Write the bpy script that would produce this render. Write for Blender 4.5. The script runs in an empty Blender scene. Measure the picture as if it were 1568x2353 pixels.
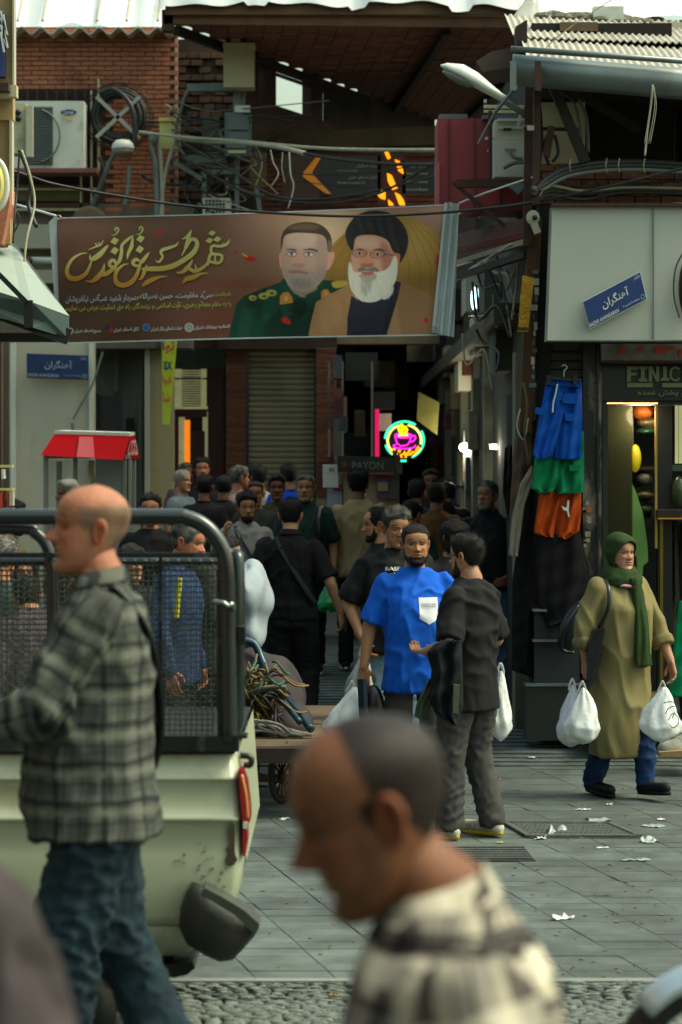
import bpy, math, random, unicodedata
import numpy as np
from mathutils import Vector, Matrix, Euler

random.seed(7); rng = np.random.default_rng(7)
SC = bpy.context.scene
COL = SC.collection
# ------------------------------------------------------------------ camera
CAMZ = 2.15
cd = bpy.data.cameras.new('camera'); cam = bpy.data.objects.new('camera', cd); COL.objects.link(cam)
cam.location = (0, 0, CAMZ); cam.rotation_euler = (math.radians(90), 0, 0)
cd.sensor_fit = 'VERTICAL'; cd.sensor_height = 36; cd.lens = 85
cd.shift_y = -(0.5 - 1061.7/2352.8); cd.clip_start = .1; cd.clip_end = 500
cd.dof.use_dof = True; cd.dof.focus_distance = 14.8; cd.dof.aperture_fstop = 3.5
SC.camera = cam
# ------------------------------------------------------------------ light
SUN_EL, SUN_AZ = 55, 92      # azimuth clockwise from +Y : the light comes from the right
W = bpy.data.worlds.new('World'); SC.world = W; W.use_nodes = True
wn = W.node_tree; bg = wn.nodes['Background']
sky = wn.nodes.new('ShaderNodeTexSky'); sky.sky_type = 'NISHITA'; sky.sun_disc = False
sky.sun_elevation = math.radians(SUN_EL); sky.sun_rotation = math.radians(SUN_AZ)
sky.air_density = 1.6; sky.dust_density = 6.0; sky.ozone_density = .6
hs = wn.nodes.new('ShaderNodeMix'); hs.data_type = 'RGBA'; hs.blend_type = 'MULTIPLY'; hs.inputs[0].default_value = 1
wn.links.new(sky.outputs[0], hs.inputs[6]); hs.inputs[7].default_value = (.94, 1.03, .86, 1)
wn.links.new(hs.outputs[2], bg.inputs[0]); bg.inputs[1].default_value = .15
sl = bpy.data.lights.new('sun', 'SUN'); sl.energy = 1.35; sl.angle = math.radians(24); sl.color = (1.0, .96, .88)
so = bpy.data.objects.new('sun', sl); COL.objects.link(so)
az, el = math.radians(SUN_AZ), math.radians(SUN_EL)
sd = Vector((math.sin(az)*math.cos(el), math.cos(az)*math.cos(el), math.sin(el)))
so.rotation_euler = sd.to_track_quat('Z', 'Y').to_euler(); so.location = sd*40
vs = SC.view_settings
SC.display_settings.display_device = 'sRGB'; vs.view_transform = 'Standard'; vs.look = 'None'
vs.gamma = 1; vs.use_curve_mapping = False; vs.exposure = 0.85
SC.cycles.max_bounces = 6; SC.cycles.diffuse_bounces = 3; SC.cycles.use_denoising = True

# ------------------------------------------------------------------ helpers
FP = 5555.2; CX = 784.0; HY = 1061.7
def P(u, v, D): return Vector(((u-CX)*D/FP, D, CAMZ-(v-HY)*D/FP))
def PO(u, v, D): return P(u/1.22449, v/1.22449, D)      # for points measured on the full-size photograph
def XU(u, D): return (u-CX)*D/FP
def ZV(v, D): return CAMZ-(v-HY)*D/FP
def ground(y):
    if y < 17: return 0.
    if y < 22: return .06*(y-17)
    return .3+.02*(y-22)
def lin(c):
    c = c/255. if c > 1 else c
    return c/12.92 if c <= .04045 else ((c+.055)/1.055)**2.4
def H(h):
    h = h.lstrip('#'); return tuple(lin(int(h[i:i+2], 16)/255.) for i in (0, 2, 4))
def sstep(a, b, x):
    t = np.clip((x-a)/(b-a), 0, 1); return t*t*(3-2*t)
ORG = {}
def org(o): return ORG.get(o.name, Vector((0, 0, 0)))
def tag(o, label=None, cat=None, group=None, kind=None):
    if label: o['label'] = label
    if cat: o['category'] = cat
    if group: o['group'] = group
    if kind: o['kind'] = kind
    return o
def thing(name, label, cat, loc=(0, 0, 0), group=None):
    o = bpy.data.objects.new(name, None); COL.objects.link(o); o.location = loc; o.empty_display_size = .1
    ORG[o.name] = Vector(loc); return tag(o, label, cat, group)
TMP = bpy.data.scenes.new('tmp')
def evalmesh(o):
    TMP.collection.objects.link(o)
    TMP.view_layers[0].update(); dg = TMP.view_layers[0].depsgraph
    m = bpy.data.meshes.new_from_object(o.evaluated_get(dg))
    d = o.data; bpy.data.objects.remove(o)
    return m

def addmesh(name, me, mat=None, parent=None, smooth=True, loc=None):
    """me has world coordinates; shift to the parent's origin"""
    off = org(parent) if parent else (Vector(loc) if loc is not None else Vector((0, 0, 0)))
    if off.length: me.transform(Matrix.Translation(-off))
    o = bpy.data.objects.new(name, me); COL.objects.link(o)
    me.name = name
    if mat and not me.materials: me.materials.append(mat)
    if smooth is not None and len(me.polygons): me.polygons.foreach_set('use_smooth', [smooth]*len(me.polygons))
    if parent: o.parent = parent
    elif loc is not None: o.location = off
    ORG[o.name] = off
    return o

class MB:
    def __init__(s): s.v = []; s.f = []; s.mi = []; s.m = 0; s.c = None
    def add(s, vs, fs):
        n = len(s.v); s.v.extend([tuple(p) for p in vs]); s.f.extend([tuple(i+n for i in f) for f in fs]); s.mi.extend([s.m]*len(fs)); return s
    def box(s, a, b, rz=0, c=None, M=None):
        x0, y0, z0 = a; x1, y1, z1 = b
        vs = [Vector(p) for p in ((x0,y0,z0),(x1,y0,z0),(x1,y1,z0),(x0,y1,z0),(x0,y0,z1),(x1,y0,z1),(x1,y1,z1),(x0,y1,z1))]
        if M is not None: vs = [M @ p for p in vs]
        return s.add(vs, [(3,2,1,0),(4,5,6,7),(0,1,5,4),(1,2,6,5),(2,3,7,6),(3,0,4,7)])
    def fb(s, u0, v0, u1, v1, D, t=.1):
        a = P(u0, v1, D); b = P(u1, v0, D)
        return s.box((a.x, D, a.z), (b.x, D+t, b.z))
    def prism(s, pts, d):      # outline of points, pushed by vector d
        n = len(pts); d = Vector(d); pts = [Vector(p) for p in pts]
        vs = pts+[p+d for p in pts]
        return s.add(vs, [tuple(range(n))[::-1], tuple(range(n, 2*n))]+[(i, (i+1) % n, n+(i+1) % n, n+i) for i in range(n)])
    def bar(s, a, b, w, h=None):   # rectangular bar a->b
        a = Vector(a); b = Vector(b); h = h or w; d = (b-a).normalized()
        x = d.cross(Vector((0, 0, 1)))
        if x.length < .01: x = Vector((1, 0, 0))
        x.normalize(); y = x.cross(d).normalized()
        q = [x*w/2+y*h/2, -x*w/2+y*h/2, -x*w/2-y*h/2, x*w/2-y*h/2]
        return s.add([a+p for p in q]+[b+p for p in q], [(0,1,2,3),(7,6,5,4),(0,4,5,1),(1,5,6,2),(2,6,7,3),(3,7,4,0)])
    def tube(s, pts, r, n=8, cap=True, flat=1.0, closed=False):
        pts = [Vector(p) for p in pts]; N = len(pts)
        rs = r if hasattr(r, '__len__') else [r]*N
        up = Vector((0, 0, 1)); prev = None; vs = []
        for i, p in enumerate(pts):
            if closed: t = pts[(i+1) % N]-pts[i-1]
            else: t = (pts[min(i+1, N-1)]-pts[max(i-1, 0)])
            if t.length < 1e-9: t = Vector((0, 0, 1))
            t.normalize()
            if prev is None:
                x = t.cross(up)
                if x.length < .05: x = t.cross(Vector((0, 1, 0)))
            else: x = prev-t*prev.dot(t)
            x.normalize(); prev = x; y = t.cross(x)
            for k in range(n):
                a = 2*math.pi*k/n; vs.append(p+(x*math.cos(a)+y*math.sin(a)*flat)*rs[i])
        fs = []
        for i in range(N if closed else N-1):
            j = (i+1) % N
            for k in range(n):
                fs.append((i*n+k, i*n+(k+1) % n, j*n+(k+1) % n, j*n+k))
        if cap and not closed: fs += [tuple(range(n))[::-1], tuple(range((N-1)*n, N*n))]
        return s.add(vs, fs)
    def caps(s, a, b, ra, rb, n=12):  # tapered capsule
        a = Vector(a); b = Vector(b); d = b-a; L = max(d.length, 1e-5); d = d/L; pts = []; rs = []
        for q in (-1, -.8, -.45, 0): pts.append(a+d*q*ra); rs.append(ra*math.sqrt(max(1-q*q, .0004)))
        for q in (0, .45, .8, 1): pts.append(b+d*q*rb); rs.append(rb*math.sqrt(max(1-q*q, .0004)))
        return s.tube(pts, rs, n)
    def ell(s, c, r, M=None, n=14, m=9):
        c = Vector(c); vs = []; 
        for j in range(m+1):
            t = math.pi*j/m
            for i in range(n):
                a = 2*math.pi*i/n; st = max(math.sin(t), .02)
                p = Vector((r[0]*st*math.cos(a), r[1]*st*math.sin(a), r[2]*math.cos(t)))
                vs.append(c+(M @ p if M is not None else p))
        fs = [(j*n+i, (j+1)*n+i, (j+1)*n+(i+1) % n, j*n+(i+1) % n) for j in range(m) for i in range(n)]
        fs += [tuple(range(n)), tuple(range(m*n, (m+1)*n))[::-1]]
        return s.add(vs, fs)
    def loft(s, rings, cap=True):
        n = len(rings[0]); vs = [p for r in rings for p in r]
        fs = [(j*n+i, j*n+(i+1) % n, (j+1)*n+(i+1) % n, (j+1)*n+i) for j in range(len(rings)-1) for i in range(n)]
        if cap: fs += [tuple(range(n))[::-1], tuple(range((len(rings)-1)*n, len(rings)*n))]
        return s.add(vs, fs)
    def quad(s, a, b, c, d): return s.add([a, b, c, d], [(0, 1, 2, 3)])
    def grid(s, fn, nu, nv):
        vs = [fn(i/nu, j/nv) for j in range(nv+1) for i in range(nu+1)]
        return s.add(vs, [(j*(nu+1)+i, j*(nu+1)+i+1, (j+1)*(nu+1)+i+1, (j+1)*(nu+1)+i) for j in range(nv) for i in range(nu)])
    def mesh(s, name='m'):
        me = bpy.data.meshes.new(name); me.from_pydata(s.v, [], s.f); me.update(); return me
    def build(s, name, mats, parent=None, smooth=False, label=None, kind=None, loc=None):
        me = s.mesh(name)
        if not isinstance(mats, (list, tuple)): mats = [mats]
        for m in mats: me.materials.append(m)
        if len(mats) > 1: me.polygons.foreach_set('material_index', s.mi)
        o = addmesh(name, me, None, parent, smooth, loc)
        return tag(o, label, kind=kind)

def inst(name, me, parent, loc, rot=None, scale=None):
    o = bpy.data.objects.new(name, me); COL.objects.link(o)
    if parent: o.parent = parent; loc = Vector(loc)-org(parent)
    o.location = loc
    if rot: o.rotation_euler = rot
    if scale: o.scale = scale
    return o

def wrinkle(nt, bn, wr, tc):
    N = nt.nodes; L = nt.links; mp = N.new('ShaderNodeMapping'); mp.inputs['Scale'].default_value = (1, 1, .45); mp.inputs['Rotation'].default_value = (.3, .5, 0); L.new(tc.outputs['Object'], mp.inputs[0])
    n = N.new('ShaderNodeTexNoise'); n.noise_type = 'RIDGED_MULTIFRACTAL'; n.inputs['Scale'].default_value = 6.5; n.inputs['Detail'].default_value = 2.5; n.inputs['Distortion'].default_value = .9; L.new(mp.outputs[0], n.inputs['Vector'])
    b2 = N.new('ShaderNodeBump'); b2.inputs['Strength'].default_value = wr; b2.inputs['Distance'].default_value = .024; L.new(n.outputs['Fac'], b2.inputs['Height']); L.new(b2.outputs[0], bn.inputs['Normal'])
# materials -----------------------------------------------------------------
MC = {}
def mat(key, col, rough=.7, metal=0, nscale=6, namt=.25, bump=0, bscale=None, spec=.5, col2=None, dirt=0, dcol=(.03,.025,.02), emit=None, estr=0,
        alpha=1, trans=0, rand=0, attr=None, streak=False, coat=0, sss=0, dscale=1.7, wr=0):
    if key in MC: return MC[key]
    m = bpy.data.materials.new(key); MC[key] = m; m.use_nodes = True
    nt = m.node_tree; N = nt.nodes; L = nt.links; b = N['Principled BSDF']
    if isinstance(col, str): col = H(col)
    if isinstance(col2, str): col2 = H(col2)
    if isinstance(dcol, str): dcol = H(dcol)
    b.inputs['Roughness'].default_value = rough; b.inputs['Metallic'].default_value = metal
    b.inputs['Specular IOR Level'].default_value = spec
    tc = N.new('ShaderNodeTexCoord'); geo_ = N.new('ShaderNodeNewGeometry') if rand else None
    def mixc(a, bb, fac, mode='MIX'):
        n = N.new('ShaderNodeMix'); n.data_type = 'RGBA'; n.blend_type = mode
        for s, idx in ((fac, 0), (a, 6), (bb, 7)):
            if hasattr(s, 'links'): L.new(s, n.inputs[idx])
            elif idx == 0: n.inputs[0].default_value = s
            else: n.inputs[idx].default_value = (*s[:3], 1)
        return n.outputs[2]
    def noise(sc, det=4, src=None, mapping=None):
        n = N.new('ShaderNodeTexNoise'); n.inputs['Scale'].default_value = sc; n.inputs['Detail'].default_value = det
        n.inputs['Roughness'].default_value = .62
        s = src or (geo_.outputs['Position'] if rand else tc.outputs['Object'])
        if mapping:
            mp = N.new('ShaderNodeMapping'); mp.inputs['Scale'].default_value = mapping; L.new(s, mp.inputs[0]); s = mp.outputs[0]
        L.new(s, n.inputs['Vector']); return n.outputs['Fac']
    def ramp(f, a, bb):
        n = N.new('ShaderNodeMapRange'); n.inputs[1].default_value = a; n.inputs[2].default_value = bb; L.new(f, n.inputs[0]); return n.outputs[0]
    base = col
    if attr:
        an = N.new('ShaderNodeAttribute'); an.attribute_name = attr; base = an.outputs['Color']
    if rand:
        oi = N.new('ShaderNodeObjectInfo'); base = mixc(col, col2 or tuple(c*.45 for c in col), oi.outputs['Random'])
        n0 = noise(nscale); base = mixc(base, tuple(min(c*1.3, 1) for c in col), ramp(n0, .35, .9))
    if namt:
        f = ramp(noise(nscale, 5, mapping=(1, 1, .22) if streak else None), .3, .72)
        k = 1-namt
        dk = mixc(base, (k, k, k*.97), 1.0, 'MULTIPLY')
        if col2 is not None and not rand: dk = col2
        base = mixc(dk, base, f)
    if dirt:
        f = ramp(noise(dscale, 7, mapping=(1, 1, .3) if streak else None), .62-.25*dirt, .80-.12*dirt)
        base = mixc(base, dcol, f)
    if hasattr(base, 'links'): L.new(base, b.inputs['Base Color'])
    else: b.inputs['Base Color'].default_value = (*base, 1)
    if bump:
        bn = N.new('ShaderNodeBump'); bn.inputs['Strength'].default_value = min(bump, 1); bn.inputs['Distance'].default_value = .01*max(bump, 1)
        L.new(noise(bscale or nscale*4, 6), bn.inputs['Height']); L.new(bn.outputs[0], b.inputs['Normal'])
        if wr: wrinkle(nt, bn, wr, tc)
    if rough < .95:
        rr = N.new('ShaderNodeMapRange'); rr.inputs[3].default_value = max(rough-.12, .02); rr.inputs[4].default_value = min(rough+.15, 1)
        L.new(noise(nscale*1.7), rr.inputs[0]); L.new(rr.outputs[0], b.inputs['Roughness'])
    if emit:
        if isinstance(emit, str): emit = H(emit)
        b.inputs['Emission Color'].default_value = (*emit, 1); b.inputs['Emission Strength'].default_value = estr
    if alpha < 1: b.inputs['Alpha'].default_value = alpha
    if trans: b.inputs['Transmission Weight'].default_value = trans
    if coat: b.inputs['Coat Weight'].default_value = coat; b.inputs['Coat Roughness'].default_value = .1
    if sss: b.inputs['Subsurface Weight'].default_value = sss; b.inputs['Subsurface Scale'].default_value = .012; b.inputs['Subsurface Radius'].default_value = (1, .35, .2)
    return m

# numpy wave noise used for folds -------------------------------------------------
def wavenoise(p, k, seed, n=7, squash=(1, 1, 1)):
    r = np.random.default_rng(seed); out = np.zeros(len(p)); q = p*np.array(squash)
    for i in range(n):
        d = r.normal(size=3); d /= np.linalg.norm(d); f = k*r.uniform(.6, 1.7)
        q2 = q + .25/k*np.sin(q[:, [1, 2, 0]]*k*1.3+r.uniform(0, 6, 3))
        out += np.sin(q2@d*f+r.uniform(0, 6.28))
    return out/math.sqrt(n)
def getco(me):
    a = np.empty(len(me.vertices)*3); me.vertices.foreach_get('co', a); return a.reshape(-1, 3)
def setco(me, a): me.vertices.foreach_set('co', a.ravel()); me.update()
def getno(me):
    a = np.empty(len(me.vertices)*3); me.vertex_normals.foreach_get('vector', a); return a.reshape(-1, 3)
def remesh(mb, vox, smooth=4):
    o = bpy.data.objects.new('t', mb.mesh()); md = o.modifiers.new('r', 'REMESH'); md.mode = 'VOXEL'; md.voxel_size = vox
    if smooth: s = o.modifiers.new('s', 'SMOOTH'); s.factor = .5; s.iterations = smooth
    return evalmesh(o)
def colattr(me, arr, name='Col'):
    a = me.color_attributes.new(name, 'FLOAT_COLOR', 'POINT')
    arr = np.concatenate([arr, np.ones((len(arr), 1))], 1) if arr.shape[1] == 3 else arr
    a.data.foreach_set('color', arr.ravel().astype(np.float32))

# ------------------------------------------------------------------ lettering
_forms = {}
for _r in (range(0xFB50, 0xFDFF), range(0xFE70, 0xFEFF)):
    for _c in _r:
        _d = unicodedata.decomposition(chr(_c)).split()
        if len(_d) == 2 and _d[0] in ('<isolated>', '<initial>', '<medial>', '<final>'):
            _forms.setdefault(chr(int(_d[1], 16)), {})[_d[0][1:4]] = chr(_c)
def fa(s):
    """join Persian letters into their presentation forms, laid out for left-to-right drawing"""
    s = s.replace('ی', 'ی').replace('لا', '\ufefb').replace('الله', 'ا\ufdf2') if False else s.replace('لا', '\ufefb')
    out = []
    def joins_next(c): return c in _forms and 'ini' in _forms[c]
    def joins_prev(c): return (c in _forms and 'fin' in _forms[c]) or c == '\ufefb'
    base = [c for c in s]
    for i, c in enumerate(base):
        p = base[i-1] if i else ''; n = base[i+1] if i+1 < len(base) else ''
        jp = joins_next(p) and joins_prev(c); jn = joins_next(c) and joins_prev(n)
        if c == '\ufefb': out.append('\ufefc' if jp else c); continue
        if c in _forms:
            f = _forms[c]; out.append(f.get('med' if jp and jn else 'fin' if jp else 'ini' if jn else 'iso', c))
        else: out.append(c)
    # reverse, but keep runs of digits
    return ''.join(reversed(out))
def textmesh(body, bold=0.0, shear=0):
    """returns numpy verts (x right 0..w, y up, centred box) and faces"""
    c = bpy.data.curves.new('t', 'FONT'); c.body = body; c.offset = bold; c.size = 1; c.shear = shear; c.resolution_u = 3
    o = bpy.data.objects.new('t', c); me = evalmesh(o)
    co = getco(me)[:, :2].copy(); fs = [tuple(p.vertices) for p in me.polygons]
    bpy.data.meshes.remove(me)
    mn = co.min(0); mx = co.max(0)
    return (co-mn)/(mx-mn), fs, (mx-mn)[0]/(mx-mn)[1]
def lettering(body, mapfn, mat_, parent, bold=0, shear=0, name='lettering', mb=None):
    """mapfn(s,t) -> world point, s 0..1 left-right, t 0..1 bottom-top"""
    co, fs, ar = textmesh(body, bold, shear); b = mb or MB()
    b.add([mapfn(x, y) for x, y in co], fs)
    if mb is None: return b.build(name, mat_, parent)
# ================================================================== materials
M_pave = mat('paving', '#58645f', .72, nscale=4, namt=.45, bump=.4, bscale=60, rand=1, col2='#4b5652', dirt=.8, dcol='#2b3030', dscale=.8)
M_grout = mat('grout', '#454b46', .95, nscale=9, namt=.4)
M_asph = mat('asphalt', '#50524c', .9, nscale=5, namt=.4, bump=.6, bscale=120, dirt=.4)
M_cobble = mat('cobble', '#6f7a73', .8, nscale=20, namt=.45, bump=1, bscale=60, rand=1, col2='#565f58')
M_kerb = mat('kerbstone', '#7a807a', .8, nscale=6, namt=.3, bump=.3)
M_iron = mat('cast_iron', '#5a615d', .55, metal=.3, nscale=20, namt=.4, bump=.8, bscale=90)
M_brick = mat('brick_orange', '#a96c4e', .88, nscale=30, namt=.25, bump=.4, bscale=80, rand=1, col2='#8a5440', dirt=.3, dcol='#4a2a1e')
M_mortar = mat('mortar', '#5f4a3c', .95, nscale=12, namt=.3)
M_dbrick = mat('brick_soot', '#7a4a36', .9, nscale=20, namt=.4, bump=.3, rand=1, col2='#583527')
M_dmort = mat('mortar_soot', '#8a7c62', .95, namt=.3)
M_bbrick = mat('brick_black', '#1d1e1c', .55, nscale=20, namt=.3, bump=.6, bscale=50, rand=1, col2='#131412', dirt=.15, dcol='#8a7f70', dscale=9)
M_stucco = mat('stucco_grey', '#77695a', .95, nscale=2.5, namt=.4, bump=.5, bscale=40, dirt=.4, dcol='#463c30', streak=True)
M_cream = mat('plaster_cream', '#b0ad98', .85, nscale=1.6, namt=.16, bump=.2, bscale=30, dirt=.3, dcol='#7f7357', streak=True)
M_ochre = mat('plaster_ochre', '#a99a73', .85, nscale=2.2, namt=.3, bump=.2, dirt=.45, dcol='#6a5430', streak=True)
M_greywall = mat('wall_grey', '#5c5d53', .9, nscale=2, namt=.35, bump=.3, dirt=.5, dcol='#2a2821', streak=True)
M_panel = mat('panel_white', '#a6aca0', .45, nscale=1.3, namt=.12, dirt=.22, dcol='#8b7257', streak=True, dscale=1.1)
M_white = mat('white_enamel', '#c5cabd', .4, nscale=4, namt=.12, dirt=.2, dcol='#6a6150')
M_cream2 = mat('cream_enamel', '#b9b48f', .45, nscale=4, namt=.15, dirt=.3, dcol='#6a5a3a')
M_yel = mat('cream_yellow', '#c9c06f', .45, nscale=4, namt=.15, dirt=.2, dcol='#6a5a3a')
M_dark = mat('dark_void', '#0d0d0b', .9, namt=.2)
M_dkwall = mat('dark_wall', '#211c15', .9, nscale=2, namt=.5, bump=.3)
M_wood = mat('old_wood', '#6b5a42', .85, nscale=3, namt=.5, bump=.5, dirt=.3)
M_dwood = mat('dark_wood', '#2c2118', .8, nscale=3, namt=.5, bump=.5)
M_cable = mat('black_cable', '#1d2120', .55, nscale=9, namt=.3)
M_cableg = mat('grey_cable', '#5f6a66', .6, nscale=9, namt=.3)
M_pipe = mat('pipe_grey', '#6f7b78', .45, metal=.2, nscale=5, namt=.3, dirt=.3, dcol='#4a3626')
M_cablel = mat('pale_cable', '#a7a58f', .6, nscale=9, namt=.3)
M_rust = mat('rusty_steel', '#43291d', .8, nscale=8, namt=.5, bump=.4)
M_galv = mat('galvanised', '#76827f', .42, metal=.55, nscale=2.5, namt=.3, dirt=.25, dcol='#51412c', streak=True)
M_meter = mat('meter_grey', '#55646a', .5, nscale=5, namt=.2, dirt=.2)
M_red = mat('red_sheet', '#8e2b30', .5, nscale=2, namt=.18, dirt=.15, dcol='#4a1e1c', streak=True)
M_redgloss = mat('red_acrylic', '#8a0005', .45, nscale=2, namt=.05, spec=.04)
M_alu = mat('aluminium', '#9fa39a', .4, metal=.6, nscale=6, namt=.15)
M_corr = mat('fibre_cement', '#b5b0a0', .9, nscale=5, namt=.3, bump=.3, dirt=.3, dcol='#6a5a44')
M_tarp = mat('white_membrane', '#dfe4e2', .5, nscale=1.2, namt=.06, dirt=.1, dcol='#b5b5aa')
M_maroon = mat('maroon_paint', '#4a1512', .5, nscale=4, namt=.3)
M_shutter = mat('shutter_steel', '#8d866a', .5, metal=.2, nscale=2, namt=.25, dirt=.3, dcol='#3d3728')
M_glassd = mat('dark_glass', '#0c100d', .08, namt=0, spec=.6)
M_blue = mat('sign_blue', '#1c3266', .4, nscale=6, namt=.15, dirt=.1, dcol='#3a4a66')
M_wtxt = mat('white_print', '#c8cfc8', .6, namt=0)
M_black = mat('black_paint', '#0f1110', .35, nscale=6, namt=.2)
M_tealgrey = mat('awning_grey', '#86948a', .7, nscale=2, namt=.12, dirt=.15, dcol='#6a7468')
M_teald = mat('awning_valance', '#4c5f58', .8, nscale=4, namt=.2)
M_rope = mat('rope_grey', '#8d8e84', .9, nscale=60, namt=.5, bump=1, bscale=200)
M_steelb = mat('blue_steel', '#2f4a58', .35, metal=.5, nscale=6, namt=.3, dirt=.3)
M_yelr = mat('yellow_strap', '#7d652a', .7, nscale=9, namt=.35)
M_yelsign = mat('yellow_sign', '#b4b41a', .6, namt=.08, nscale=4)
M_magenta = mat('crimson_print', '#a01c30', .6, namt=0)
M_orng = mat('orange_print', '#b0621a', .6, namt=0)

# ================================================================== ground
b = MB(); ys = [-3, 6, 9.2, 12, 17, 22, 30, 60]
b2 = []
for (x0, x1) in ((-60, 60),):
    b.grid(lambda s, t: Vector((x0+(x1-x0)*s, ys[int(round(t*7))], ground(ys[int(round(t*7))])-.03)), 6, 7)
g = b.build('ground', M_grout); tag(g, kind='structure')
b = MB(); b.box((-30, -4, -.05), (30, 7.6, .30)); b.box((-30, 7.6, -.05), (30, 7.9, .12))
tag(b.build('near_pavement', M_pave), kind='structure')
b = MB(); b.box((-30, 10.0, -.03), (30, 10.06, .004)); tag(b.build('kerb', M_kerb), kind='structure')
# paving slabs: rows parallel to the street, long joints at about 13.5 degrees
sk = math.tan(math.radians(13.5))
slab = MB(); w, l = .335, .156
mesh_slabs = []
for q in range(3):
    s = MB(); g0 = .0016
    c = [Vector((g0, g0, 0)), Vector((w-g0, g0, 0)), Vector((w-g0-sk*(l-g0*2), l-g0, 0)), Vector((g0-sk*(l-g0*2), l-g0, 0))]
    lo = [p-Vector((w/2, l/2, .03)) for p in c]; top = [p-Vector((w/2, l/2, 0))for p in c]
    cen = Vector((0, 0, 0)); 
    cham = [p*.985 + Vector((0, 0, .0)) for p in top]; mid = [p-Vector((0, 0, .003)) for p in top]
    s.loft([lo, mid, cham]); me = s.mesh('paving_slab'); me.materials.append(M_pave); mesh_slabs.append(me)
road = thing('pavement', None, None, (0, 12, 0)); tag(road, kind='structure')
stuff = MB(); cnt = 0
for j in range(0, 92):
    y = 10.06+l*(j+.5)
    if y > 24: break
    hw = .44*y/2.83*.5+1.0
    x0 = -sk*(y-10.06)
    i0 = int((-hw-x0)/w)-1; i1 = int((hw-x0)/w)+2
    z = ground(y)
    for i in range(i0, i1):
        x = x0+w*(i+.5)
        u = CX+x*FP/y; v = HY+(CAMZ-z)*FP/y
        dz = random.uniform(-.002, .002)
        vis = (-40 < u < 1610)
        hid = (u < 430 and v > 1500) or (650 < u < 1000 and v > 1700 and False)
        if vis and not hid and v < 2400 and cnt < 300:
            cnt += 1
            inst('paving_slab', mesh_slabs[cnt % 3], road, (x, y, z+dz), (random.uniform(-.004, .004), random.uniform(-.004, .004), 0))
        elif vis or abs(x) < 5:
            me = mesh_slabs[0]; g0 = .0018
            c = [(-w/2+g0, -l/2+g0), (w/2-g0, -l/2+g0), (w/2-g0-sk*l, l/2-g0), (-w/2+g0-sk*l, l/2-g0)]
            tl = [random.uniform(-.0015, .0015) for _ in range(4)]
            stuff.prism([(x+a, y+bb, z+dz-.03) for (a, bb), t in zip(c, tl)], (0, 0, .03))
ps = stuff.build('paving_slab_field', M_pave, road, kind='stuff')
b = MB(); b.box((-30, 24, ground(24)-.02), (-6, 60, ground(24))); 
# cobbles in the foreground
cob = thing('cobble_strip', None, None, (0, 9.3, 0)); tag(cob, kind='structure')
cm = []
for q in range(6):
    s = MB(); n = 8; rr = [random.uniform(.8, 1.1) for _ in range(n)]
    r0 = [Vector((math.cos(2*math.pi*k/n)*rr[k], math.sin(2*math.pi*k/n)*rr[k], -.02)) for k in range(n)]
    r1 = [Vector((p.x*.98, p.y*.98, .0)) for p in r0]; r2 = [Vector((p.x*.72, p.y*.72, random.uniform(.005, .010))) for p in r0]
    s.loft([r0, r1, r2]); me = s.mesh('cobblestone'); me.materials.append(M_cobble); me.polygons.foreach_set('use_smooth', [True]*len(me.polygons)); cm.append(me)
cnt = 0; st = MB(); y = 9.98
while y > 8.95:
    dy = random.uniform(.028, .038); x = -1.9
    while x < 1.9:
        dx = random.uniform(.05, .11)
        u = CX+(x)*FP/y
        X, Y = x+dx/2, y-dy/2+random.uniform(-.006, .006)
        if 200 < u and cnt < 300 and y > 9.25 and not (850 < u < 1250):
            cnt += 1; inst('cobblestone', random.choice(cm), cob, (X, Y, random.uniform(-.006, .0)), (random.uniform(-.12, .12), random.uniform(-.1, .1), random.uniform(-.2, .2)), (dx*.52, dy*.54, 1))
        else:
            me = random.choice(cm); z = random.uniform(-.006, 0)
            st.add([(X+v.co.x*dx*.52, Y+v.co.y*dy*.54, z+v.co.z) for v in me.vertices], [tuple(p.vertices) for p in me.polygons])
        x += dx
    y -= dy
st.build('cobblestone_field', M_cobble, cob, smooth=True, kind='stuff')

# ================================================================== building masses
def wallthing(name, label, cat, u0, v0, u1, v1, D, t, m, partname='wall', group=None):
    a = P(u0, v1, D); b_ = P(u1, v0, D)
    T = thing(name, label, cat, ((a.x+b_.x)/2, D, a.z), group)
    MB().fb(u0, v0, u1, v1, D, t).build(partname, m, T)
    return T
# unseen houses added behind and left to block sky light, open to the right
OH = thing('unseen_house', 'unseen row of houses added across the street to block sky light', 'building', (-12, -9, 0))
MB().box((-45, -14, 0), (5, -9, 6)).build('wall', M_stucco, OH)
OH2 = thing('unseen_house', 'unseen tall house added along the street at the left to block sky light', 'building', (-10, 2, 0))
MB().box((-14, -8, 0), (-5.5, 13, 9)).build('wall', M_stucco, OH2)
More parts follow.
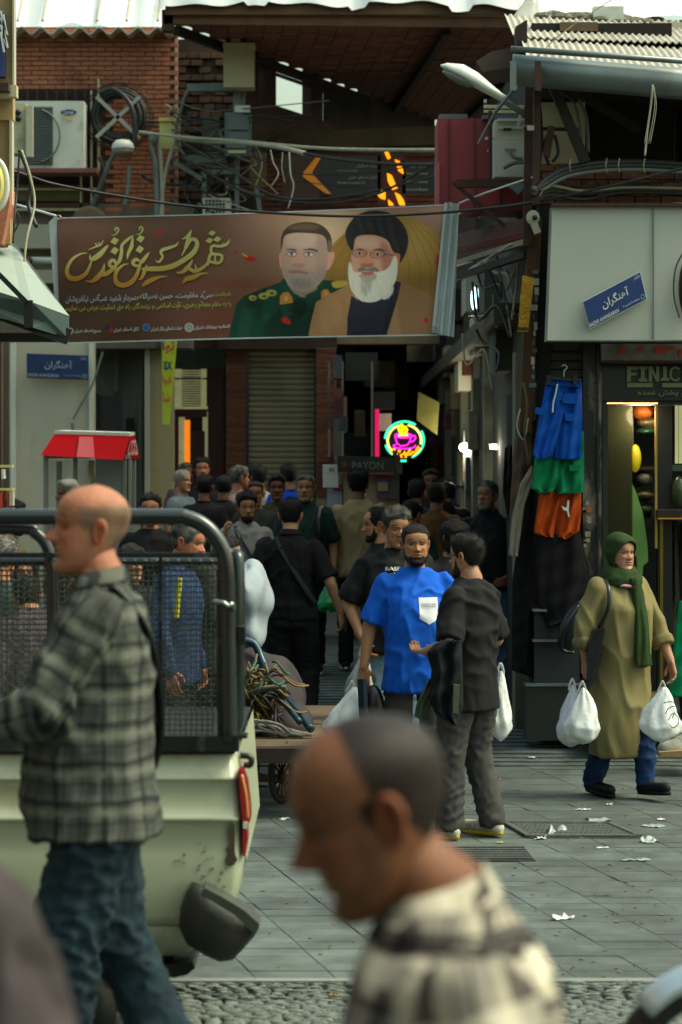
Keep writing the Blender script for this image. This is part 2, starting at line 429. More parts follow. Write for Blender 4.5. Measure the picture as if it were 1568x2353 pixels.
# --- left brick building (D 29)
DL = 29.0
LB = thing('brick_building', 'orange brick house with a corrugated roof edge at the upper left', 'building', (XU(215, DL), DL, ground(DL)))
MB().fb(-60, 62, 402, 470, DL+.03, .6).build('wall', M_mortar, LB)
MB().fb(-60, 468, 440, 800, DL+.0, .5).build('stucco_wall', M_stucco, LB)
bm = MB(); bw, bh = .186, .046; bm.box((-bw/2, 0, -bh/2), (bw/2, .06, bh/2)); bme = bm.mesh('brick'); bme.materials.append(M_brick)
hb = MB(); hb.box((-bw/4, 0, -bh/2), (bw/4, .06, bh/2)); hme = hb.mesh('brick'); hme.materials.append(M_brick)
cand = []; zt = ZV(70, DL); z = zt
row = 0
win = (60, 205, 230, 470)
while z > ZV(492, DL):
    x = XU(-40, DL)+(.098 if row % 2 else 0)
    while x < XU(398, DL):
        u = CX+x*FP/DL; v = HY-(z-CAMZ)*FP/DL
        inwin = (30 < u+14 and u-14 < 230 and 203 < v < 480)
        low = v > 480 and u < 230
        if not inwin and not low: cand.append((u, v, x, z))
        x += .196
    z -= .0565; row += 1
vis = [c for c in cand if c[0] > 15]
random.shuffle(vis); vis.sort(key=lambda c: 0 if 100 < c[1] < 460 else 1)
one = set(id(c) for c in vis[:300]); rest = MB()
for c in cand:
    y = DL+random.uniform(-.006, .008)
    if id(c) in one: inst('brick', bme, LB, (c[2], y, c[3]))
    else: rest.box((c[2]-bw/2, y, c[3]-bh/2), (c[2]+bw/2, y+.06, c[3]+bh/2))
rest.build('brick_field', M_brick, LB, kind='stuff')
# corrugated eave
def corr(fn_origin, du, dv, waves, amp, nv, th, mirror=False):
    """corrugated sheet: origin, vector across, vector along the slope"""
    b = MB(); du = Vector(du); dv = Vector(dv); n = du.cross(dv).normalized()
    if n.z < 0: n = -n
    o = Vector(fn_origin); K = 8*waves
    b.grid(lambda s, t: o+du*s+dv*t+n*(amp*math.cos(2*math.pi*waves*s)), K, nv)
    b.grid(lambda s, t: o+du*s+dv*t+n*(amp*math.cos(2*math.pi*waves*s)-th), K, nv)
    b.grid(lambda s, t: o+du*s+n*(amp*math.cos(2*math.pi*waves*s)-th*t), K, 1)
    return b
corr(P(-40, 68, DL-.35), (XU(402, DL)-XU(-40, DL), 0, 0), (0, .7, .03), 10, .04, 1, .02).build('eave_sheet', M_corr, LB, smooth=True)
# white membrane over that roof, rising behind
b = MB(); o = P(-60, 64, DL+.9)
b.grid(lambda s, t: Vector((XU(-60+500*s, 31), 29.2+3.2*t+.05*math.sin(9*s*3), ZV(66, 29.2)+2.6*t+.07*math.sin(s*14+t*3)+.03*math.sin(s*40))), 40, 8)
WT = thing('roof_membrane', 'white roofing sheet stretched over the brick house at the top left', 'roof sheet', (-3, 30, 7.5))
b.build('sheet', M_tarp, WT, smooth=True)
for uu in (118, 305, 62, 240, 375):
    b = MB(); b.tube([Vector((XU(uu, 30), 29.16+3.2*t, ZV(66, 29.2)+2.6*t+.09)) for t in (0, .25, .5, .75, 1)], .018, 6); b.build('batten', M_corr, WT)
# --- stripes of wall below the left building
W1 = wallthing('cream_wall', 'cream plastered shop wall carrying the level blue street sign', 'wall', 22, 770, 214, 1420, 27.5, .3, M_cream)
b = MB(); b.fb(205, 770, 214, 1420, 27.47, .05); b.fb(22, 770, 36, 1420, 27.46, .05); b.build('trim', M_white, W1)
b = MB(); b.tube([PO(205, 1170+20, 27.4), PO(205, 1235, 27.4)], .02); b.tube([PO(205, 1170+10, 27.4), PO(262, 1080, 27.4), PO(290, 990, 27.4)], .012); b.build('conduit', M_pipe, W1)
W2 = wallthing('grey_wall', 'stained grey wall recess behind the red topped cart', 'wall', 214, 770, 345, 1420, 29.6, .4, M_greywall)
MB().fb(217, 905, 228, 1000, 29.5, .05).build('frame', M_black, W2); MB().fb(228, 910, 275, 1000, 29.55, .04).build('poster', mat('poster', '#3a2f33', .5, namt=.6, nscale=5, col2='#141214'), W2)
MB().fb(290, 960, 308, 1060, 29.5, .04).build('slot', M_dark, W2)
for (u0, u1) in ((262, 272), (318, 326)): MB().fb(u0, 780, u1, 1150 if u0 > 300 else 900, 29.5, .06).build('pipe', M_greywall, W2)
W3 = wallthing('ochre_pillar', 'peeling ochre pillar beside the yellow vertical banner', 'pillar', 338, 770, 398, 1420, 29.2, .3, M_ochre)
MB().fb(333, 770, 345, 1420, 29.15, .04).build('edge', M_cream, W3)
# red framed doorway, lit within
DD = 31.0
DR = thing('red_doorway', 'maroon framed doorway with lit window panes beside the shutter', 'doorway', (XU(455, DD), DD, ground(DD)))
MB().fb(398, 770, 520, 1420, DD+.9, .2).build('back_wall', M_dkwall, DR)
MB().fb(398, 800, 520, 845, DD, .4).build('lintel', M_greywall, DR)
for (u0, v0, u1, v1) in ((398, 945, 410, 1420), (478, 845, 515, 1420), (440, 990, 470, 1420), (398, 940, 475, 958)):
    MB().fb(u0, v0, u1, v1, DD-.02*u1/500, .12).build('door_frame', M_maroon, DR)
M_lit = mat('lit_pane', '#b7b48c', .5, emit='#a7a878', estr=.22, namt=.3, nscale=7, col2='#6d6c4c')
M_litw = mat('warm_pane', '#c07018', .5, emit='#ff8a1e', estr=.5, namt=.5, nscale=5)
for i in range(2):
    for j in range(1): pass
MB().fb(402, 838, 475, 938, DD+.5, .02).build('window_pane', M_lit, DR)
b = MB()
for k in range(17): b.fb(418, 842+k*5.6, 462, 844.6+k*5.6, DD+.45, .01)
b.build('louvre_blind', M_dkwall, DR)
for (u0, v0, u1, v1) in ((398, 934, 478, 940), (400, 868, 475, 872), (412, 840, 416, 936), (462, 840, 467, 936)): MB().fb(u0, v0, u1, v1, DD+.4, .04).build('window_bar', M_lit if v0 != 868 else M_dark, DR)
MB().fb(410, 955, 425, 1110, DD+.3, .02).build('window_pane', M_lit, DR)
MB().fb(424, 965, 437, 1110, DD+.28, .02).build('curtain', M_litw, DR)
MB().fb(466, 945, 478, 1080, DD+.3, .02).build('window_pane', M_lit, DR)
# brick piers and shutter
def pier(u0, u1, v0, v1, D, label, m=M_dbrick):
    T = thing('brick_pier', label, 'brick pier', (XU((u0+u1)/2, D), D, ground(D)), 'brick piers of the shuttered shop')
    MB().fb(u0, v0, u1, v1, D+.02, .5).build('pier_core', M_dmort, T)
    s = MB(); wd = XU(u1, D)-XU(u0, D); s.box((-wd/2+.004, 0, -.025), (wd/2-.004, .03, .025)); me = s.mesh('brick'); me.materials.append(m)
    z = ZV(v0+6, D); n = 0
    while z > ZV(1150, D) :
        inst('brick', me, T, (XU((u0+u1)/2, D), D+random.uniform(-.004, .006), z)); z -= .062
    return T
M_rbrick = mat('brick_brown', '#74402c', .9, nscale=20, namt=.4, bump=.3, rand=1, col2='#43241a')
pier(520, 566, 790, 1420, 30.3, 'brown brick pier to the left of the roller shutter', M_rbrick)
pier(727, 772, 800, 1420, 30.0, 'brown brick pier to the right of the roller shutter', M_rbrick)
SH = thing('roller_shutter', 'closed drab steel roller shutter between two brick piers', 'shutter', (XU(646, 30.4), 30.4, ground(30)))
s = MB(); wd = XU(728, 30.4)-XU(566, 30.4)
s.loft([[Vector((x, y, z)) for (y, z) in ((.03, -.036), (.0, -.03), (-.012, -.008), (-.014, .015), (.0, .034), (.03, .036))] for x in (-wd/2, wd/2)])
sm = s.mesh('slat'); sm.materials.append(M_shutter); z = ZV(800, 30.4)
while z > ZV(1180, 30.4): inst('slat', sm, SH, (XU(647, 30.4), 30.4, z)); z -= .071
MB().fb(566, 1178, 728, 1420, 30.41, .1).build('lower_panel', M_shutter, SH)
for u in (566, 722): MB().fb(u, 780, u+6, 1420, 30.3, .1).build('guide_rail', M_black, SH)
MB().fb(500, 765, 775, 802, 30.1, .3).build('shutter_box', mat('fascia_brown', '#3b2a1b', .8, nscale=3, namt=.4), SH)
# front wall over the shutters with the sign boards
FW = thing('bazaar_facade', 'dark brick front wall over the bazaar alley behind the banner', 'wall', (XU(780, 30), 30, ZV(800, 30)))
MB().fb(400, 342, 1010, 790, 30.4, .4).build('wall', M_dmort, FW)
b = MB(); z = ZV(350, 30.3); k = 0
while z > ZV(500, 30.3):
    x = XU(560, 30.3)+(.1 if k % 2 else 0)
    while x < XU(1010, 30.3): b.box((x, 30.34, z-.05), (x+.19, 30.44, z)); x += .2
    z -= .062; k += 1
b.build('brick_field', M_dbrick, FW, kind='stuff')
b = MB(); b.bar(P(560, 330, 29.6), P(1010, 312, 29.4), .16, .22); b.build('lintel_beam', mat('beam_old', '#5b4f36', .9, nscale=3, namt=.5), FW)
b = MB(); b.bar(P(560, 352, 29.7), P(1010, 334, 29.5), .1, .08); b.build('lower_beam', M_meter, FW)

def flatquad(name, u0, v0, u1, v1, D, m, par, t=.02): return MB().fb(u0, v0, u1, v1, D, t).build(name, m, par)
def textat(body, u0, v0, u1, v1, D, m, par, bold=.01, shear=0, skew=0):
    return lettering(body, lambda s, t: P(u0+(u1-u0)*s, v1+(v0-v1)*t+skew*s, D), m, par, bold, shear)
M_signb = mat('sign_dark', '#24262a', .35, nscale=2, namt=.2)
S1 = thing('direction_board', 'dark direction board with a large amber arrow above the alley', 'sign', (XU(745, 29.4), 29.4, ZV(450, 29.4)))
flatquad('board', 655, 358, 875, 450, 29.3, M_signb, S1)
flatquad('brown_field', 650, 356, 735, 458, 29.25, mat('sign_brown', '#4a2c14', .4, namt=.3), S1, .04)
b = MB(); arr = [(740, 358), (727, 358), (696, 398), (700, 408), (758, 444), (722, 402), (720, 396)]
b.prism([P(u, v, 29.22) for u, v in [(733, 358), (738, 362), (718, 394), (718, 400), (762, 446), (748, 444), (697, 406), (696, 398), (725, 363)]][::-1], (0, .02, 0)); b.build('arrow', mat('amber', '#b8741a', .5, namt=.1, emit='#c87a18', estr=.15), S1)
M_dimtxt = mat('sign_letter', '#a8a595', .6, namt=0)
for (t, u0, v0, u1, v1) in ((fa('بازار آهنگران'), 818, 376, 866, 386), ('Damavand Alley', 776, 390, 822, 395), (fa('خیابان مصطفی خمینی'), 800, 403, 868, 412), ('Mostafa Khomeyni St.', 776, 417, 840, 424)):
    textat(t, u0, v0, u1, v1, 29.27, M_dimtxt, S1)
S2 = thing('shop_board', 'dark board of small white lines beside the flame picture', 'sign', (XU(960, 29.3), 29.3, ZV(450, 29.3)))
flatquad('board', 925, 370, 1003, 445, 29.3, M_signb, S2)
for (t, v) in (('Bazaar Market', 382), ('Mosque Bazaar', 399), ('Great Bazaar', 417), ('Central Bazaar', 435)): textat(t, 935, v-3, 985, v+3, 29.27, M_dimtxt, S2)
S3 = thing('flame_picture', 'brown backlit panel with orange flame shapes above the banner', 'sign', (XU(900, 29.2), 29.2, ZV(470, 29.2)))
flatquad('board', 868, 340, 932, 478, 29.3, mat('flame_board', '#3a2212', .5, namt=.5), S3)
M_flame = mat('flame', '#ff9a10', .5, emit='#ff8c10', estr=1.1, namt=0)
for pts in ([(884, 350), (892, 348), (898, 362), (892, 366)], [(908, 366), (918, 370), (926, 388), (928, 400), (916, 392)], [(890, 398), (900, 402), (908, 420), (914, 432), (902, 436), (892, 416)], [(868, 448), (880, 434), (886, 442), (886, 458), (876, 456)],
            [(908, 442), (920, 448), (928, 460), (932, 474), (918, 470)], [(892, 458), (902, 466), (906, 474), (894, 472)]):
    MB().prism([P(u, v, 29.24) for u, v in pts], (0, .03, 0)).build('flame', M_flame, S3)
MB().fb(930, 366, 938, 380, 29.2, .02)
# --- brick ceiling (flat vault) over the alley mouth
ZC = ZV(52, 27); D0, D1 = 27.0, 35.0
CE = thing('brick_canopy', 'sooty brick ceiling slab spanning the alley mouth', 'canopy', (0, 30, ZC))
XL = lambda y: XU(392, 27)+(y-27)*.42
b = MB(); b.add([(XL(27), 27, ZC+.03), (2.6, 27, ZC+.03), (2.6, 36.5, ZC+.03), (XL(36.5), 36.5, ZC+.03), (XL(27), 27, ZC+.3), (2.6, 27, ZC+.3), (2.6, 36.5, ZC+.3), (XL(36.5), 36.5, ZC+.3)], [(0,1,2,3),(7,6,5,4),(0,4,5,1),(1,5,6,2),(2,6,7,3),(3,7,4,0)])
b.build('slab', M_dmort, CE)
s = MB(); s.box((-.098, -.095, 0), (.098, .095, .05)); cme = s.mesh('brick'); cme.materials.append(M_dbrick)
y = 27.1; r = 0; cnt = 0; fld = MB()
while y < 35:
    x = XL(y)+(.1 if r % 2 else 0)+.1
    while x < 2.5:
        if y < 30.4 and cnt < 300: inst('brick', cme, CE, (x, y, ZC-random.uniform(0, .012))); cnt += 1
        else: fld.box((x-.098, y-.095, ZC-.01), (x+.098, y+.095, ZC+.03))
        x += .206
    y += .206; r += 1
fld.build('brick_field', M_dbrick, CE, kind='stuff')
b = MB(); b.bar((XU(378, 26.9), 26.9, ZC+.02), (2.7, 26.9, ZC-.03), .1, .12); b.build('edge_beam', mat('edge_brown', '#6a4a30', .8, namt=.4, nscale=3), CE)
b = MB(); b.fb(372, 22, 398, 70, 26.85, .2); b.build('post_stub', M_rust, CE)
for (a, c) in (((-1.85, 27.2), (1.0, 34)), ((1.2, 27.2), (.7, 34)), ((2.4, 28), (1.8, 34))):
    b = MB(); b.bar((a[0], a[1], ZC-.05), (c[0], c[1], ZC-.05), .08, .1); b.build('joist', M_dwood, CE)
# ragged white membrane along its top edge
b = MB()
b.grid(lambda s, t: Vector((XU(370+860*s, 26.8), 26.70+.02*math.sin(40*s)+.12*t, ZV((12+5*math.sin(s*17)+4*math.sin(s*41+1)+12*(math.sin(s*23+2) > .82)+18*sstep(.85, 1, s)), 26.8)+.35*t)), 90, 4)
RM = thing('canopy_membrane', 'ragged white waterproof sheet on top of the brick ceiling', 'roof sheet', (0, 26.8, ZC+.3)); b.build('sheet', M_tarp, RM, smooth=True)
b = MB(); b.box((XU(380, 26.8), 26.78, ZC+.05), (2.7, 26.84, ZC+.34)); b.build('fascia', mat('fascia_b', '#6e5138', .8, namt=.4, nscale=3), CE)
# --- oblique upper wall with clerestory windows, inside the canopy
UW = thing('upper_gallery', 'brown upper gallery wall with bright window openings under the ceiling', 'gallery', (-.6, 30.5, 6))
A = Vector((XU(560, 28.76), 28.76)); Bq = Vector((XU(1000, 34.7), 34.7))
def gal(s, z, off=0): 
    p = A+(Bq-A)*s; nrm = Vector((1, -.25)).normalized(); p = p+nrm*off; return Vector((p.x, p.y, z))
M_gal = mat('gallery_brown', '#3e281e', .85, nscale=2, namt=.4)
zb, zs, ze = 6.0, 6.52, 7.04
b = MB(); b.prism([gal(0, zb), gal(1, zb), gal(1, zs), gal(0, zs)], (-.1, .1, 0)); b.build('sill_wall', M_gal, UW)
for (s0, s1) in ((-.04, .067), (.10, .146), (.313, .37), (.62, 1.0)):
    b = MB(); b.prism([gal(s0, zs), gal(s1, zs), gal(s1, ze+.1), gal(s0, ze+.1)], (-.12, .12, 0)); b.build('post', M_gal, UW)
for (zz) in (6.98, 6.90): 
    b = MB(); b.bar(gal(0, zz), gal(.5, zz), .05, .03); b.build('rail', M_gal, UW)
b = MB(); b.prism([gal(.46, zs), gal(.62, zs), gal(.62, ze), gal(.46, ze)], (-.05, .05, 0)); b.build('board', M_dkwall, UW)
b = MB(); b.prism([gal(.39, zs), gal(.46, zs), gal(.46, ze), gal(.39, ze)], (-.05, .05, 0)); b.build('board', mat('lattice', '#2a2219', .9, namt=.6, nscale=12), UW)
# --- alley: side walls, end, floor is the ground
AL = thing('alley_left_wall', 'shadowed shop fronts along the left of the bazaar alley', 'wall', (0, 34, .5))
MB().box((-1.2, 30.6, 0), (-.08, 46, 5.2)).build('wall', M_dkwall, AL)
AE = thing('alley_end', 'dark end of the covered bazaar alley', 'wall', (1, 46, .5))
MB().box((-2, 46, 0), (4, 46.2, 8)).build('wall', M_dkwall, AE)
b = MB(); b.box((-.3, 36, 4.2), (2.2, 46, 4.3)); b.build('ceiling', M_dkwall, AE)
for (u, v0, v1, D, m) in ((757, 800, 1040, 33, M_greywall), (790, 810, 1050, 34, M_cableg), (974-640+530, 790, 1050, 34, M_greywall)):
    pass
AR = thing('alley_right_wall', 'dim grey stone shopfronts on the right side of the alley', 'wall', (1.42, 24, .3))
b = MB(); b.box((1.42, 18.3, 0), (2.2, 46, 4.35)); b.build('wall', mat('alley_stone', '#4b4a3c', .85, nscale=2, namt=.55, bump=.4, dirt=.6, dcol='#1d1b14', streak=True), AR)
for (y, h) in ((18.6, 3.0), (22.6, 3.2), (24.6, 3.0), (27.0, 3.3), (31, 3.2)):
    b = MB(); b.box((1.34, y, 0), (1.43, y+.3, h)); b.build('pilaster', mat('alley_pil', '#7d7c66', .8, nscale=3, namt=.4, dirt=.4), AR)
    b = MB(); b.box((1.37, y+.45, .2), (1.425, y+1.4, 2.7)); b.build('shop_opening', M_dark, AR)
b = MB(); b.box((1.2, 19, 3.25), (1.43, 40, 3.4)); b.build('ledge', mat('ledge', '#5a5340', .8, namt=.4), AR)
M_goods = [mat('goods_%s' % q, q, .8, namt=.4, nscale=8) for q in ('#6a4a38', '#7a6a4c', '#3d4440', '#8a7d66', '#5a2c26', '#4a5258')]
for k in range(90):
    y = random.uniform(23, 44); x = random.choice([1.30, 1.34, -.06, .0]); z = random.uniform(.9, 3.6); h = random.uniform(.12, .5); b = MB(); b.box((x-.02, y, z-h), (x+.07, y+random.uniform(.2, .7), z)); b.build('hanging_goods', random.choice(M_goods), AR)
for k in range(26):
    x = random.uniform(-.1, 1.2); z = random.uniform(2.3, 4.0); y = random.uniform(34, 45); b = MB(); b.box((x, y, z-.4), (x+random.uniform(.15, .5), y+.05, z)); b.build('hanging_goods', random.choice(M_goods), AE)
for k in range(9):
    b = MB(); z = random.uniform(3.0, 4.2); b.box((1.28, 20+k*1.6, z-.12), (1.43, 20.9+k*1.6, z+.25)); b.build('meter_box', random.choice([M_greywall, M_meter, M_cream, M_dwood]), AR)
# upper right side wall, corrugated awnings
b = MB(); b.box((1.5, 19, 4.35), (2.6, 27, 5.6)); b.build('upper_wall', M_dkwall, AR)
def cr(pts, n=6):     # smooth curve through points
    pts = [Vector(p) for p in pts]; out = []
    for i in range(len(pts)-1):
        p0 = pts[max(i-1, 0)]; p1 = pts[i]; p2 = pts[i+1]; p3 = pts[min(i+2, len(pts)-1)]
        for k in range(n):
            t = k/n; out.append(.5*((2*p1)+(p2-p0)*t+(2*p0-5*p1+4*p2-p3)*t*t+(3*p1-p0-3*p2+p3)*t**3))
    return out+[pts[-1]]
def wire(label, pts, r=.012, m=None, name='cable', cat='cable', group=None, n=6):
    q = cr([P(*p) for p in pts], n); T = MB().tube(q, r, 6).build(name, m or M_cable, None, smooth=True, loc=q[0])
    return tag(T, label, cat, group)
# ---- left window opening with the air conditioner
WN = thing('window_recess', 'dark barred window opening behind the air conditioner', 'window', (XU(130, 29), 29, ZV(470, 29)))
flatquad('opening', 28, 205, 226, 470, 28.98, mat('recess', '#2a1c16', .9, namt=.4), WN, .05)
for k in range(8): MB().fb(62+k*22, 206, 66+k*22, 325, 28.9, .03).build('bar', M_rust, WN)
flatquad('frame', 224, 180, 229, 392, 28.9, M_cream2, WN, .06); flatquad('lower_pane', 42, 425, 192, 462, 28.92, mat('khaki', '#6b6340', .7, namt=.3), WN)
for (u0, v0, u1, v1, m) in ((34, 394, 222, 403, M_rust), (34, 432, 222, 437, M_cream2), (30, 480-4, 222, 484, M_cream2), (34, 466, 222, 478, M_maroon), (184, 405, 188, 480, M_cream2), (208, 208, 212, 480, M_cream2)):
    MB().fb(u0, v0, u1, v1, 28.85, .05).build('frame', m, WN)
AC = thing('air_conditioner', 'big white outdoor air conditioner with a round grille at the upper left', 'air conditioner', (XU(95, 28.5), 28.5, ZV(398, 28.5)))
b = MB(); b.fb(18, 232, 193, 386, 28.35, .35); b.build('casing', M_white, AC)
b = MB(); b.fb(60, 245, 122, 378, 28.33, .03); b.build('grille_recess', M_meter, AC)
b = MB()
for k in range(22): b.fb(62, 247+k*6, 120, 249.5+k*6, 28.31, .02)
b.build('grille', M_cableg, AC)
b = MB(); c = P(85, 312, 28.3)
b.tube([c+Vector((math.cos(a)*.27, 0, math.sin(a)*.31)) for a in np.linspace(-1.35, 1.35, 16)], .012, 6); b.build('fan_ring', M_cableg, AC)
b = MB(); c = P(158, 258, 28.33); b.add([c+Vector((.095*math.cos(2*math.pi*k/20), -.006, .033*math.sin(2*math.pi*k/20))) for k in range(20)], [tuple(range(20))]); b.build('badge', M_blue, AC)
textat('Carrier', 146, 254, 170, 262, 28.30, M_wtxt, AC)
b = MB(); b.fb(143, 268, 153, 272, 28.32, .01); b.fb(156, 271, 166, 276, 28.32, .01); b.build('sticker', M_yel, AC)
b = MB(); b.fb(20, 386, 222, 396, 28.3, .4); b.build('shelf', mat('shelf_red', '#7a4a44', .8, namt=.3), AC)
AC2 = thing('fan_box', 'beige fan casing standing edge on in front of the big air conditioner', 'air conditioner', (XU(40, 27), 27, ZV(360, 27)))
b = MB(); b.fb(25, 237, 60, 352, 26.6, .3); b.build('casing', M_cream2, AC2)
b = MB(); b.fb(60, 243, 76, 360, 26.55, .05); b.build('edge_frame', M_cream, AC2)
for v in (258, 272): MB().ell(P(42, v, 26.58), (.035, .02, .035)).build('socket', M_black, AC2, smooth=True)
# ---- cable coil on a cross
CO = thing('cable_coil', 'big coil of black cable hung on a pale cross on the brick wall', 'cable coil', P(272, 350, 28.9))
def ring(cu, cv, ru, rv, D, n=30, jit=0):
    sc = D/FP; return [P(cu, cv, D)+Vector((ru*sc*math.cos(2*math.pi*k/n), random.uniform(-jit, jit), rv*sc*math.sin(2*math.pi*k/n))) for k in range(n)]
for k in range(16):
    b = MB(); rr = random.uniform(46, 66); b.tube(ring(272+random.uniform(-3, 3), 265+random.uniform(-3, 5), rr*.97, rr, 28.75-random.uniform(0, .12), 30, .01), random.uniform(.012, .02), 6, closed=True); b.build('loop', M_cable, CO, smooth=True)
for k in range(2):
    b = MB(); b.tube(ring(272, 268, 80-k*6, 78-k*5, 28.8, 30, .03), .008, 5, closed=True); b.build('loop', M_cable, CO, smooth=True)
for (a, c) in (((222, 222), (322, 318)), ((322, 222), (222, 316))):
    b = MB(); b.bar(P(*a, 28.62), P(*c, 28.62), .03, .045); b.build('cross_bar', M_alu, CO)
# ---- globe street lamp hanging low on the left wall
LP = thing('wall_lamp', 'dusty white dome lamp on a thin grey arm below the cable coil', 'lamp', P(283, 350, 28.2))
b = MB(); c = P(283, 340, 28.2); prof = [(.02, .10), (.08, .09), (.12, .05), (.135, 0), (.13, -.02)]
b.loft([[c+Vector((r*math.cos(2*math.pi*k/18), r*math.sin(2*math.pi*k/18), z)) for k in range(18)] for r, z in prof[::-1]]); b.build('shade', M_white, LP, smooth=True)
b = MB(); b.loft([[c+Vector((r*math.cos(2*math.pi*k/18), r*math.sin(2*math.pi*k/18), z)) for k in range(18)] for r, z in ((.128, -.025), (.11, -.07), (.05, -.11), (.01, -.12))]); b.build('globe', mat('globe', '#6d6a58', .3, namt=.2), LP, smooth=True)
b = MB(); b.tube(cr([P(268, 345, 28.3), P(250, 380, 28.3), P(230, 430, 28.4), P(210, 480, 28.5)]), .03, 6); b.build('arm', M_cableg, LP, smooth=True)
b = MB(); b.tube([P(297, 380, 28.3), P(295, 430, 28.3), P(288, 470, 28.3)], .025, 6); b.build('conduit', M_pipe, LP)
# yellow box, junction hardware
YB = thing('yellow_box', 'pale yellow junction box on the brick corner', 'junction box', P(390, 342, 28.4))
b = MB(); b.fb(367, 273, 412, 342, 28.4, .25); b.build('case', M_yel, YB); b = MB(); b.fb(365, 270, 414, 278, 28.36, .28); b.build('lid', M_yel, YB)
CB = thing('corner_wall', 'soot stained brick and block side wall behind the meter boxes', 'wall', P(500, 800, 30))
b = MB(); b.fb(400, 90, 584, 800, 30.2, .1); b.build('wall', mat('side_block', '#4a3a2a', .9, nscale=2.5, namt=.55, bump=.5, dirt=.6, dcol='#1d1812'), CB)
b = MB(); 
for r in range(20):
    for c_ in range(6):
        if random.random() < .75: u = 402+c_*28+(10 if r % 2 else 0); v = 120+r*17; b.fb(u, v, u+25, v+13, 30.15-random.uniform(0, .03), .1)
b.build('block_field', mat('block_brown', '#5d4430', .9, nscale=9, namt=.5, dirt=.5, dcol='#221a12'), CB, kind='stuff')
for (n, lab, u0, v0, u1, v1, D, m, t) in (
    ('meter_box', 'tall cream metal cabinet on a bracket under the canopy', 514, 100, 584, 200, 28.0, M_cream2, .3),
    ('meter_box', 'grey electricity meter box with two dark flaps', 517, 258, 577, 358, 28.0, M_meter, .22),
    ('meter_box', 'small drab box left of the grey meter box', 466, 268, 503, 346, 28.6, M_greywall, .2),
    ('meter_box', 'brown wooden board box right of the grey meter box', 573, 350, 612, 430, 28.8, mat('box_ochre', '#6b5433', .8, namt=.4), .2),
    ('meter_box', 'white perforated ventilation box just above the banner', 466, 455, 530, 500, 28.3, M_white, .25)):
    T = thing(n, lab, 'box', P((u0+u1)/2, v1, D)); b = MB(); b.fb(u0, v0, u1, v1, D, t); b.build('case', m, T)
    if 'cabinet' in lab:
        MB().fb(512, 98, 586, 104, D-.03, t+.06).build('lid', m, T); MB().fb(532, 88, 552, 98, D, .2).build('cap', m, T)
    if 'flaps' in lab:
        MB().fb(524, 265, 572, 298, D-.03, .03).build('flap', M_cableg, T); MB().fb(524, 304, 572, 340, D-.03, .03).build('flap', M_cableg, T); MB().fb(524, 345, 566, 352, D-.03, .03).build('window', M_cream2, T); MB().fb(540, 242, 575, 260, D, .1).build('cap', M_white, T)
    if 'perforated' in lab:
        for i in range(6):
            for j in range(5): MB().fb(472+i*8, 459+j*8, 477+i*8, 464+j*8, D-.01, .01).build('hole', M_dark, T)
BK = thing('pipe_bracket', 'grey steel brackets and pipes carrying the meter boxes', 'bracket', P(540, 500, 28.2))
for a, c, w_ in (((430, 202), (560, 200), .09), ((545, 205), (545, 262), .09), ((562, 205), (556, 262), .05), ((430, 366), (520, 366), .09), ((545, 362), (545, 395), .06), ((470, 395), (545, 395), .05), ((470, 395), (470, 470), .05), ((545, 395), (545, 500), .05), ((590, 430), (600, 500), .05), ((400, 372), (470, 415), .05), ((455, 470), (520, 470), .04)):
    b = MB(); b.bar(P(*a, 28.35), P(*c, 28.35), w_); b.build('bracket_bar', M_pipe, BK)
PO_ = thing('service_pipe', 'pair of vertical grey service pipes in front of the brick corner', 'pipe', P(370, 800, 28.4))
for (pts, r, m) in (([(350, 310), (352, 350), (360, 420), (362, 800)], .035, M_pipe), ([(360, 315), (372, 400), (374, 800)], .025, M_cablel), ([(404, 318), (375, 430), (368, 620), (372, 780)], .022, M_cablel)):
    b = MB(); b.tube(cr([P(u, v, 28.3) for u, v in pts]), r, 8); b.build('pipe', m, PO_, smooth=True)
MB().ell(P(355, 318, 28.25), (.06, .06, .07)).build('insulator', M_pipe, PO_, smooth=True)
# ---- cables
wire('pale thick cable bending out of the wall corner to the right above the banner', [(404, 318, 28.2), (470, 324, 27.9), (560, 328, 27.5), (640, 338, 27), (700, 352, 26.7)], .03, M_cablel)
wire('dark tail of the thick cable drooping to the red metal box', [(700, 352, 26.7), (780, 366, 26.2), (900, 377, 25.5), (1005, 378, 24.8)], .022, M_cable)
wire('long straight pale cable crossing the alley at the height of the yellow box', [(320, 303, 28.3), (420, 315, 28), (560, 325, 27.5), (760, 342, 26.5), (1005, 345, 25)], .020, M_cablel)
wire('sagging dark cable lowest between the meter boxes and the red box', [(420, 360, 28.2), (560, 440, 27.2), (700, 466, 26.6), (850, 452, 25.8), (1005, 372, 24.8)], .014)
wire('second sagging cable just under the pale thick one', [(420, 330, 28.2), (520, 385, 27.2), (640, 452, 26.6), (800, 450, 25.8), (1000, 405, 24.8)], .012)
wire('thin cable sagging across the direction board', [(580, 360, 28), (700, 400, 27.2), (860, 395, 26), (1005, 370, 25)], .008)
wire('heavy black cable crossing the top of the banner to the right building', [(-20, 378, 17.8), (60, 402, 18.0), (130, 424, 18.2), (300, 455, 18.3), (480, 478, 18.3), (760, 496, 18.1), (960, 492, 18), (1110, 480, 17.9), (1240, 462, 17.5), (1400, 428, 17.3), (1580, 384, 17.2)], .011, M_cable, n=8)
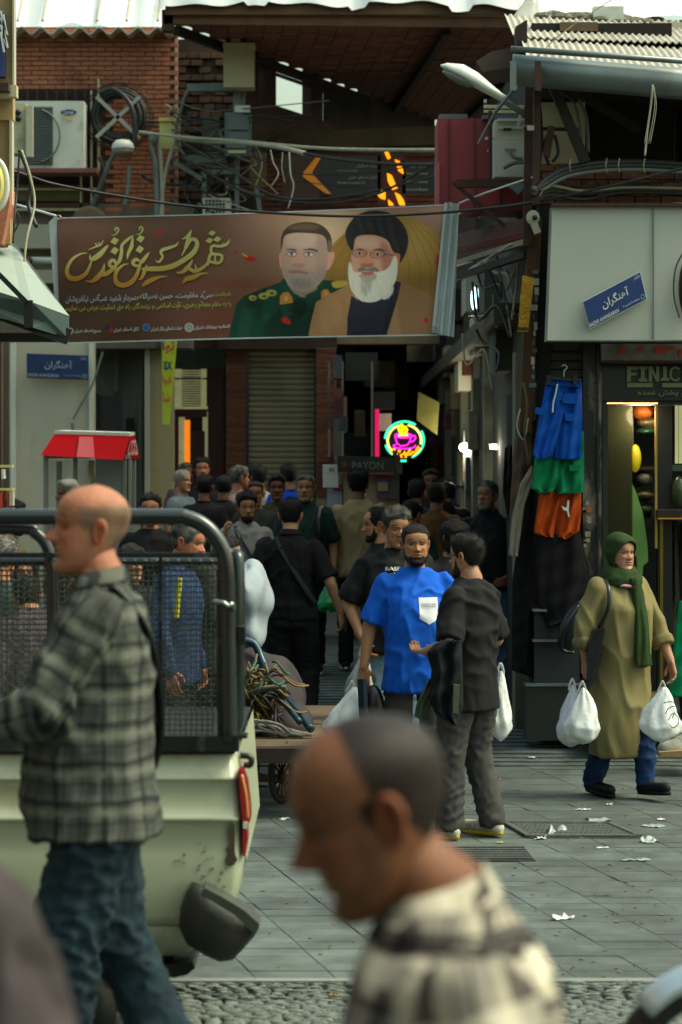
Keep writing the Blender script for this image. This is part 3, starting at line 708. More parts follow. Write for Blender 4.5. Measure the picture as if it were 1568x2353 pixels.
for k, (lab, pts, r, m) in enumerate((
    ('black cable looping from the coil across the white window frame', [(228, 215, 28.6), (262, 205, 28.6), (300, 240, 28.5), (310, 300, 28.5), (305, 345, 28.5)], .03, M_cable),
    ('black cable hanging from the coil towards the cream corner', [(228, 360, 28.6), (240, 400, 28.6), (225, 450, 28.6), (215, 500, 28.6)], .024, M_cable),
    ('black cable from the white dome lamp curling right', [(325, 430-30, 28.4), (345, 455-40, 28.4), (400, 470-45, 28.4), (430, 465-48, 28.4)], .02, M_cable),
    ('dark cable from the cable coil to the brick corner', [(330, 278, 28.5), (400, 281, 28.5), (480, 273, 28.4), (520, 290, 28.4)], .014, M_cable),
    ('grey cable drooping from coil past the yellow box', [(330, 285, 28.5), (400, 300, 28.4), (470, 330, 28.3), (540, 370, 28.2)], .012, M_cable),
    ('tangled cable end over the yellow junction box', [(380, 240, 28.3), (395, 250, 28.3), (385, 262, 28.3), (402, 244, 28.2), (410, 258, 28.2), (392, 272, 28.2)], .012, M_cablel),
    ('cable rising from meter bracket to canopy', [(430, 210, 28.3), (415, 255, 28.3), (405, 320, 28.3), (440, 380, 28.2)], .02, M_cableg),
    ('cable dangling loop right of the thick pale cable', [(622, 345, 26.9), (628, 372, 26.9), (640, 400, 26.8), (622, 430, 26.8)], .008, M_cablel),
    ('frayed cord hanging near the amber arrow', [(665, 350, 26.8), (668, 400, 26.7), (675, 430, 26.7), (662, 480, 26.7)], .008, M_cablel),
    ('thin cord left of the amber arrow', [(650, 350, 26.8), (648, 385, 26.8), (655, 420, 26.8)], .006, M_cablel),
    ('black cable bundle hanging from the left building corner', [(45, 345, 16.5), (60, 380, 16.5), (72, 420, 16.5), (66, 470, 16.5), (84, 520, 16.4)], .016, M_cable),
    ('pale cable hanging beside the black bundle at the left', [(50, 345, 16.4), (68, 400, 16.4), (80, 470, 16.4), (60, 560, 16.3), (52, 700, 16.3)], .009, M_cablel),
    ('thin black drop cable below the fan casing', [(45, 350, 16.4), (40, 430, 16.4), (34, 500, 16.3), (30, 560, 16.3)], .007, M_cable),
    ('cable from the left corner over grey stucco', [(20, 470, 16.4), (45, 500, 16.4), (30, 540, 16.4)], .006, M_cable),
    ('dark cable trailing down the stucco beneath the coil', [(250, 560, 28.6), (300, 540, 28.6), (360, 520, 28.5), (425, 515, 28.4)], .012, M_cable))):
    wire(lab, pts, r, m)
for k in range(14):
    u = random.uniform(430, 600); v = random.uniform(250, 420)
    wire('short tangled cable among the meter boxes', [(u, v, 28.1), (u+random.uniform(-40, 40), v+random.uniform(10, 40), 28.1), (u+random.uniform(-60, 70), v+random.uniform(30, 100), 28), (u+random.uniform(-60, 90), v+random.uniform(60, 130), 28)], random.uniform(.006, .012), random.choice([M_cable, M_cable, M_cableg, M_cablel]), group='tangled cables among the meter boxes')
for k in range(16):
    u = random.uniform(1050, 1180); v = random.uniform(560, 780); D_ = random.uniform(18.5, 22)
    wire('loose cable sagging along the right alley wall', [(u, v, D_), (u+random.uniform(5, 30), v+random.uniform(30, 90), D_), (u+random.uniform(10, 60), v+random.uniform(10, 60), D_-.3), (u+random.uniform(30, 90), v+random.uniform(60, 160), D_-.5)], random.uniform(.006, .011), random.choice([M_cable, M_cableg, M_cablel, M_cable]), group='loose cables along the right alley wall')
for k in range(10):
    v = random.uniform(200, 460)
    wire('thin cable strung from the brick corner towards the alley', [(395, v, 28.2), (470, v+random.uniform(10, 60), 28), (560, v+random.uniform(-10, 60), 28), (640+random.uniform(-40, 200), v+random.uniform(-20, 40), 27.5)], random.uniform(.004, .008), random.choice([M_cable, M_cable, M_cableg]), group='thin cables strung from the brick corner')
for k in range(6):
    u = 60+k*9
    wire('rope line stretched beneath the alley lintel', [(560, 470+k*3, 29), (760, 476+k*2, 29), (1000, 470+k*4, 29)], .006, M_dwood, group='lines beneath the alley lintel') if k < 2 else None
# ---- near left corner strip, awning
NL = thing('cream_corner', 'narrow cream corner of the nearest building at the left edge', 'building', (XU(10, 16), 16, ZV(560, 16)))
b = MB(); b.fb(-200, -40, 30, 275, 16.2, .12); b.fb(-200, 268, 24, 560, 16.25, .12); b.build('wall', mat('corner_cream', '#a58f63', .85, nscale=3, namt=.25, dirt=.3), NL)
b = MB(); b.fb(29, -40, 33, 205, 16.15, .1); b.fb(22, 275, 28, 470, 16.2, .1); b.build('corner_trim', M_cream, NL)
b = MB(); b.fb(-200, 195, 38, 222, 16.0, .1); b.build('ledge', M_cream2, NL); b = MB(); b.fb(-200, 190, 20, 208, 15.9, .3); b.build('dark_ledge', M_rust, NL)
b = MB(); b.fb(-200, 30, 10, 175, 16.1, .1); b.build('sign_board', M_blue, NL)
for q in range(7):
    b = MB(); b.bar(P(2+(q % 2)*6, 25+q*8, 16.05), P(10+(q % 3)*4, 60+q*10, 16.05), .012); b.build('stripe', M_wtxt, NL)
b = MB(); b.prism([P(-60, 560, 16.1), P(5, 560, 16.1), P(22, 470, 16.1), P(22, 430, 16.1), P(-60, 420, 16.1)][::-1], (0, .3, 0)); b.build('orange_bricks', M_brick, NL)
RC = thing('hose_reel', 'white hose reel with yellow hose at the left edge', 'hose reel', P(8, 490, 15.6))
b = MB(); b.tube(ring(-12, 425, 28, 58, 15.6), .02, 6, closed=True); b.build('rim', M_white, RC, smooth=True)
for k in range(4):
    b = MB(); b.tube(ring(-16, 425, 18+k*3, 44+k*4, 15.55+.02*k), .012, 6, closed=True); b.build('hose', M_yel, RC, smooth=True)
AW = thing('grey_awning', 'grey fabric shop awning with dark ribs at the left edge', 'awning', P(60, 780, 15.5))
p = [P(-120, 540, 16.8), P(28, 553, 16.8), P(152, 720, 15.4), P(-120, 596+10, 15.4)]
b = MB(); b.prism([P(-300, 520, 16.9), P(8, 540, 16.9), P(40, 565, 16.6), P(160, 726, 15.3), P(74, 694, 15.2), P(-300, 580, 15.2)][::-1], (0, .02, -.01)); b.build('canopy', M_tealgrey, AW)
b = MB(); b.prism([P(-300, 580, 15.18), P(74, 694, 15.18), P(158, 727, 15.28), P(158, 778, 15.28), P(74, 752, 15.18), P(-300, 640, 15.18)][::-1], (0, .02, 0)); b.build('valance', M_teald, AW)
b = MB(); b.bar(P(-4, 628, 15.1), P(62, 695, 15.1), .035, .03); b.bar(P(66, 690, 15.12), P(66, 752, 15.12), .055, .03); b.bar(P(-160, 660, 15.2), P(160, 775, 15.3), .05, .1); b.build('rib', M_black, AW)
b = MB(); b.fb(-200, 765, 150, 785, 15.9, .1); b.build('black_rail', M_black, AW)  # plain black bar along the bottom of the awning
# white cornice and pipe between awning and banner
CN = thing('cornice_pipe', 'pale cornice and white pipe on the stucco wall left of the banner', 'cornice', P(100, 640, 28.6))
b = MB(); b.fb(20, 515, 420, 570, 28.8, .3); b.build('cornice', M_cream, CN); b = MB(); b.tube([P(40, 598, 28.5), P(420, 600, 28.5)], .04, 8); b.build('pipe', M_white, CN, smooth=True)
MB().ell(P(64, 600, 28.45), (.06, .06, .06)).build('rusty_joint', M_rust, CN, smooth=True)
b = MB(); b.fb(20, 620, 420, 650, 28.8, .2); b.build('lower_cornice', M_cream, CN)
BSK = thing('old_disc', 'old wooden disc standing behind the top edge of the banner', 'disc', P(200, 500, 28.2))
b = MB(); c = P(205, 508, 28.2); b.loft([[c+Vector((r*math.cos(a), y, r*.9*math.sin(a))) for a in np.linspace(0, 2*math.pi, 20, endpoint=False)] for r, y in ((.16, 0), (.2, .02), (.2, .1), (.05, .11))]); b.build('disc', M_wood, BSK, smooth=True)
# left ground floor jamb
JB = thing('brown_jamb', 'brown column at the left edge below the awning', 'column', P(10, 1420, 22))
b = MB(); b.fb(-100, 780, 4, 1500, 22, .1); b.build('column', mat('jamb_b', '#4a3426', .8, namt=.4, nscale=4), JB); b = MB(); b.fb(4, 780, 22, 1500, 22.2, .1); b.build('column', M_greywall, JB)
# street signs --------------------------------------------------------------
M_signblue = mat('enamel_blue', '#1d3a70', .3, namt=.12, nscale=5)
def streetsign(label, c, du, dv, D, faded=False):
    """c centre dp, du half vector, dv half vector (down)"""
    du = Vector(du); dv = Vector(dv); c = Vector(c)
    T = thing('street_sign', label, 'street sign', P(c.x, c.y+30, D))
    def f(s, t, d=0): q = c+du*(2*s-1)+dv*(1-2*t); return P(q.x, q.y, D-d)
    m = M_signblue if not faded else mat('enamel_dark', '#15305c', .35, namt=.25, nscale=5)
    b = MB(); b.prism([f(0, 0), f(1, 0), f(1, 1), f(0, 1)], (0, .02, 0)); b.build('rim', M_wtxt if not faded else m, T)
    b = MB(); b.prism([f(.012, .03, .006), f(.988, .03, .006), f(.988, .97, .006), f(.012, .97, .006)], (0, .006, 0)); b.build('plate', m, T)
    mt = M_wtxt if not faded else mat('faded_print', '#8a97a5', .6, namt=0)
    def g(u0, t0, u1, t1): return lambda s, t: f(u0+(u1-u0)*s, t0+(t1-t0)*t, .012)
    lettering(fa('آهنگران'), g(.29, .36, .74, .76), mt, T, .012)
    lettering(fa('بازار'), g(.87, .80, .97, .93), mt, T, .01)
    lettering('BAZAR AHANGARAN', g(.02, .06, .52, .20), mt, T, .012)
    lettering(fa('منطقه ۱۲ ناحیه ۳'), g(.60, .10, .88, .20), mt, T, .01)
    b = MB(); n = 8
    for k in range(n):
        a = 2*math.pi*k/n; b.add([f(.94+.018*math.cos(a), .15+.045*math.sin(a), .012), f(.94+.038*math.cos(a+.35), .15+.09*math.sin(a+.35), .012), f(.94+.038*math.cos(a-.35), .15+.09*math.sin(a-.35), .012)], [(0, 1, 2)])
    b.build('emblem', mat('emblem_teal', '#6fa59a', .5, namt=0), T)
    return T
streetsign('level blue bazaar street sign on the cream wall at the left', (132.5, 842.5), (70.5, 2.5), (.5, 28), 27.35, True)

# ---- yellow vertical banner
YS = thing('vertical_banner', 'narrow yellow vertical banner with red Persian words', 'banner', P(388, 975, 28.6))
b = MB(); b.prism([P(372, 770, 28.6), P(409, 770, 28.5), P(390, 976, 28.5), P(374, 974, 28.6)][::-1], (0, .01, 0)); b.build('cloth', mat('lime_cloth', '#c9d21a', .6, namt=.08, nscale=5), YS)
M_rp = mat('red_print', '#c02030', .6, namt=0)
for (t, v0, v1, u0, u1, m) in ((fa('توا'), 782, 812, 374, 402, M_rp), ('ax', 830, 850, 376, 396, M_blue), (fa('انوا'), 862, 886, 374, 394, M_rp), (fa('شا'), 900, 924, 375, 391, M_rp)):
    textat(t, u0, v0, u1, v1, 28.45, m, YS, .03)
# ---- red topped snack cart
KI = thing('snack_cart', 'glass sided snack cart with a glossy red sloping top', 'snack cart', (XU(210, 22.5), 22.8, ground(22.5)))
def trap(u0, u1, v, D, off): return [P(u0, v, D-off), P(u1, v, D-off)]
b = MB(); t0, t1 = 22.55, 22.5
top = [P(125, 998, 22.5), P(298, 1003, 22.5), P(310, 1001, 23.2), P(150, 996, 23.2)]
bot = [P(94, 1046, 22.2), P(282, 1057, 22.2), P(321, 1053, 23.4), P(140, 1044, 23.4)]
b.add(top+bot, [(0,1,2,3),(7,6,5,4),(0,4,5,1),(1,5,6,2),(2,6,7,3),(3,7,4,0)]); b.build('red_top', M_redgloss, KI)
b = MB(); b.prism([p+Vector((0, 0, .004)) for p in top], (0, 0, .03)); b.build('top_edge', M_white, KI)
b = MB(); b.add([P(183, 1003, 22.44), P(214, 1004, 22.44), P(218, 1052, 22.16), P(176, 1050, 22.16)], [(0,1,2,3)]); b.build('faded_patch', mat('faded_red', '#9a2a32', .6, namt=.1), KI)
def onside(s, t): return (bot[1]*(1-s)+bot[2]*s)*(1-t)+(top[1]*(1-s)+top[2]*s)*t+Vector((.012, -.01, 0))
lettering('COD', lambda s, t: onside(.12+.78*s, .15+.7*t), mat('grey_print', '#a58a86', .6, namt=0), KI, .02)
for (u0, u1, v0, v1, D) in ((100, 110, 1050, 1420, 22.35), (296, 303, 1056, 1420, 22.35), (168, 178, 1054, 1420, 22.5), (282, 290, 1056, 1420, 22.4), (306, 312, 1056, 1420, 23.2), (100, 300, 1046, 1054, 22.34)):
    MB().fb(u0, v0, u1, v1, D, .05).build('frame_post', M_alu, KI)
M_glass = mat('pane_glass', '#a9b8ae', .08, namt=0, alpha=.28)
MB().fb(112, 1056, 166, 1200, 22.4, .01).build('glass_pane', M_glass, KI); MB().fb(180, 1056, 280, 1200, 22.42, .01).build('glass_pane', M_glass, KI)
MB().fb(130, 1060, 142, 1200, 23.3, .05).build('back_post', M_wood, KI)
for k in range(5): MB().ell(P(210+random.uniform(-3, 3), 1065+k*11, 22.7), (.035, .035, .035)).build('snack_bag', M_yel, KI, smooth=True)
MB().fb(100, 1200, 306, 1420, 22.4, .9).build('cabinet', M_alu, KI)
# ================================================================== right side building
DR_ = 17.6
RB = thing('corner_building', 'soot blackened corner building with a tin gutter on the right', 'building', (2.2, 18, .05))
b = MB(); b.box((1.47, 18.05, 0), (1.9, 19.6, ZV(470, 18))); b.box((1.47, 19.6, 0), (8, 26, ZV(470, 18))); b.box((1.9, 18.05, ZV(835, 18)), (8, 19.6, ZV(470, 18))); b.build('body', M_dkwall, RB)
b = MB(); b.fb(1240, 785, 1385, 1702, 17.93, .12); b.build('pier_core', mat('pier_black', '#161715', .5, namt=.3, nscale=5), RB)
s = MB(); pw = XU(1340, 17.9)-XU(1243, 17.9); s.box((-pw/2, 0, -.026), (pw/2, .05, .026)); me = s.mesh('brick'); me.materials.append(M_bbrick)
z = ZV(797, 17.9)
while z > .45: inst('brick', me, RB, (XU(1291, 17.9), 17.88+random.uniform(-.006, .006), z)); z -= .0625+(.012 if random.random() < .2 else 0)
b = MB(); b.fb(1340, 785, 1383, 1690, 17.84, .1); b.build('jamb', mat('jamb_black', '#131412', .45, nscale=9, namt=.3, dirt=.22, dcol='#b7a58e', dscale=5, streak=True), RB)
MB().fb(1372, 790, 1376, 1690, 17.8, .03).build('edge_strip', M_black, RB)
MB().fb(1348, 1165, 1359, 1178, 17.82, .01).build('orange_sticker', M_orng, RB)
for k in range(26):
    v = random.uniform(1120, 1640); MB().fb(1338+random.uniform(0, 18), v, 1342+random.uniform(2, 18), v+random.uniform(3, 18), 17.832, .01).build('paint_chip', mat('chip', '#b5a489', .9, namt=.2), RB)
b = MB(); b.fb(1210, 1575, 1335, 1702, 17.7, .3); b.build('plinth', mat('plinth', '#1c211f', .5, namt=.4, nscale=4, dirt=.2, dcol='#55605a'), RB)
for (v, u0, u1) in ((1400, 1225, 1330), (1470, 1225, 1330), (1572, 1208, 1340)):
    MB().fb(u0, v, u1, v+5, 17.68, .2).build('ledge', M_galv, RB)
b = MB(); b.fb(1228, 1400, 1332, 1575, 17.75, .15); b.build('stone_block', mat('plinth2', '#20262a', .5, namt=.5, nscale=6, dirt=.2, dcol='#5a5f5c'), RB)
# upper: brick band, dark loft of corrugated sheet, gutter, roof
b = MB(); b.fb(1238, 380, 1700, 470, 18.3, .3); b.build('band_wall', M_mortar, RB)
b = MB(); z = ZV(384, 18.2); k = 0
M_cbrick = mat('brick_tan', '#7d5138', .9, nscale=20, namt=.4, bump=.4, rand=1, col2='#4f3323', dirt=.3, dcol='#241c16')
s = MB(); s.box((-.095, 0, -.027), (.095, .08, .027)); me = s.mesh('brick'); me.materials.append(M_cbrick)
while z > ZV(470, 18.2):
    x = XU(1245, 18.2)+(.1 if k % 2 else 0)
    while x < XU(1640, 18.2): inst('brick', me, RB, (x, 18.2+random.uniform(-.008, .008), z)); x += .2
    z -= .062; k += 1
LF = thing('tin_loft', 'dark loft of rusty corrugated sheets under the right gutter', 'loft', P(1420, 380, 19))
corr(P(1290, 385, 19.2), (XU(1700, 19.2)-XU(1290, 19.2), 0, 0), (0, 0, 1.0), 16, .02, 1, .01).build('corrugated_wall', mat('rusty_sheet', '#2e2118', .8, nscale=3, namt=.6, dirt=.4, dcol='#4a2d1b', streak=True), LF, smooth=True)
MB().box((XU(1215, 19), 17.9, ZV(200, 18)), (XU(1700, 19), 20, ZV(190, 18))).build('soffit', M_dwood, LF)
b = MB(); b.fb(1230, 235, 1345, 400, 18.6, .2); b.build('pale_panel', M_cream2, LF)
for (a, c, w_, D) in (((1268, 190), (1345, 372), .07, 17.6), ((1282, 190), (1330, 230), .07, 17.7), ((1300, 195), (1470, 300), .06, 18.3), ((1235, 190), (1232, 470), .05, 17.5), ((1216, 190), (1212, 560), .06, 17.7), ((1268, 290), (1256, 360), .05, 17.6), ((1215, 295), (1330, 298), .025, 17.8)):
    b = MB(); b.bar(P(*a, D), P(*c, D), w_); b.build('strut', M_rust if D < 17.75 and w_ < .065 else M_dwood, LF)
for pts in ([(1290, 190), (1320, 240), (1335, 320), (1330, 400)], [(1305, 195), (1345, 260), (1352, 350)], [(1258, 310), (1250, 340), (1262, 380)], [(1275, 310), (1283, 350), (1270, 372)], [(1240, 235), (1245, 320), (1236, 400)]):
    b = MB(); b.tube(cr([P(u, v, 17.9) for u, v in pts]), .014, 6); b.build('pipe', M_cable if pts[0][0] < 1285 else M_cableg, LF, smooth=True)
GU = thing('rain_gutter', 'large half round tin gutter along the right roof edge', 'gutter', P(1380, 200, 17.2))
b = MB(); R = .125
def gut(x, dz): 
    pts = []
    for k in range(13):
        a = math.pi*(.02+.98*k/12); pts.append(Vector((x, 17.25-R*.7*math.sin(a)*1.0 + .0, 0)))
    return pts
x0, x1 = XU(1180, 17.2), XU(1700, 17.2)
rings = []
for s_ in (0, .3, .6, 1):
    x = x0+(x1-x0)*s_; zc = ZV(122+33*s_*1.3-0, 17.2)
    rings.append([Vector((x, 17.25-.13*math.sin(a), zc-.0-.225*(1-math.cos(a))/2)) for a in np.linspace(0, math.pi, 14)]+[Vector((x, 17.27, zc-.22)), Vector((x, 17.27, zc))])
b.loft(rings); b.build('trough', M_galv, GU, smooth=True)
b = MB(); b.tube([P(1174, 112, 17.12), P(1400, 128, 17.12), P(1700, 150, 17.12)], .022, 8); b.build('rim', M_galv, GU, smooth=True)
for u in (1222+15, 1180): b = MB(); b.fb(u-7, 140, u+7, 208, 17.06, .03); b.build('strap', M_rust if u > 1200 else M_galv, GU)
b = MB(); b.bar(P(1186, 200, 17.3), P(1140, 255, 17.6), .02); b.bar(P(1140, 255, 17.6), P(1100, 330, 17.9), .015); b.build('stay', M_pipe, GU)
# roof
RF = thing('corrugated_roof', 'pale corrugated roof strewn with rubble above the right gutter', 'roof', P(1400, 60, 19))
zr0 = ZV(133, 17.4); zr1 = ZV(42, 20.2)
corr((XU(1212, 17.4)+.0, 17.3, zr0-.05), (3.1, 0, -.18), (.04, 1.3, (zr1-zr0)*.5), 58, .0095, 1, .010).build('lower_sheet', M_corr, RF, smooth=True)
corr((XU(1212, 17.4)-.02, 18.55, zr0+(zr1-zr0)*.5-.042), (3.3, 0, -.12), (.04, 1.6, (zr1-zr0)*.58), 62, .0095, 1, .010).build('upper_sheet', M_corr, RF, smooth=True)
def onroof(s, t, up=0): return Vector((XU(1212, 17.4)+3.1*s, 17.3+2.8*t, zr0-.03-.18*s+(zr1-zr0)*t+.03+up))
for (s_, t_, w_, h_, m) in ((.17, .62, .3, .05, M_wood), (.45, .82, .45, .04, M_cream), (.82, .45, .35, .08, M_cream2), (.87, .30, .28, .07, M_cbrick), (.28, .97, .25, .1, M_white), (.62, .5, .1, .05, M_wood)):
    c = onroof(s_, t_, .03); b = MB(); b.box((c.x-w_/2, c.y-.06, c.z-.02), (c.x+w_/2, c.y+.08, c.z+h_)); b.build('rubble', m, RF)
b = MB()
for k in range(160):
    c = onroof(random.gauss(.28, .09), random.gauss(1.02, .04), .03); r = random.uniform(.02, .06); b.ell(c, (r*1.4, r, r*.6), n=6, m=4)
for k in range(60):
    c = onroof(random.gauss(.86, .05), random.gauss(.3, .06), .02); r = random.uniform(.01, .04); b.ell(c, (r*1.4, r, r*.6), n=6, m=4)
b.build('debris_pile', mat('debris', '#6f6d5c', .95, namt=.5, nscale=9), RF, kind='stuff')
b = MB(); b.ell(onroof(.38, 1.04, .04), (.09, .05, .03), n=8, m=5); b.build('yellow_rag', M_yelr, RF)
b = MB(); b.grid(lambda s, t: Vector((XU(1205, 20)+3.6*s, 20.1+2.8*t, zr1-.02+1.5*t+.03*math.sin(s*23))), 20, 2); MT = thing('roof_membrane', 'plain white roofing sheet above the corrugated roof at the top right', 'roof sheet', (3, 20, 6)); b.build('sheet', M_tarp, MT, smooth=True)
b = MB(); b.grid(lambda s, t: Vector((XU(1190, 20)-.1+.28*s+.2*t*(1-s), 20+.1*s, ZV(60, 20)+.25*t+.05*math.sin(s*9))), 6, 4); b.build('torn_edge', M_tarp, MT, smooth=True)
b = MB(); b.prism([P(1095, 140, 18.5), P(1130, 118, 18.5), P(1205, 105, 18.5), P(1205, 150, 18.5), P(1110, 165, 18.5)][::-1], (0, .05, -.1)); b.build('hanging_tin', mat('tin_brown', '#4a3b30', .7, namt=.4), LF)
b = MB(); b.prism([P(1186, 60, 18.4), P(1212, 45, 18.4), P(1212, 190, 18.4), P(1190, 190, 18.4)][::-1], (0, .2, 0)); b.build('end_board', M_dwood, LF)
wire('pale string hanging in strands from the gutter', [(1500, 195, 17.1), (1496, 240, 17.1), (1488, 300, 17.1), (1482, 358, 17.1)], .008, M_cablel, 'string', 'string')
for dx in (-5, 4, 8): wire('thin strand beside the hanging string', [(1503, 200, 17.08), (1500+dx, 250, 17.08), (1486+dx, 330, 17.08)], .003, M_cablel, 'string', 'string', 'strands of the hanging string')
wire('thin line crossing the corrugated roof', [(1235, 130, 17.2), (1300, 70, 18), (1420, -10, 19)], .004, M_wood)
# cable bundle along the brick band
for k, (dv, r, m) in enumerate(((0, .022, M_cable), (9, .024, M_cable), (18, .018, M_cableg), (36, .012, M_cable), (44, .012, M_cablel), (56, .010, M_cable), (64, .014, M_cable))):
    if k < 3: pts = [(1225, 450-dv, 17.4), (1250, 415+dv, 17.5), (1300, 388+dv, 17.6), (1380, 374+dv, 17.7), (1480, 372+dv, 17.8), (1600, 380+dv, 17.8)]
    else: pts = [(1228, 470, 17.5), (1260, 384+dv, 17.7), (1340, 392+dv+random.uniform(-6, 6), 17.9), (1440, 385+dv+random.uniform(-8, 4), 18), (1600, 382+dv+random.uniform(-8, 8), 18)]
    wire(('upper', 'second', 'third', 'fourth', 'pale fifth', 'thin sixth', 'lowest')[k]+' cable of the bundle along the brick band over the white panel', pts, r, m, group='cable bundle over the white panel')
for u in (1312, 1395, 1424, 1482): 
    b = MB(); b.tube([P(u, 364, 17.6), P(u-3, 380, 17.55), P(u, 396, 17.6)], .004, 4); o = b.build('cable_tie', M_cablel, None, loc=P(u, 380, 17.6)); tag(o, 'pale tie around the cable bundle over the white panel', 'cable tie', 'ties on the cable bundle')
# white panel with crooked sign
PN = thing('fascia_board', 'weathered blank white fascia panel over the shop', 'panel', P(1420, 780, 17.3))
b = MB(); b.prism([P(1270, 472, 17.35), P(1720, 462, 17.35), P(1720, 781, 17.3), P(1258, 782, 17.3)][::-1], (0, .25, 0)); b.build('panel', M_panel, PN)
for (uu) in (1502,): b = MB(); b.bar(P(uu, 470, 17.34), P(uu, 780, 17.29), .008, .01); b.build('seam', M_galv, PN)
b = MB(); b.fb(1268, 466, 1720, 474, 17.3, .1); b.build('top_trim', M_rust, PN)
streetsign('tilted blue bazaar street sign on the white panel', (1413.5, 690), (66.5, -35), (8, 32.5), 17.25)
SPK = thing('speaker_hole', 'black oval speaker at the right edge of the white panel', 'speaker', P(1575, 660, 17.2))
b = MB(); b.ell(P(1582, 662, 17.25), (.07, .03, .22)); b.build('cone', M_black, SPK, smooth=True)
wire('black wire loop around the oval speaker', [(1570, 580, 17.2), (1552, 620, 17.2), (1549, 680, 17.2), (1562, 730, 17.2)], .006)
# red sheet box, AC, frame
RX = thing('red_shed', 'red ribbed sheet metal box high on the wall', 'metal box', P(1110, 480, 18.8))
b = MB(); b.fb(1006, 272, 1216, 482, 18.9, .6); b.build('sheet_wall', M_red, RX)
for u in (1034, 1092, 1150, 1205): 
    b = MB(); b.fb(u-2, 272, u+1, 482, 18.87, .05); b.build('rib', mat('red_dark', '#5c1a1e', .5, namt=.1), RX)
b = MB(); b.fb(1000, 375, 1010, 482, 18.85, .1); b.build('corner_flap', mat('red_pale', '#a85a5a', .5, namt=.1), RX)
b = MB(); b.fb(1010, 262, 1075, 272, 18.95, .3); b.fb(1110, 264, 1216, 273, 18.8, .3); b.build('lid', M_meter, RX)
A3 = thing('air_conditioner', 'white air conditioner back hung beside the red metal box', 'air conditioner', P(1175, 400, 18.3))
b = MB(); b.fb(1137, 275, 1207, 406, 18.4, .3); b.build('casing', M_white, A3)
b = MB(); b.fb(1143, 272, 1205, 278, 18.36, .3); b.fb(1146, 290, 1202, 296, 18.37, .05); b.build('lid', M_white, A3)
b = MB(); b.fb(1158, 294, 1176, 299, 18.36, .05); b.build('handle', M_dwood, A3); MB().fb(1160, 340, 1185, 344, 18.36, .05).build('hatch', M_cream, A3)
b = MB(); b.tube(cr([P(1170, 345, 18.3), P(1182, 362, 18.25), P(1200, 365, 18.3)]), .012, 6); b.tube(cr([P(1160, 385, 18.3), P(1180, 375, 18.2), P(1205, 372, 18.3)]), .016, 6); b.build('hose', M_cableg, A3, smooth=True)
FR = thing('bracket_frame', 'rusty steel shelf bracket under the hanging air conditioner', 'bracket', P(1150, 440, 18.2))
for (a, c, w_) in (((1048, 422), (1215, 422), .06), ((1040, 418), (1160, 520), .03), ((1127, 255), (1127, 418), .03), ((1115, 318), (1212, 319), .02), ((1112, 245), (1205, 246), .025), ((1112, 256), (1205, 257), .02), ((1130, 330), (1122, 350), .02), ((1200, 245), (1190, 290), .02)):
    b = MB(); b.bar(P(*a, 18.2), P(*c, 18.2), w_); b.build('bracket_bar', M_rust if a[1] != 318 and a[1] < 244 or a[1] > 400 or a[0] == 1127 else M_cream2, FR)
b = MB(); b.prism([P(1160, 422, 18.1), P(1215, 420, 18.1), P(1192, 446, 18.1)][::-1], (0, .05, 0)); b.build('gusset', M_meter, FR)
# street lamp
SL = thing('street_lamp', 'white cobra head street lamp reaching over the alley', 'street lamp', P(1205, 262, 18))
b = MB(); a0 = P(1012, 150, 17.6); a1 = P(1150, 222, 17.6); d = (a1-a0).normalized(); nn = Vector((d.z, 0, -d.x)); nn = nn if nn.z > 0 else -nn
rings = []; L = (a1-a0).length
for s_, up, dn, w_ in ((0, .005, .005, .01), (.08, .04, .012, .05), (.3, .085, .02, .085), (.55, .08, .025, .085), (.8, .05, .03, .06), (1, .03, .03, .035), (1.12, .028, .028, .03)):
    c = a0+d*L*s_; rings.append([c+Vector((0, w_*math.cos(2*math.pi*k/16), 0))+nn*((up if math.sin(2*math.pi*k/16) > 0 else dn)*math.sin(2*math.pi*k/16)) for k in range(16)])
b.loft(rings); b.build('lamp_head', mat('lamp_white', '#c9d1c4', .35, namt=.08), SL, smooth=True)
b = MB(); b.ell(a0+d*L*.33-nn*.028, (.13, .065, .03), Matrix.Rotation(-math.atan2(d.z, d.x), 3, 'Y')); b.build('lens', mat('lens', '#6f7a70', .15, namt=0), SL, smooth=True)
b = MB(); b.tube([P(1130, 212, 17.65), P(1205, 262, 17.7), P(1212, 268, 17.75)], .024, 8); b.build('arm', M_pipe, SL, smooth=True)
MB().fb(1112, 228, 1119, 236, 17.5, .03).build('latch', M_alu, SL)
CAMB = thing('small_lamp', 'tiny cream socket lamp on the thin post beside the red box', 'lamp', P(1218, 300, 17.5)); b = MB(); b.fb(1212, 288, 1228, 299, 17.45, .06); b.build('socket', M_cream, CAMB); MB().ell(P(1212, 294, 17.5), (.03, .03, .025)).build('bulb', M_black, CAMB, smooth=True)
# red awning into the alley
RA = thing('rolled_awning', 'rolled up dark red awning with a pale front bar', 'awning', P(1130, 600, 18.6))
b = MB(); b.prism([P(1040, 540, 20.5), P(1216, 498, 17.8), P(1214, 552, 17.8), P(1040, 594, 20.5)][::-1], (.0, .25, .02)); b.build('roll', mat('awn_red', '#4c241c', .7, nscale=3, namt=.3), RA)
for k in range(3):
    b = MB(); b.bar(P(1040, 572+k*5, 20.45), P(1212, 531+k*5, 17.75), .006); b.build('stripe', mat('awn_stripe', '#8a2a22', .7, namt=0), RA)
b = MB(); b.bar(P(1040, 608, 20.3), P(1210, 556, 17.7), .055, .04); b.build('front_bar', mat('awn_bar', '#8d7d6c', .6, namt=.2), RA)
b = MB(); b.ell(P(1225, 500, 17.55), (.05, .02, .055)); b.bar(P(1224, 505, 17.55), P(1236, 536, 17.55), .04, .05); b.build('end_bracket', M_cream, RA)
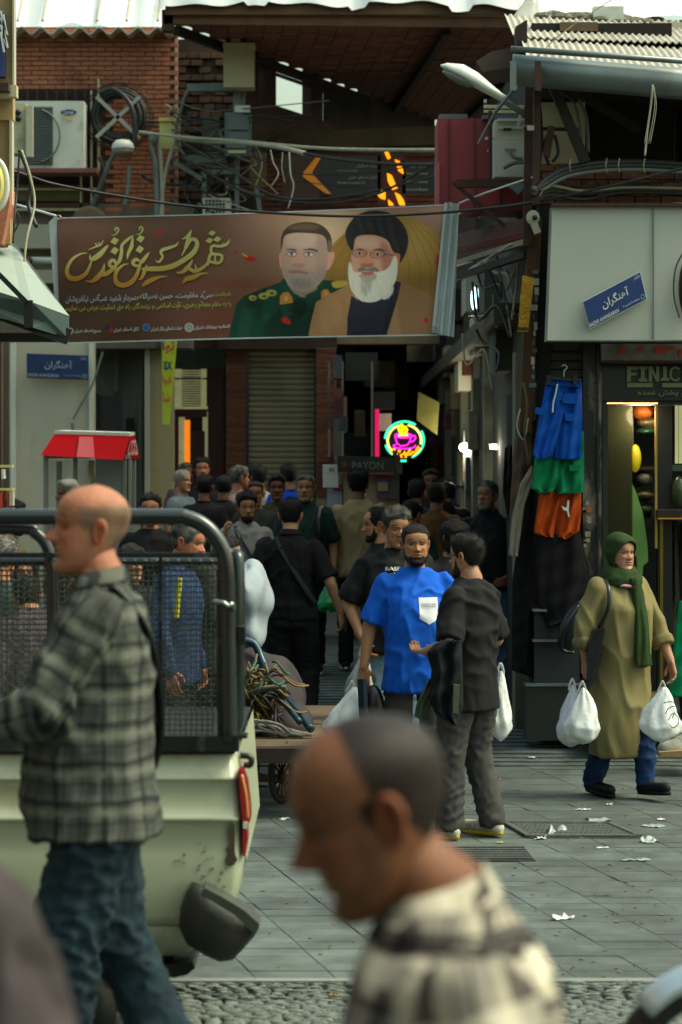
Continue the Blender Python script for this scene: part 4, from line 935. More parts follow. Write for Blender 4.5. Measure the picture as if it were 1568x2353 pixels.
b = MB(); b.bar(P(1040, 640, 20.2), P(1210, 585, 17.8), .05); b.build('lower_arm', M_dwood, RA)
b = MB(); b.bar(P(1080, 620, 19.8), P(1180, 560, 18), .04, .01); b.build('white_fold', M_white, RA)
for (u, v, r) in ((1229, 500, .02),): MB().ell(P(u, v, 17.5), (r, r, r)).build('bolt', M_black, RA, smooth=True)
# corner post with torn posters
CP = thing('corner_post', 'weathered brown wooden post at the alley corner', 'post', P(1212, 1575, 17.9))
b = MB(); b.prism([P(1216, 500, 17.75), P(1246, 500, 17.75), P(1222, 995, 17.8), P(1194, 990, 17.8)][::-1], (0, .12, 0)); b.build('post', mat('post_brown', '#5a3c22', .85, nscale=5, namt=.5, dirt=.6, dcol='#221a10', streak=True), CP)
b = MB(); b.prism([P(1238, 470, 17.8), P(1268, 470, 17.8), P(1256, 1575, 17.9), P(1222, 1575, 17.9)][::-1], (0, .15, 0)); b.build('black_edge', M_dark, CP)
for k in range(14): MB().fb(1222+random.uniform(0, 10)-k*.4, 620+k*20, 1228+random.uniform(2, 12)-k*.4, 628+k*20+random.uniform(0, 10), 17.72, .02).build('torn_paper', random.choice([M_cream, M_greywall, M_meter]), CP)
GB = thing('gold_sign', 'narrow shiny golden sign hanging by the corner post', 'sign', P(1212, 790-25, 17.6))
b = MB(); b.prism([P(1201, 632, 17.6), P(1228, 638, 17.6), P(1214, 762, 17.6), P(1190, 762, 17.6)][::-1], (0, .03, 0)); b.build('plate', mat('gold_foil', '#b88a1c', .25, metal=.6, nscale=9, namt=.5, bump=.6, bscale=30), GB)
b = MB(); b.fb(1190, 752, 1214, 757, 17.57, .02); b.build('dark_line', M_black, GB)
RL = thing('round_lamp', 'round glowing lamp fitting under the red awning', 'lamp', P(1090, 710, 20.5))
b = MB(); b.ell(P(1090, 686, 20.5), (.03, .03, .10)); b.ell(P(1097, 684, 20.45), (.012, .02, .10)); b.build('tube', mat('cool_glow', '#d6ffff', .5, emit='#c8f4ff', estr=2.2, namt=0), RL, smooth=True)
b = MB(); b.bar(P(1080, 722, 20.4), P(1190, 716, 18.6), .05, .03); b.bar(P(1095, 655, 20.4), P(1100, 720, 20.4), .02); b.build('arm', M_black, RL)
for (lab, pts, r, m) in (('yellowish cable dangling by the corner post', [(1202, 880, 17.7), (1212, 930, 17.7), (1206, 1000, 17.7), (1216, 1060, 17.7)], .01, M_wood),
    ('looped cord on the corner post', [(1196, 940, 17.7), (1188, 980, 17.7), (1204, 1010, 17.7), (1214, 960, 17.7)], .007, M_cablel),
    ('white stretched rope holding the right corner of the big banner', [(1056, 467, 18.35), (1120, 442, 18.1), (1240, 402, 17.6)], .008, M_wtxt),
    ('white stretched rope holding the left corner of the big banner', [(36, 470, 19.9), (80, 482, 19.5), (128, 496, 19.1)], .010, M_wtxt)):
    wire(lab, pts, r, m)
# ================================================================== shopfront
SF = thing('shopfront', 'black shopfront with lettered sign and lit glass display', 'shopfront', P(1480, 1690, 17.9))
b = MB(); b.fb(1383, 790, 1700, 832, 17.75, .2); b.build('stained_lintel', mat('lintel_w', '#8d948d', .6, nscale=4, namt=.3, dirt=.4, dcol='#4a2c18'), SF)
for (u0, v0, u1, v1) in ((1424, 797, 1438, 814), (1468, 799, 1480, 806), (1504, 797, 1534, 812), (1540, 797, 1552, 803), (1560, 802, 1580, 818)): MB().fb(u0, v0, u1, v1, 17.73, .02).build('sticker', mat('sticker_red', '#b8401f', .6, namt=.1), SF)
b = MB(); b.fb(1386, 828, 1700, 834, 17.72, .2); b.build('rust_edge', M_rust, SF)
b = MB(); b.fb(1383, 834, 1700, 920, 17.9, .1); b.build('sign_panel', mat('fascia_black', '#101310', .35, namt=.2), SF)
M_olive = mat('olive_print', '#77805a', .6, namt=.05)
b = MB()
def L_(pts): b.prism([P(u, v, 17.87) for u, v in pts][::-1], (0, .02, 0))
y0, y1 = 842, 877
L_([(1441, y0), (1465, y0), (1465, y0+8), (1450, y0+8), (1450, y0+14), (1463, y0+14), (1463, y0+21), (1450, y0+21), (1450, y1), (1441, y1)])
L_([(1468, y0), (1488, y0), (1488, y0+6), (1482, y0+6), (1482, y1-7), (1488, y1-7), (1488, y1), (1468, y1), (1468, y1-7), (1473, y1-7), (1473, y0+6), (1468, y0+6)])
L_([(1491, y1), (1491, y0), (1499, y0), (1508, y1-14), (1508, y0), (1515, y0), (1515, y1), (1508, y1), (1499, y0+14), (1499, y1)])
L_([(1518, y1-2), (1518, y1-9), (1524, y1-9), (1524, y0), (1533, y0), (1533, y1-9), (1539, y1-9), (1539, y1-2)])
b.tube([P(1552+12*math.cos(a), 859-15*math.sin(a), 17.87) for a in np.linspace(.7, 5.6, 14)], .012, 5)
L_([(1568, y0), (1576, y0), (1576, y0+14), (1588, y0), (1597, y0), (1583, y0+17), (1597, y1), (1588, y1), (1576, y0+20), (1576, y1), (1568, y1)])
L_([(1441, 880), (1500, 880), (1500, 890), (1441, 890)]); L_([(1522, 880), (1640, 880), (1640, 890), (1522, 890)])
b.build('shop_letters', M_olive, SF)
textat(fa('تولید و پخش عمده'), 1466, 895, 1620, 912, 17.86, M_olive, SF, .01)
# display: glass partition, shelves, goods
b = MB(); b.fb(1383, 920, 1700, 1610, 19.4, .1); b.build('back_wall', mat('shop_back', '#141a12', .8, namt=.3), SF)
b = MB(); b.fb(1383, 918, 1700, 930, 17.95, .3); b.build('header', M_black, SF)
M_paintrefl = mat('painted_reflection', '#6e5a26', .3, nscale=5, namt=.35, emit='#8a6a20', estr=.10)
b = MB(); b.fb(1398, 932, 1456, 1610, 18.6, .03); b.build('brass_panel', mat('brass_panel', '#4f4725', .3, nscale=4, namt=.3), SF)
for k in range(7): MB().fb(1402, 948+k*39, 1440, 976+k*39, 18.55, .02).build('shelf_reflection', M_paintrefl, SF)  # faintly glowing slabs painted as reflections of the shelves
b = MB(); b.fb(1385, 930, 1397, 1650, 17.9, .1); b.build('frame_post', mat('post_olive', '#1f2118', .4, namt=.2), SF)
MB().fb(1395, 925, 1512, 928, 17.95, .03).build('tube_light', mat('tube', '#ffe0a0', .5, emit='#ffd890', estr=1.6, namt=0), SF)
b = MB(); b.fb(1398, 930, 1454, 1520, 18.2, .012); b.build('glass_pane', mat('tinted_glass', '#3a3d22', .08, namt=0, alpha=.45), SF)
b = MB(); b.fb(1506, 928, 1511, 1260, 18.1, .03); b.build('glass_edge', mat('edge_g', '#a58a4a', .3, namt=0), SF)
b = MB(); b.fb(1512, 920, 1545, 1650, 18.3, .1); b.build('frame_post', M_black, SF)
for v in (1072, 1198, 1262): MB().fb(1455, v, 1512, v+7, 18.4, .4).build('shelf', M_dwood, SF)
for (n, lab, u, v, ru, rv, m) in (('package', 'clear bag of orange goods at the top of the display', 1478, 945, 26, 16, mat('orange_pack', '#c86a2a', .25, namt=.5, nscale=14, bump=.8, emit='#c8601a', estr=.05)),  # orange goods glow faintly, display light put into their material
    ('package', 'crinkled clear bag below the orange goods', 1492, 970, 30, 14, mat('foil', '#8a7a5c', .15, metal=.7, namt=.5, nscale=14, bump=1)),
    ('package', 'green wrapped bag under the crinkled clear bag', 1490, 990, 28, 10, mat('green_pack', '#1d4a30', .25, namt=.4, nscale=9)),
    ('package', 'silver packages on the lower display shelf', 1478, 1100, 24, 18, mat('foil2', '#6a6c60', .2, metal=.6, namt=.5, nscale=14, bump=1)),
    ('package', 'flat foil pack in the middle of the display', 1480, 1138, 26, 12, MC['foil']),
    ('package', 'dark wrapped pack under the flat foil pack', 1482, 1172, 26, 16, mat('foil3', '#30352c', .2, metal=.4, namt=.5, nscale=14, bump=1))):
    mb = MB(); sc = 18.5/FP; mb.ell(P(u, v, 18.5), (ru*sc, .1, rv*sc), n=16, m=10); me = mb.mesh(); co = getco(me); co += wavenoise(co, 45, hash(lab) % 99 if False else len(lab))[:, None]*.008; setco(me, co); me.materials.append(m)
    o = addmesh(n, me, None, None, True, P(u, v+rv, 18.5)); tag(o, lab, 'package')
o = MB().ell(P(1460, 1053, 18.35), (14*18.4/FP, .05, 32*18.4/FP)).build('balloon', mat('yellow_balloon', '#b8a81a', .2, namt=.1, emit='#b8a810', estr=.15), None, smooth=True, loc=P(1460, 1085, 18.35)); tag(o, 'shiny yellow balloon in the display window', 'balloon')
mb = MB(); mb.prism([P(1450, 1105, 18.3), P(1462, 1130, 18.3), P(1478, 1180, 18.3), P(1488, 1250, 18.3), P(1490, 1290, 18.3), P(1478, 1300, 18.3), P(1476, 1345, 18.3), P(1466, 1345, 18.3), P(1464, 1280, 18.3), P(1445, 1260, 18.3)][::-1], (0, .08, 0))
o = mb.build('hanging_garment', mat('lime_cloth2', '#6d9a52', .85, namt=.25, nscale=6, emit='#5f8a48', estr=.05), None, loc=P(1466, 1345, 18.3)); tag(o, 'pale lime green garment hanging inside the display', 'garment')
b = MB()
for k in range(4): b.fb(1552+k*9-(k*0), 925, 1559+k*9, 1065, 18.7, .02)
b.build('lit_blind', mat('blind_lit', '#b7b78c', .6, emit='#b8b888', estr=.35, namt=.1), SF)
b = MB(); b.fb(1546, 1068, 1700, 1082, 18.6, .1); b.build('counter_sign', mat('teal_dim', '#4f6a52', .5, namt=.3), SF)
b = MB(); b.fb(1512, 1172, 1700, 1192, 18.0, .4); b.build('counter', M_dwood, SF)
b = MB(); b.fb(1517, 1192, 1524, 1620, 18.1, .05); b.build('brass_pole', mat('brass', '#8a7426', .3, metal=.6, namt=.3), SF)
MB().fb(1512, 1190, 1700, 1193, 17.98, .02).build('warm_line', mat('warm_edge', '#c08030', .5, namt=0), SF)
o = MB().ell(P(1560, 1130, 18.2), (.05, .05, .12)).build('jar', mat('jar_glass', '#3a4a32', .1, namt=.3), None, smooth=True, loc=P(1560, 1170, 18.2)); tag(o, 'dim glass jar standing on the shop counter', 'jar')
pl = bpy.data.lights.new('display_light', 'POINT'); pl.energy = 9; pl.color = (1, .82, .5); pl.shadow_soft_size = .15; po = bpy.data.objects.new('display_light', pl); COL.objects.link(po); po.location = P(1470, 955, 18.15)
# steps
STP = thing('shop_step', 'dark stone steps in front of the shop door', 'steps', P(1500, 1700, 17.4))
for (v0, v1, D, m) in ((1600, 1640, 17.8, M_wood), (1636, 1690, 17.55, MC['plinth']),): MB().fb(1380, v0, 1700, v1, D, .4).build('step', m, STP)
MB().fb(1340, 1690, 1480, 1702, 17.3, .4).build('step', MC['plinth'], STP)
# ================================================================== clothes on the pier
def cloth(name, label, cat, out, D, depth, m, folds=.012, seed=3, nseg=34, extra=None, vert=True, group=None):
    """garment: outline polygon (dp) filled by scanning rows between left and right edges; gently bulged"""
    vs = [q[1] for q in out]; v0, v1 = min(vs), max(vs)
    def span(v):
        xs = []
        for i in range(len(out)):
            a = out[i]; c = out[(i+1) % len(out)]
            if (a[1]-v)*(c[1]-v) <= 0 and a[1] != c[1]: xs.append(a[0]+(c[0]-a[0])*(v-a[1])/(c[1]-a[1]))
        return (min(xs), max(xs)) if xs else (out[0][0], out[0][0]+1)
    NV = int(nseg*1.5); NU = nseg; F = []; B = []
    ph = np.random.default_rng(seed).uniform(0, 6, 8)
    for j in range(NV+1):
        v = v0+(v1-v0)*min(max(j/NV, .004), .996); l, r = span(v)
        f = []; bk = []
        for i in range(NU+1):
            s = i/NU; u = l+(r-l)*s; e = math.sqrt(max(1-(2*s-1)**2, 0))**.6
            fo = folds*(math.sin(s*9+ph[0]+2*math.sin(j/NV*3+ph[1]))+.6*math.sin(s*17+ph[2]+j/NV*4)+.5*math.sin((v-v0)*.12+s*6+ph[3]))
            f.append(P(u, v, D-(depth*e)+fo*e)); bk.append(P(u, v, D+depth*.6*e))
        F.append(f); B.append(bk)
    b = MB(); b.loft([F[j]+B[j][::-1] for j in range(NV+1)])
    T = thing(name, label, cat, P((out[0][0]+out[1][0])/2, v1, D), group)
    b.build('fabric', m, T, smooth=True)
    return T
M_sblue = mat('cloth_blue', '#0a4fae', .85, nscale=14, namt=.22, bump=.3, bscale=160, spec=.2)
M_sgreen = mat('cloth_green', '#0b7a4e', .85, nscale=14, namt=.22, bump=.3, bscale=160, spec=.2)
M_sorange = mat('cloth_orange', '#b04410', .85, nscale=14, namt=.22, bump=.3, bscale=160, spec=.2)
M_bk = mat('cloth_black', '#141416', .9, nscale=10, namt=.3, bump=.3, bscale=120, spec=.2)
def shorts(label, legs, D, m, sd_, wb=None, drawn=False, pockets=()):
    T = None
    for k, leg in enumerate(legs):
        t = cloth('shorts', label, 'shorts', leg, D+.012*k, .045, m, .018, sd_+k, 26)
        if T is None: T = t
        else:
            for ch in list(t.children): ch.parent = T; ch.data.transform(Matrix.Translation(org(t)-org(T))); ch.name = 'fabric'
            bpy.data.objects.remove(t)
    if wb: b = MB(); b.prism([P(u, v, D-.06) for u, v in wb][::-1], (0, .05, 0)); b.build('waistband', m, T)
    for pk in pockets:
        b = MB(); b.prism([P(u, v, D-.066) for u, v in pk][::-1], (0, .03, 0)); b.build('pocket', m, T)
    if drawn: b = MB(); b.tube(cr([P(1281, 882, D-.09), P(1277, 905, D-.09), P(1272, 925, D-.085), P(1270, 948, D-.08)]), .006, 6); b.build('drawstring', M_wtxt, T, smooth=True)
    return T
shorts('bright blue cargo shorts with a white drawstring, topmost of the three hanging pairs', [[(1257, 870), (1300, 874), (1298, 960), (1270, 1050), (1240, 1058), (1224, 1046), (1238, 960)], [(1284, 872), (1337, 878), (1339, 965), (1336, 1056), (1274, 1056), (1276, 960)]], 17.55, M_sblue, 4,
       [(1258, 868), (1336, 874), (1337, 890), (1256, 884)], True, [[(1296, 903), (1324, 905), (1323, 928), (1292, 926)], [(1278, 900), (1294, 902), (1292, 920), (1276, 918)], [(1298, 949), (1322, 951), (1320, 970), (1300, 966)], [(1232, 935), (1252, 940), (1250, 955), (1230, 950)]])
shorts('plain green shorts hanging below the blue pair', [[(1230, 1035), (1290, 1040), (1290, 1100), (1272, 1130), (1240, 1135), (1220, 1122), (1224, 1090)], [(1282, 990), (1342, 990), (1343, 1060), (1343, 1134), (1280, 1136), (1276, 1060)]], 17.62, M_sgreen, 8, None, False, [[(1308, 1068), (1334, 1068), (1334, 1082), (1310, 1083)]])
OT = shorts('orange shorts with a white mark, lowest of the three hanging pairs', [[(1240, 1128), (1290, 1130), (1284, 1180), (1272, 1236), (1250, 1234), (1226, 1224), (1234, 1170)], [(1280, 1130), (1337, 1128), (1336, 1180), (1332, 1222), (1300, 1240), (1276, 1234), (1278, 1170)]], 17.68, M_sorange, 12)
b = MB(); b.prism([P(u, v, 17.61) for u, v in [(1304, 1150), (1309, 1150), (1307, 1172), (1310, 1190), (1306, 1186), (1303, 1174), (1296, 1172), (1290, 1162), (1298, 1166), (1303, 1166)]][::-1], (0, .01, 0)); b.build('mark', M_wtxt, OT)
HG = thing('clothes_hanger', 'black clip hanger with a steel hook holding the blue shorts', 'hanger', P(1297, 870, 17.5))
b = MB(); b.bar(P(1258, 868, 17.47), P(1336, 873, 17.47), .03, .02); b.build('bar', M_black, HG)
b = MB(); b.tube(cr([P(1296, 866, 17.47), P(1297, 852, 17.47), P(1303, 845, 17.47), P(1298, 838, 17.47), P(1291, 842, 17.47)]), .005, 6); b.build('hook', M_alu, HG, smooth=True)
for u in (1262, 1322): MB().fb(u-4, 862, u+4, 884, 17.44, .05).build('clip', M_black, HG)
cloth('black_trousers', 'black trousers hanging below the orange shorts', 'trousers', [(1238, 1225), (1335, 1225), (1356, 1330), (1338, 1425), (1258, 1440), (1234, 1380), (1228, 1300)], 17.72, .06, M_bk, .012, 5)
cloth('brown_sweater', 'taupe brown sweater sleeve hanging at the alley corner', 'sweater', [(1212, 970), (1232, 965), (1232, 1180), (1195, 1235), (1168, 1240), (1172, 1150), (1182, 1010)], 17.95, .06, mat('cloth_taupe', '#5e4d42', .9, namt=.2, nscale=8, spec=.1), .012, 6)
cloth('black_jacket', 'long black jacket with a pale sleeve hanging beside the shorts', 'jacket', [(1206, 1080), (1232, 1050), (1240, 1120), (1245, 1330), (1232, 1560), (1176, 1540), (1178, 1330), (1196, 1200)], 17.9, .08, M_bk, .014, 7)
cloth('pale_sleeve', 'pale cream jacket sleeve hanging at the alley corner', 'sleeve', [(1222, 1068), (1232, 1085), (1206, 1160), (1190, 1280), (1168, 1278), (1176, 1190), (1196, 1110)], 17.8, .04, mat('cloth_cream', '#8d8474', .9, namt=.2, nscale=8, spec=.1), .008, 8)
cloth('black_garment', 'row of black clothes hanging deeper on the alley wall', 'garment', [(1160, 1030), (1190, 1010), (1196, 1240), (1176, 1250), (1155, 1130)], 19.5, .1, M_bk, .02, 9)
cloth('green_skirt', 'bright green skirt on a stand at the right edge', 'skirt', [(1560, 1380), (1620, 1372), (1650, 1610), (1532, 1602), (1548, 1480)], 16.9, .12, mat('cloth_kelly', '#0a8a56', .85, namt=.2, nscale=8, bump=.2, spec=.2), .016, 11)
SHOE = thing('worn_boot', 'worn beige boot with a thick sole at the right edge', 'boot', P(1545, 1740, 16.6))
b = MB(); b.caps(P(1530, 1722, 16.6), P(1590, 1716, 16.7), .06, .08, 14); b.caps(P(1552, 1712, 16.65), P(1590, 1700, 16.7), .05, .07); b.build('upper', mat('boot_grey', '#8b8d80', .8, namt=.5, nscale=14, bump=.5), SHOE, smooth=True)
b = MB(); b.prism([P(1515, 1728, 16.5), P(1620, 1722, 16.5), P(1620, 1740, 16.5), P(1518, 1740, 16.5)][::-1], (0, .14, 0)); b.build('sole', mat('sole_tan', '#8f7a52', .8, namt=.3), SHOE)
cloth('dark_trousers', 'dark trouser leg of the green skirt display at the right edge', 'trousers', [(1560, 1600), (1620, 1600), (1620, 1712), (1572, 1712)], 16.85, .1, M_bk, .01, 14)
for (lab, out) in (('dark brown coat hanging in the doorway', [(1528, 1200), (1560, 1195), (1566, 1500), (1530, 1520)]), ('grey brown dress hanging by the door', [(1562, 1200), (1620, 1195), (1620, 1380), (1560, 1400)])):
    cloth('hanging_coat', lab, 'coat', out, 18.5, .08, mat('coat_brown', '#2e2a1e', .9, namt=.3, nscale=5), .015, len(lab))
BB = thing('black_backpack', 'black leather backpack hanging on the stone pier behind the woman', 'backpack', P(1310, 1500, 17.5))
b = MB(); b.ell(P(1316, 1440, 17.5), (.09, .09, .2), Matrix.Rotation(.35, 3, 'Y'), 16, 10); b.build('bag', mat('leather', '#14181b', .3, namt=.3, nscale=9, bump=.6), BB, smooth=True)
b = MB(); b.tube(cr([P(1330, 1390, 17.4), P(1300, 1440, 17.35), P(1292, 1490, 17.4), P(1320, 1500, 17.4)]), .012, 6); b.build('strap', M_black, BB, smooth=True)
# ================================================================== neon, cart, lamps in the alley
NE = thing('neon_sign', 'round neon coffee sign with a pink cup and yellow steam', 'neon sign', P(930, 1062, 24.5))
ncu, ncv = (1060+610*.12755)/1.22449, (1150+690*.12755)/1.22449
def NP(x, y, d=0): return P((1060+x*.12755)/1.22449, (1150+y*.12755)/1.22449, 24.5-d)
b = MB(); b.loft([[NP(620+r*math.cos(2*math.pi*k/32), 690-r*math.sin(2*math.pi*k/32))+Vector((0, y, 0)) for k in range(32)] for r, y in ((430, 0), (430, .03))]); b.build('backplate', mat('neon_back', '#0a0810', .5, namt=0), NE)
def neon(nm, col, st, pts, r, closed=False):
    b = MB(); b.tube([NP(x, y, .03) for x, y in pts], r*.72, 6, closed=closed); return b.build('tube', mat(nm, '#101010', .5, emit=col, estr=st, namt=0), NE, smooth=True)
def arc(cx, cy, rx, ry, a0, a1, n=20): return [(cx+rx*math.cos(math.radians(a)), cy-ry*math.sin(math.radians(a))) for a in np.linspace(a0, a1, n)]
teal = ('n_teal', '#28e0a8', 1.25); yl = ('n_yel', '#e8f070', 1.4); pk = ('n_pink', '#ff20c8', 1.3); og = ('n_org', '#ff9a08', 1.2)
for a0, a1 in ((55, 176), (30, -68), (195, 232)): neon(*teal, arc(615, 690, 430, 410, a0, a1), .016)
neon(*teal, [(530, 1150), (660, 1150)], .018)
for a0, a1 in ((110, 222), (78, -14)): neon(*yl, arc(615, 700, 370, 350, a0, a1), .017)
neon(*pk, arc(590, 590, 180, 48, 0, 360, 22)[:-1], .012, True)
neon(*pk, [(410, 600), (420, 660), (455, 760), (530, 825), (680, 800), (735, 720), (760, 600)], .012)
neon(*pk, [(765, 640), (800, 600), (845, 595), (860, 640), (830, 700), (760, 740)], .012)
neon(*pk, arc(615, 820, 240, 62, 160, 380, 22), .012)
neon(*pk, [(400, 800), (440, 780)], .010)
neon('n_yel2', '#ffd000', 1.2, [(480, 460), (500, 400), (545, 350), (560, 340), (580, 400), (640, 400), (670, 460), (650, 530), (590, 540), (520, 530), (490, 480), (560, 460), (620, 440), (600, 500), (560, 400), (545, 500)], .02)
neon('n_yel2', '#ffd000', 1.2, [(480, 590), (560, 585), (700, 578)], .014)
for pts in ([(330, 1000), (320, 930), (360, 890), (420, 900)], [(470, 930), (530, 930), (500, 960)], [(460, 990), (470, 995)], [(560, 1080), (530, 1020), (600, 1000), (620, 940), (640, 1000), (630, 1080), (700, 960), (750, 890)], [(700, 1010), (760, 1000), (800, 950), (870, 980), (820, 1040)], [(860, 940), (930, 830), (960, 880), (900, 960)]):
    neon(*og, pts, .017)
PY = thing('payon_stand', 'cream display stand with a dark lettered header board', 'display stand', P(850, 1400, 24.8))
b = MB(); b.fb(790, 1085, 918, 1420, 24.8, .6); b.build('cabinet', mat('stand_cream', '#8f8460', .7, namt=.15, nscale=3), PY)
b = MB(); b.prism([P(775, 1047, 24.7), P(905, 1050, 24.7), P(922, 1086, 24.7), P(776, 1087, 24.7)][::-1], (0, .08, 0)); b.build('header', mat('header_dark', '#1a211f', .4, namt=.2), PY)
b = MB(); b.prism([P(905, 1050, 24.68), P(925, 1048, 24.68), P(925, 1090, 24.68), P(926, 1090, 24.68), P(915, 1088, 24.68)][::-1], (0, .08, 0)); b.build('corner_strip', mat('hd_tan', '#5d5038', .6, namt=.2), PY)
textat('PAYON', 810, 1061, 881, 1078, 24.66, mat('payon_txt', '#7a7460', .6, namt=0), PY, .0)
b = MB()
for k in range(5):
    a = 2*math.pi*k/5; b.add([P(792+9*math.cos(a), 1068+9*math.sin(a), 24.66), P(792+4*math.cos(a+.9), 1068+4*math.sin(a+.9), 24.66), P(792, 1068, 24.66), P(792+4*math.cos(a-.9), 1068+4*math.sin(a-.9), 24.66)], [(0, 1, 2, 3)])
b.build('emblem', mat('emb_red', '#8a3c2a', .6, namt=0), PY)
MB().fb(776, 1086, 905, 1090, 24.66, .05).build('orange_edge', mat('or_edge', '#8a3c1a', .6, namt=0), PY)
for (u0, v0, u1, v1, m) in ((866, 1092, 894, 1145, mat('card_mag', '#6a2a55', .6, namt=0)), (868, 1108, 892, 1128, MC['stand_cream']), (893, 1094, 916, 1146, M_greywall)): MB().fb(u0, v0, u1, v1, 24.74-(v0 == 1108)*.02, .02).build('poster', m, PY)
SG = thing('price_board', 'white hand lettered board hung left of the display stand', 'sign', P(760, 1160, 24.9)); MB().fb(742, 1067, 778, 1120, 24.85, .02).build('board', M_white, SG); textat('53', 757, 1075, 768, 1083, 24.83, M_black, SG, .03)
MB().fb(752, 1122, 785, 1200, 24.95, .02).build('sheet', mat('lav', '#9aa0b5', .7, namt=.2), SG); MB().fb(766, 1112, 788, 1128, 24.9, .02).build('tag', mat('tagred', '#8a3040', .6, namt=.2), SG)
AL2 = thing('bulb_lamp', 'glowing white bulb lamp hanging in the alley', 'lamp', P(1067, 1035, 26))
b = MB(); b.ell(P(1067, 1028, 26), (.055, .055, .05)); b.build('bulb', mat('bulb_glow', '#ffffff', .5, emit='#e8f4c0', estr=4, namt=0), AL2, smooth=True)
b = MB(); b.tube([P(1067, 1018, 26), P(1067, 990, 26)], .01); b.build('cord', M_cable, AL2)
pl = bpy.data.lights.new('bulb_light', 'POINT'); pl.energy = 30; pl.color = (1, .93, .7); pl.shadow_soft_size = .06; po = bpy.data.objects.new('bulb_light', pl); COL.objects.link(po); po.location = P(1067, 1028, 25.85)
TL = thing('tube_lamp', 'bright fluorescent tube by the hanging clothes', 'lamp', P(1155, 1034, 22)); b = MB(); b.tube([P(1126, 1027, 22), P(1185, 1031, 22)], .018, 8); b.build('tube', mat('tube_glow', '#ffffff', .5, emit='#fff0c0', estr=4, namt=0), TL, smooth=True)
MB().fb(1124, 1020, 1188, 1024, 22, .05).build('fitting', M_alu, TL)
pl = bpy.data.lights.new('tube_light', 'POINT'); pl.energy = 16; pl.color = (1, .92, .7); pl.shadow_soft_size = .1; po = bpy.data.objects.new('tube_light', pl); COL.objects.link(po); po.location = P(1155, 1032, 21.8)
YG = thing('alley_sign', 'faded yellow board hanging askew above the neon sign', 'sign', P(985, 1000, 26))
b = MB(); b.prism([P(962, 900, 26), P(1010, 925, 26), P(1005, 1000, 26), P(958, 965, 26)][::-1], (0, .04, 0)); b.build('board', mat('dim_yellow', '#6a6420', .6, namt=.4, nscale=6), YG)
BX = thing('black_speaker', 'black box speaker hung over the alley centre', 'speaker', P(882, 935, 26)); MB().fb(860, 900, 908, 940, 26, .25).build('case', M_black, BX)
for u in (757, 788, 836+20): 
    o = MB().fb(u-3, 830, u+2, 1050, 27+.3*(u > 800), .05).build('thin_post', M_greywall, None, loc=P(u, 1050, 27)); tag(o, {757: 'thin grey post just right of the brick pier', 788: 'thin grey post between the brick pier and the neon sign', 856: 'thin grey post close to the neon sign'}[u], 'post')
o = MB().fb(862, 940, 872, 1060, 25.5, .03).build('red_light_strip', mat('redstrip', '#c01040', .5, emit='#e01860', estr=.5, namt=.3), None, loc=P(866, 1060, 25.5)); tag(o, 'glowing red light strip left of the neon sign', 'light strip')
o = MB().fb(862, 950, 900, 990, 26.5, .05).build('pink_poster', mat('pinkp', '#a58a80', .6, namt=.4, nscale=6), None, loc=P(880, 990, 26.5)); tag(o, 'pale pink poster behind the neon sign', 'poster')
# ================================================================== people
def interp(x, xs, ys):
    """smooth interpolation (catmull-rom through the knots)"""
    xs = np.array(xs, float); ys = np.array(ys, float); m = np.gradient(ys, xs)
    i = np.clip(np.searchsorted(xs, x)-1, 0, len(xs)-2); h = xs[i+1]-xs[i]; t = np.clip((x-xs[i])/h, 0, 1)
    return (2*t**3-3*t**2+1)*ys[i]+(t**3-2*t**2+t)*h*m[i]+(-2*t**3+3*t**2)*ys[i+1]+(t**3-t**2)*h*m[i+1]
def G(x, c, s): return np.exp(-((x-c)/s)**2)
HZ = [-.120, -.114, -.100, -.080, -.055, -.03, -.01, .01, .03, .05, .07, .09, .105, .115, .120]
HWD = [.006, .026, .043, .055, .063, .067, .070, .072, .076, .078, .075, .064, .047, .027, .005]
HYF = [-.066, -.084, -.092, -.088, -.092, -.091, -.090, -.087, -.093, -.093, -.087, -.072, -.050, -.022, .008]
HYB = [-.050, -.030, -.006, .018, .050, .074, .088, .096, .101, .101, .094, .078, .056, .034, .012]
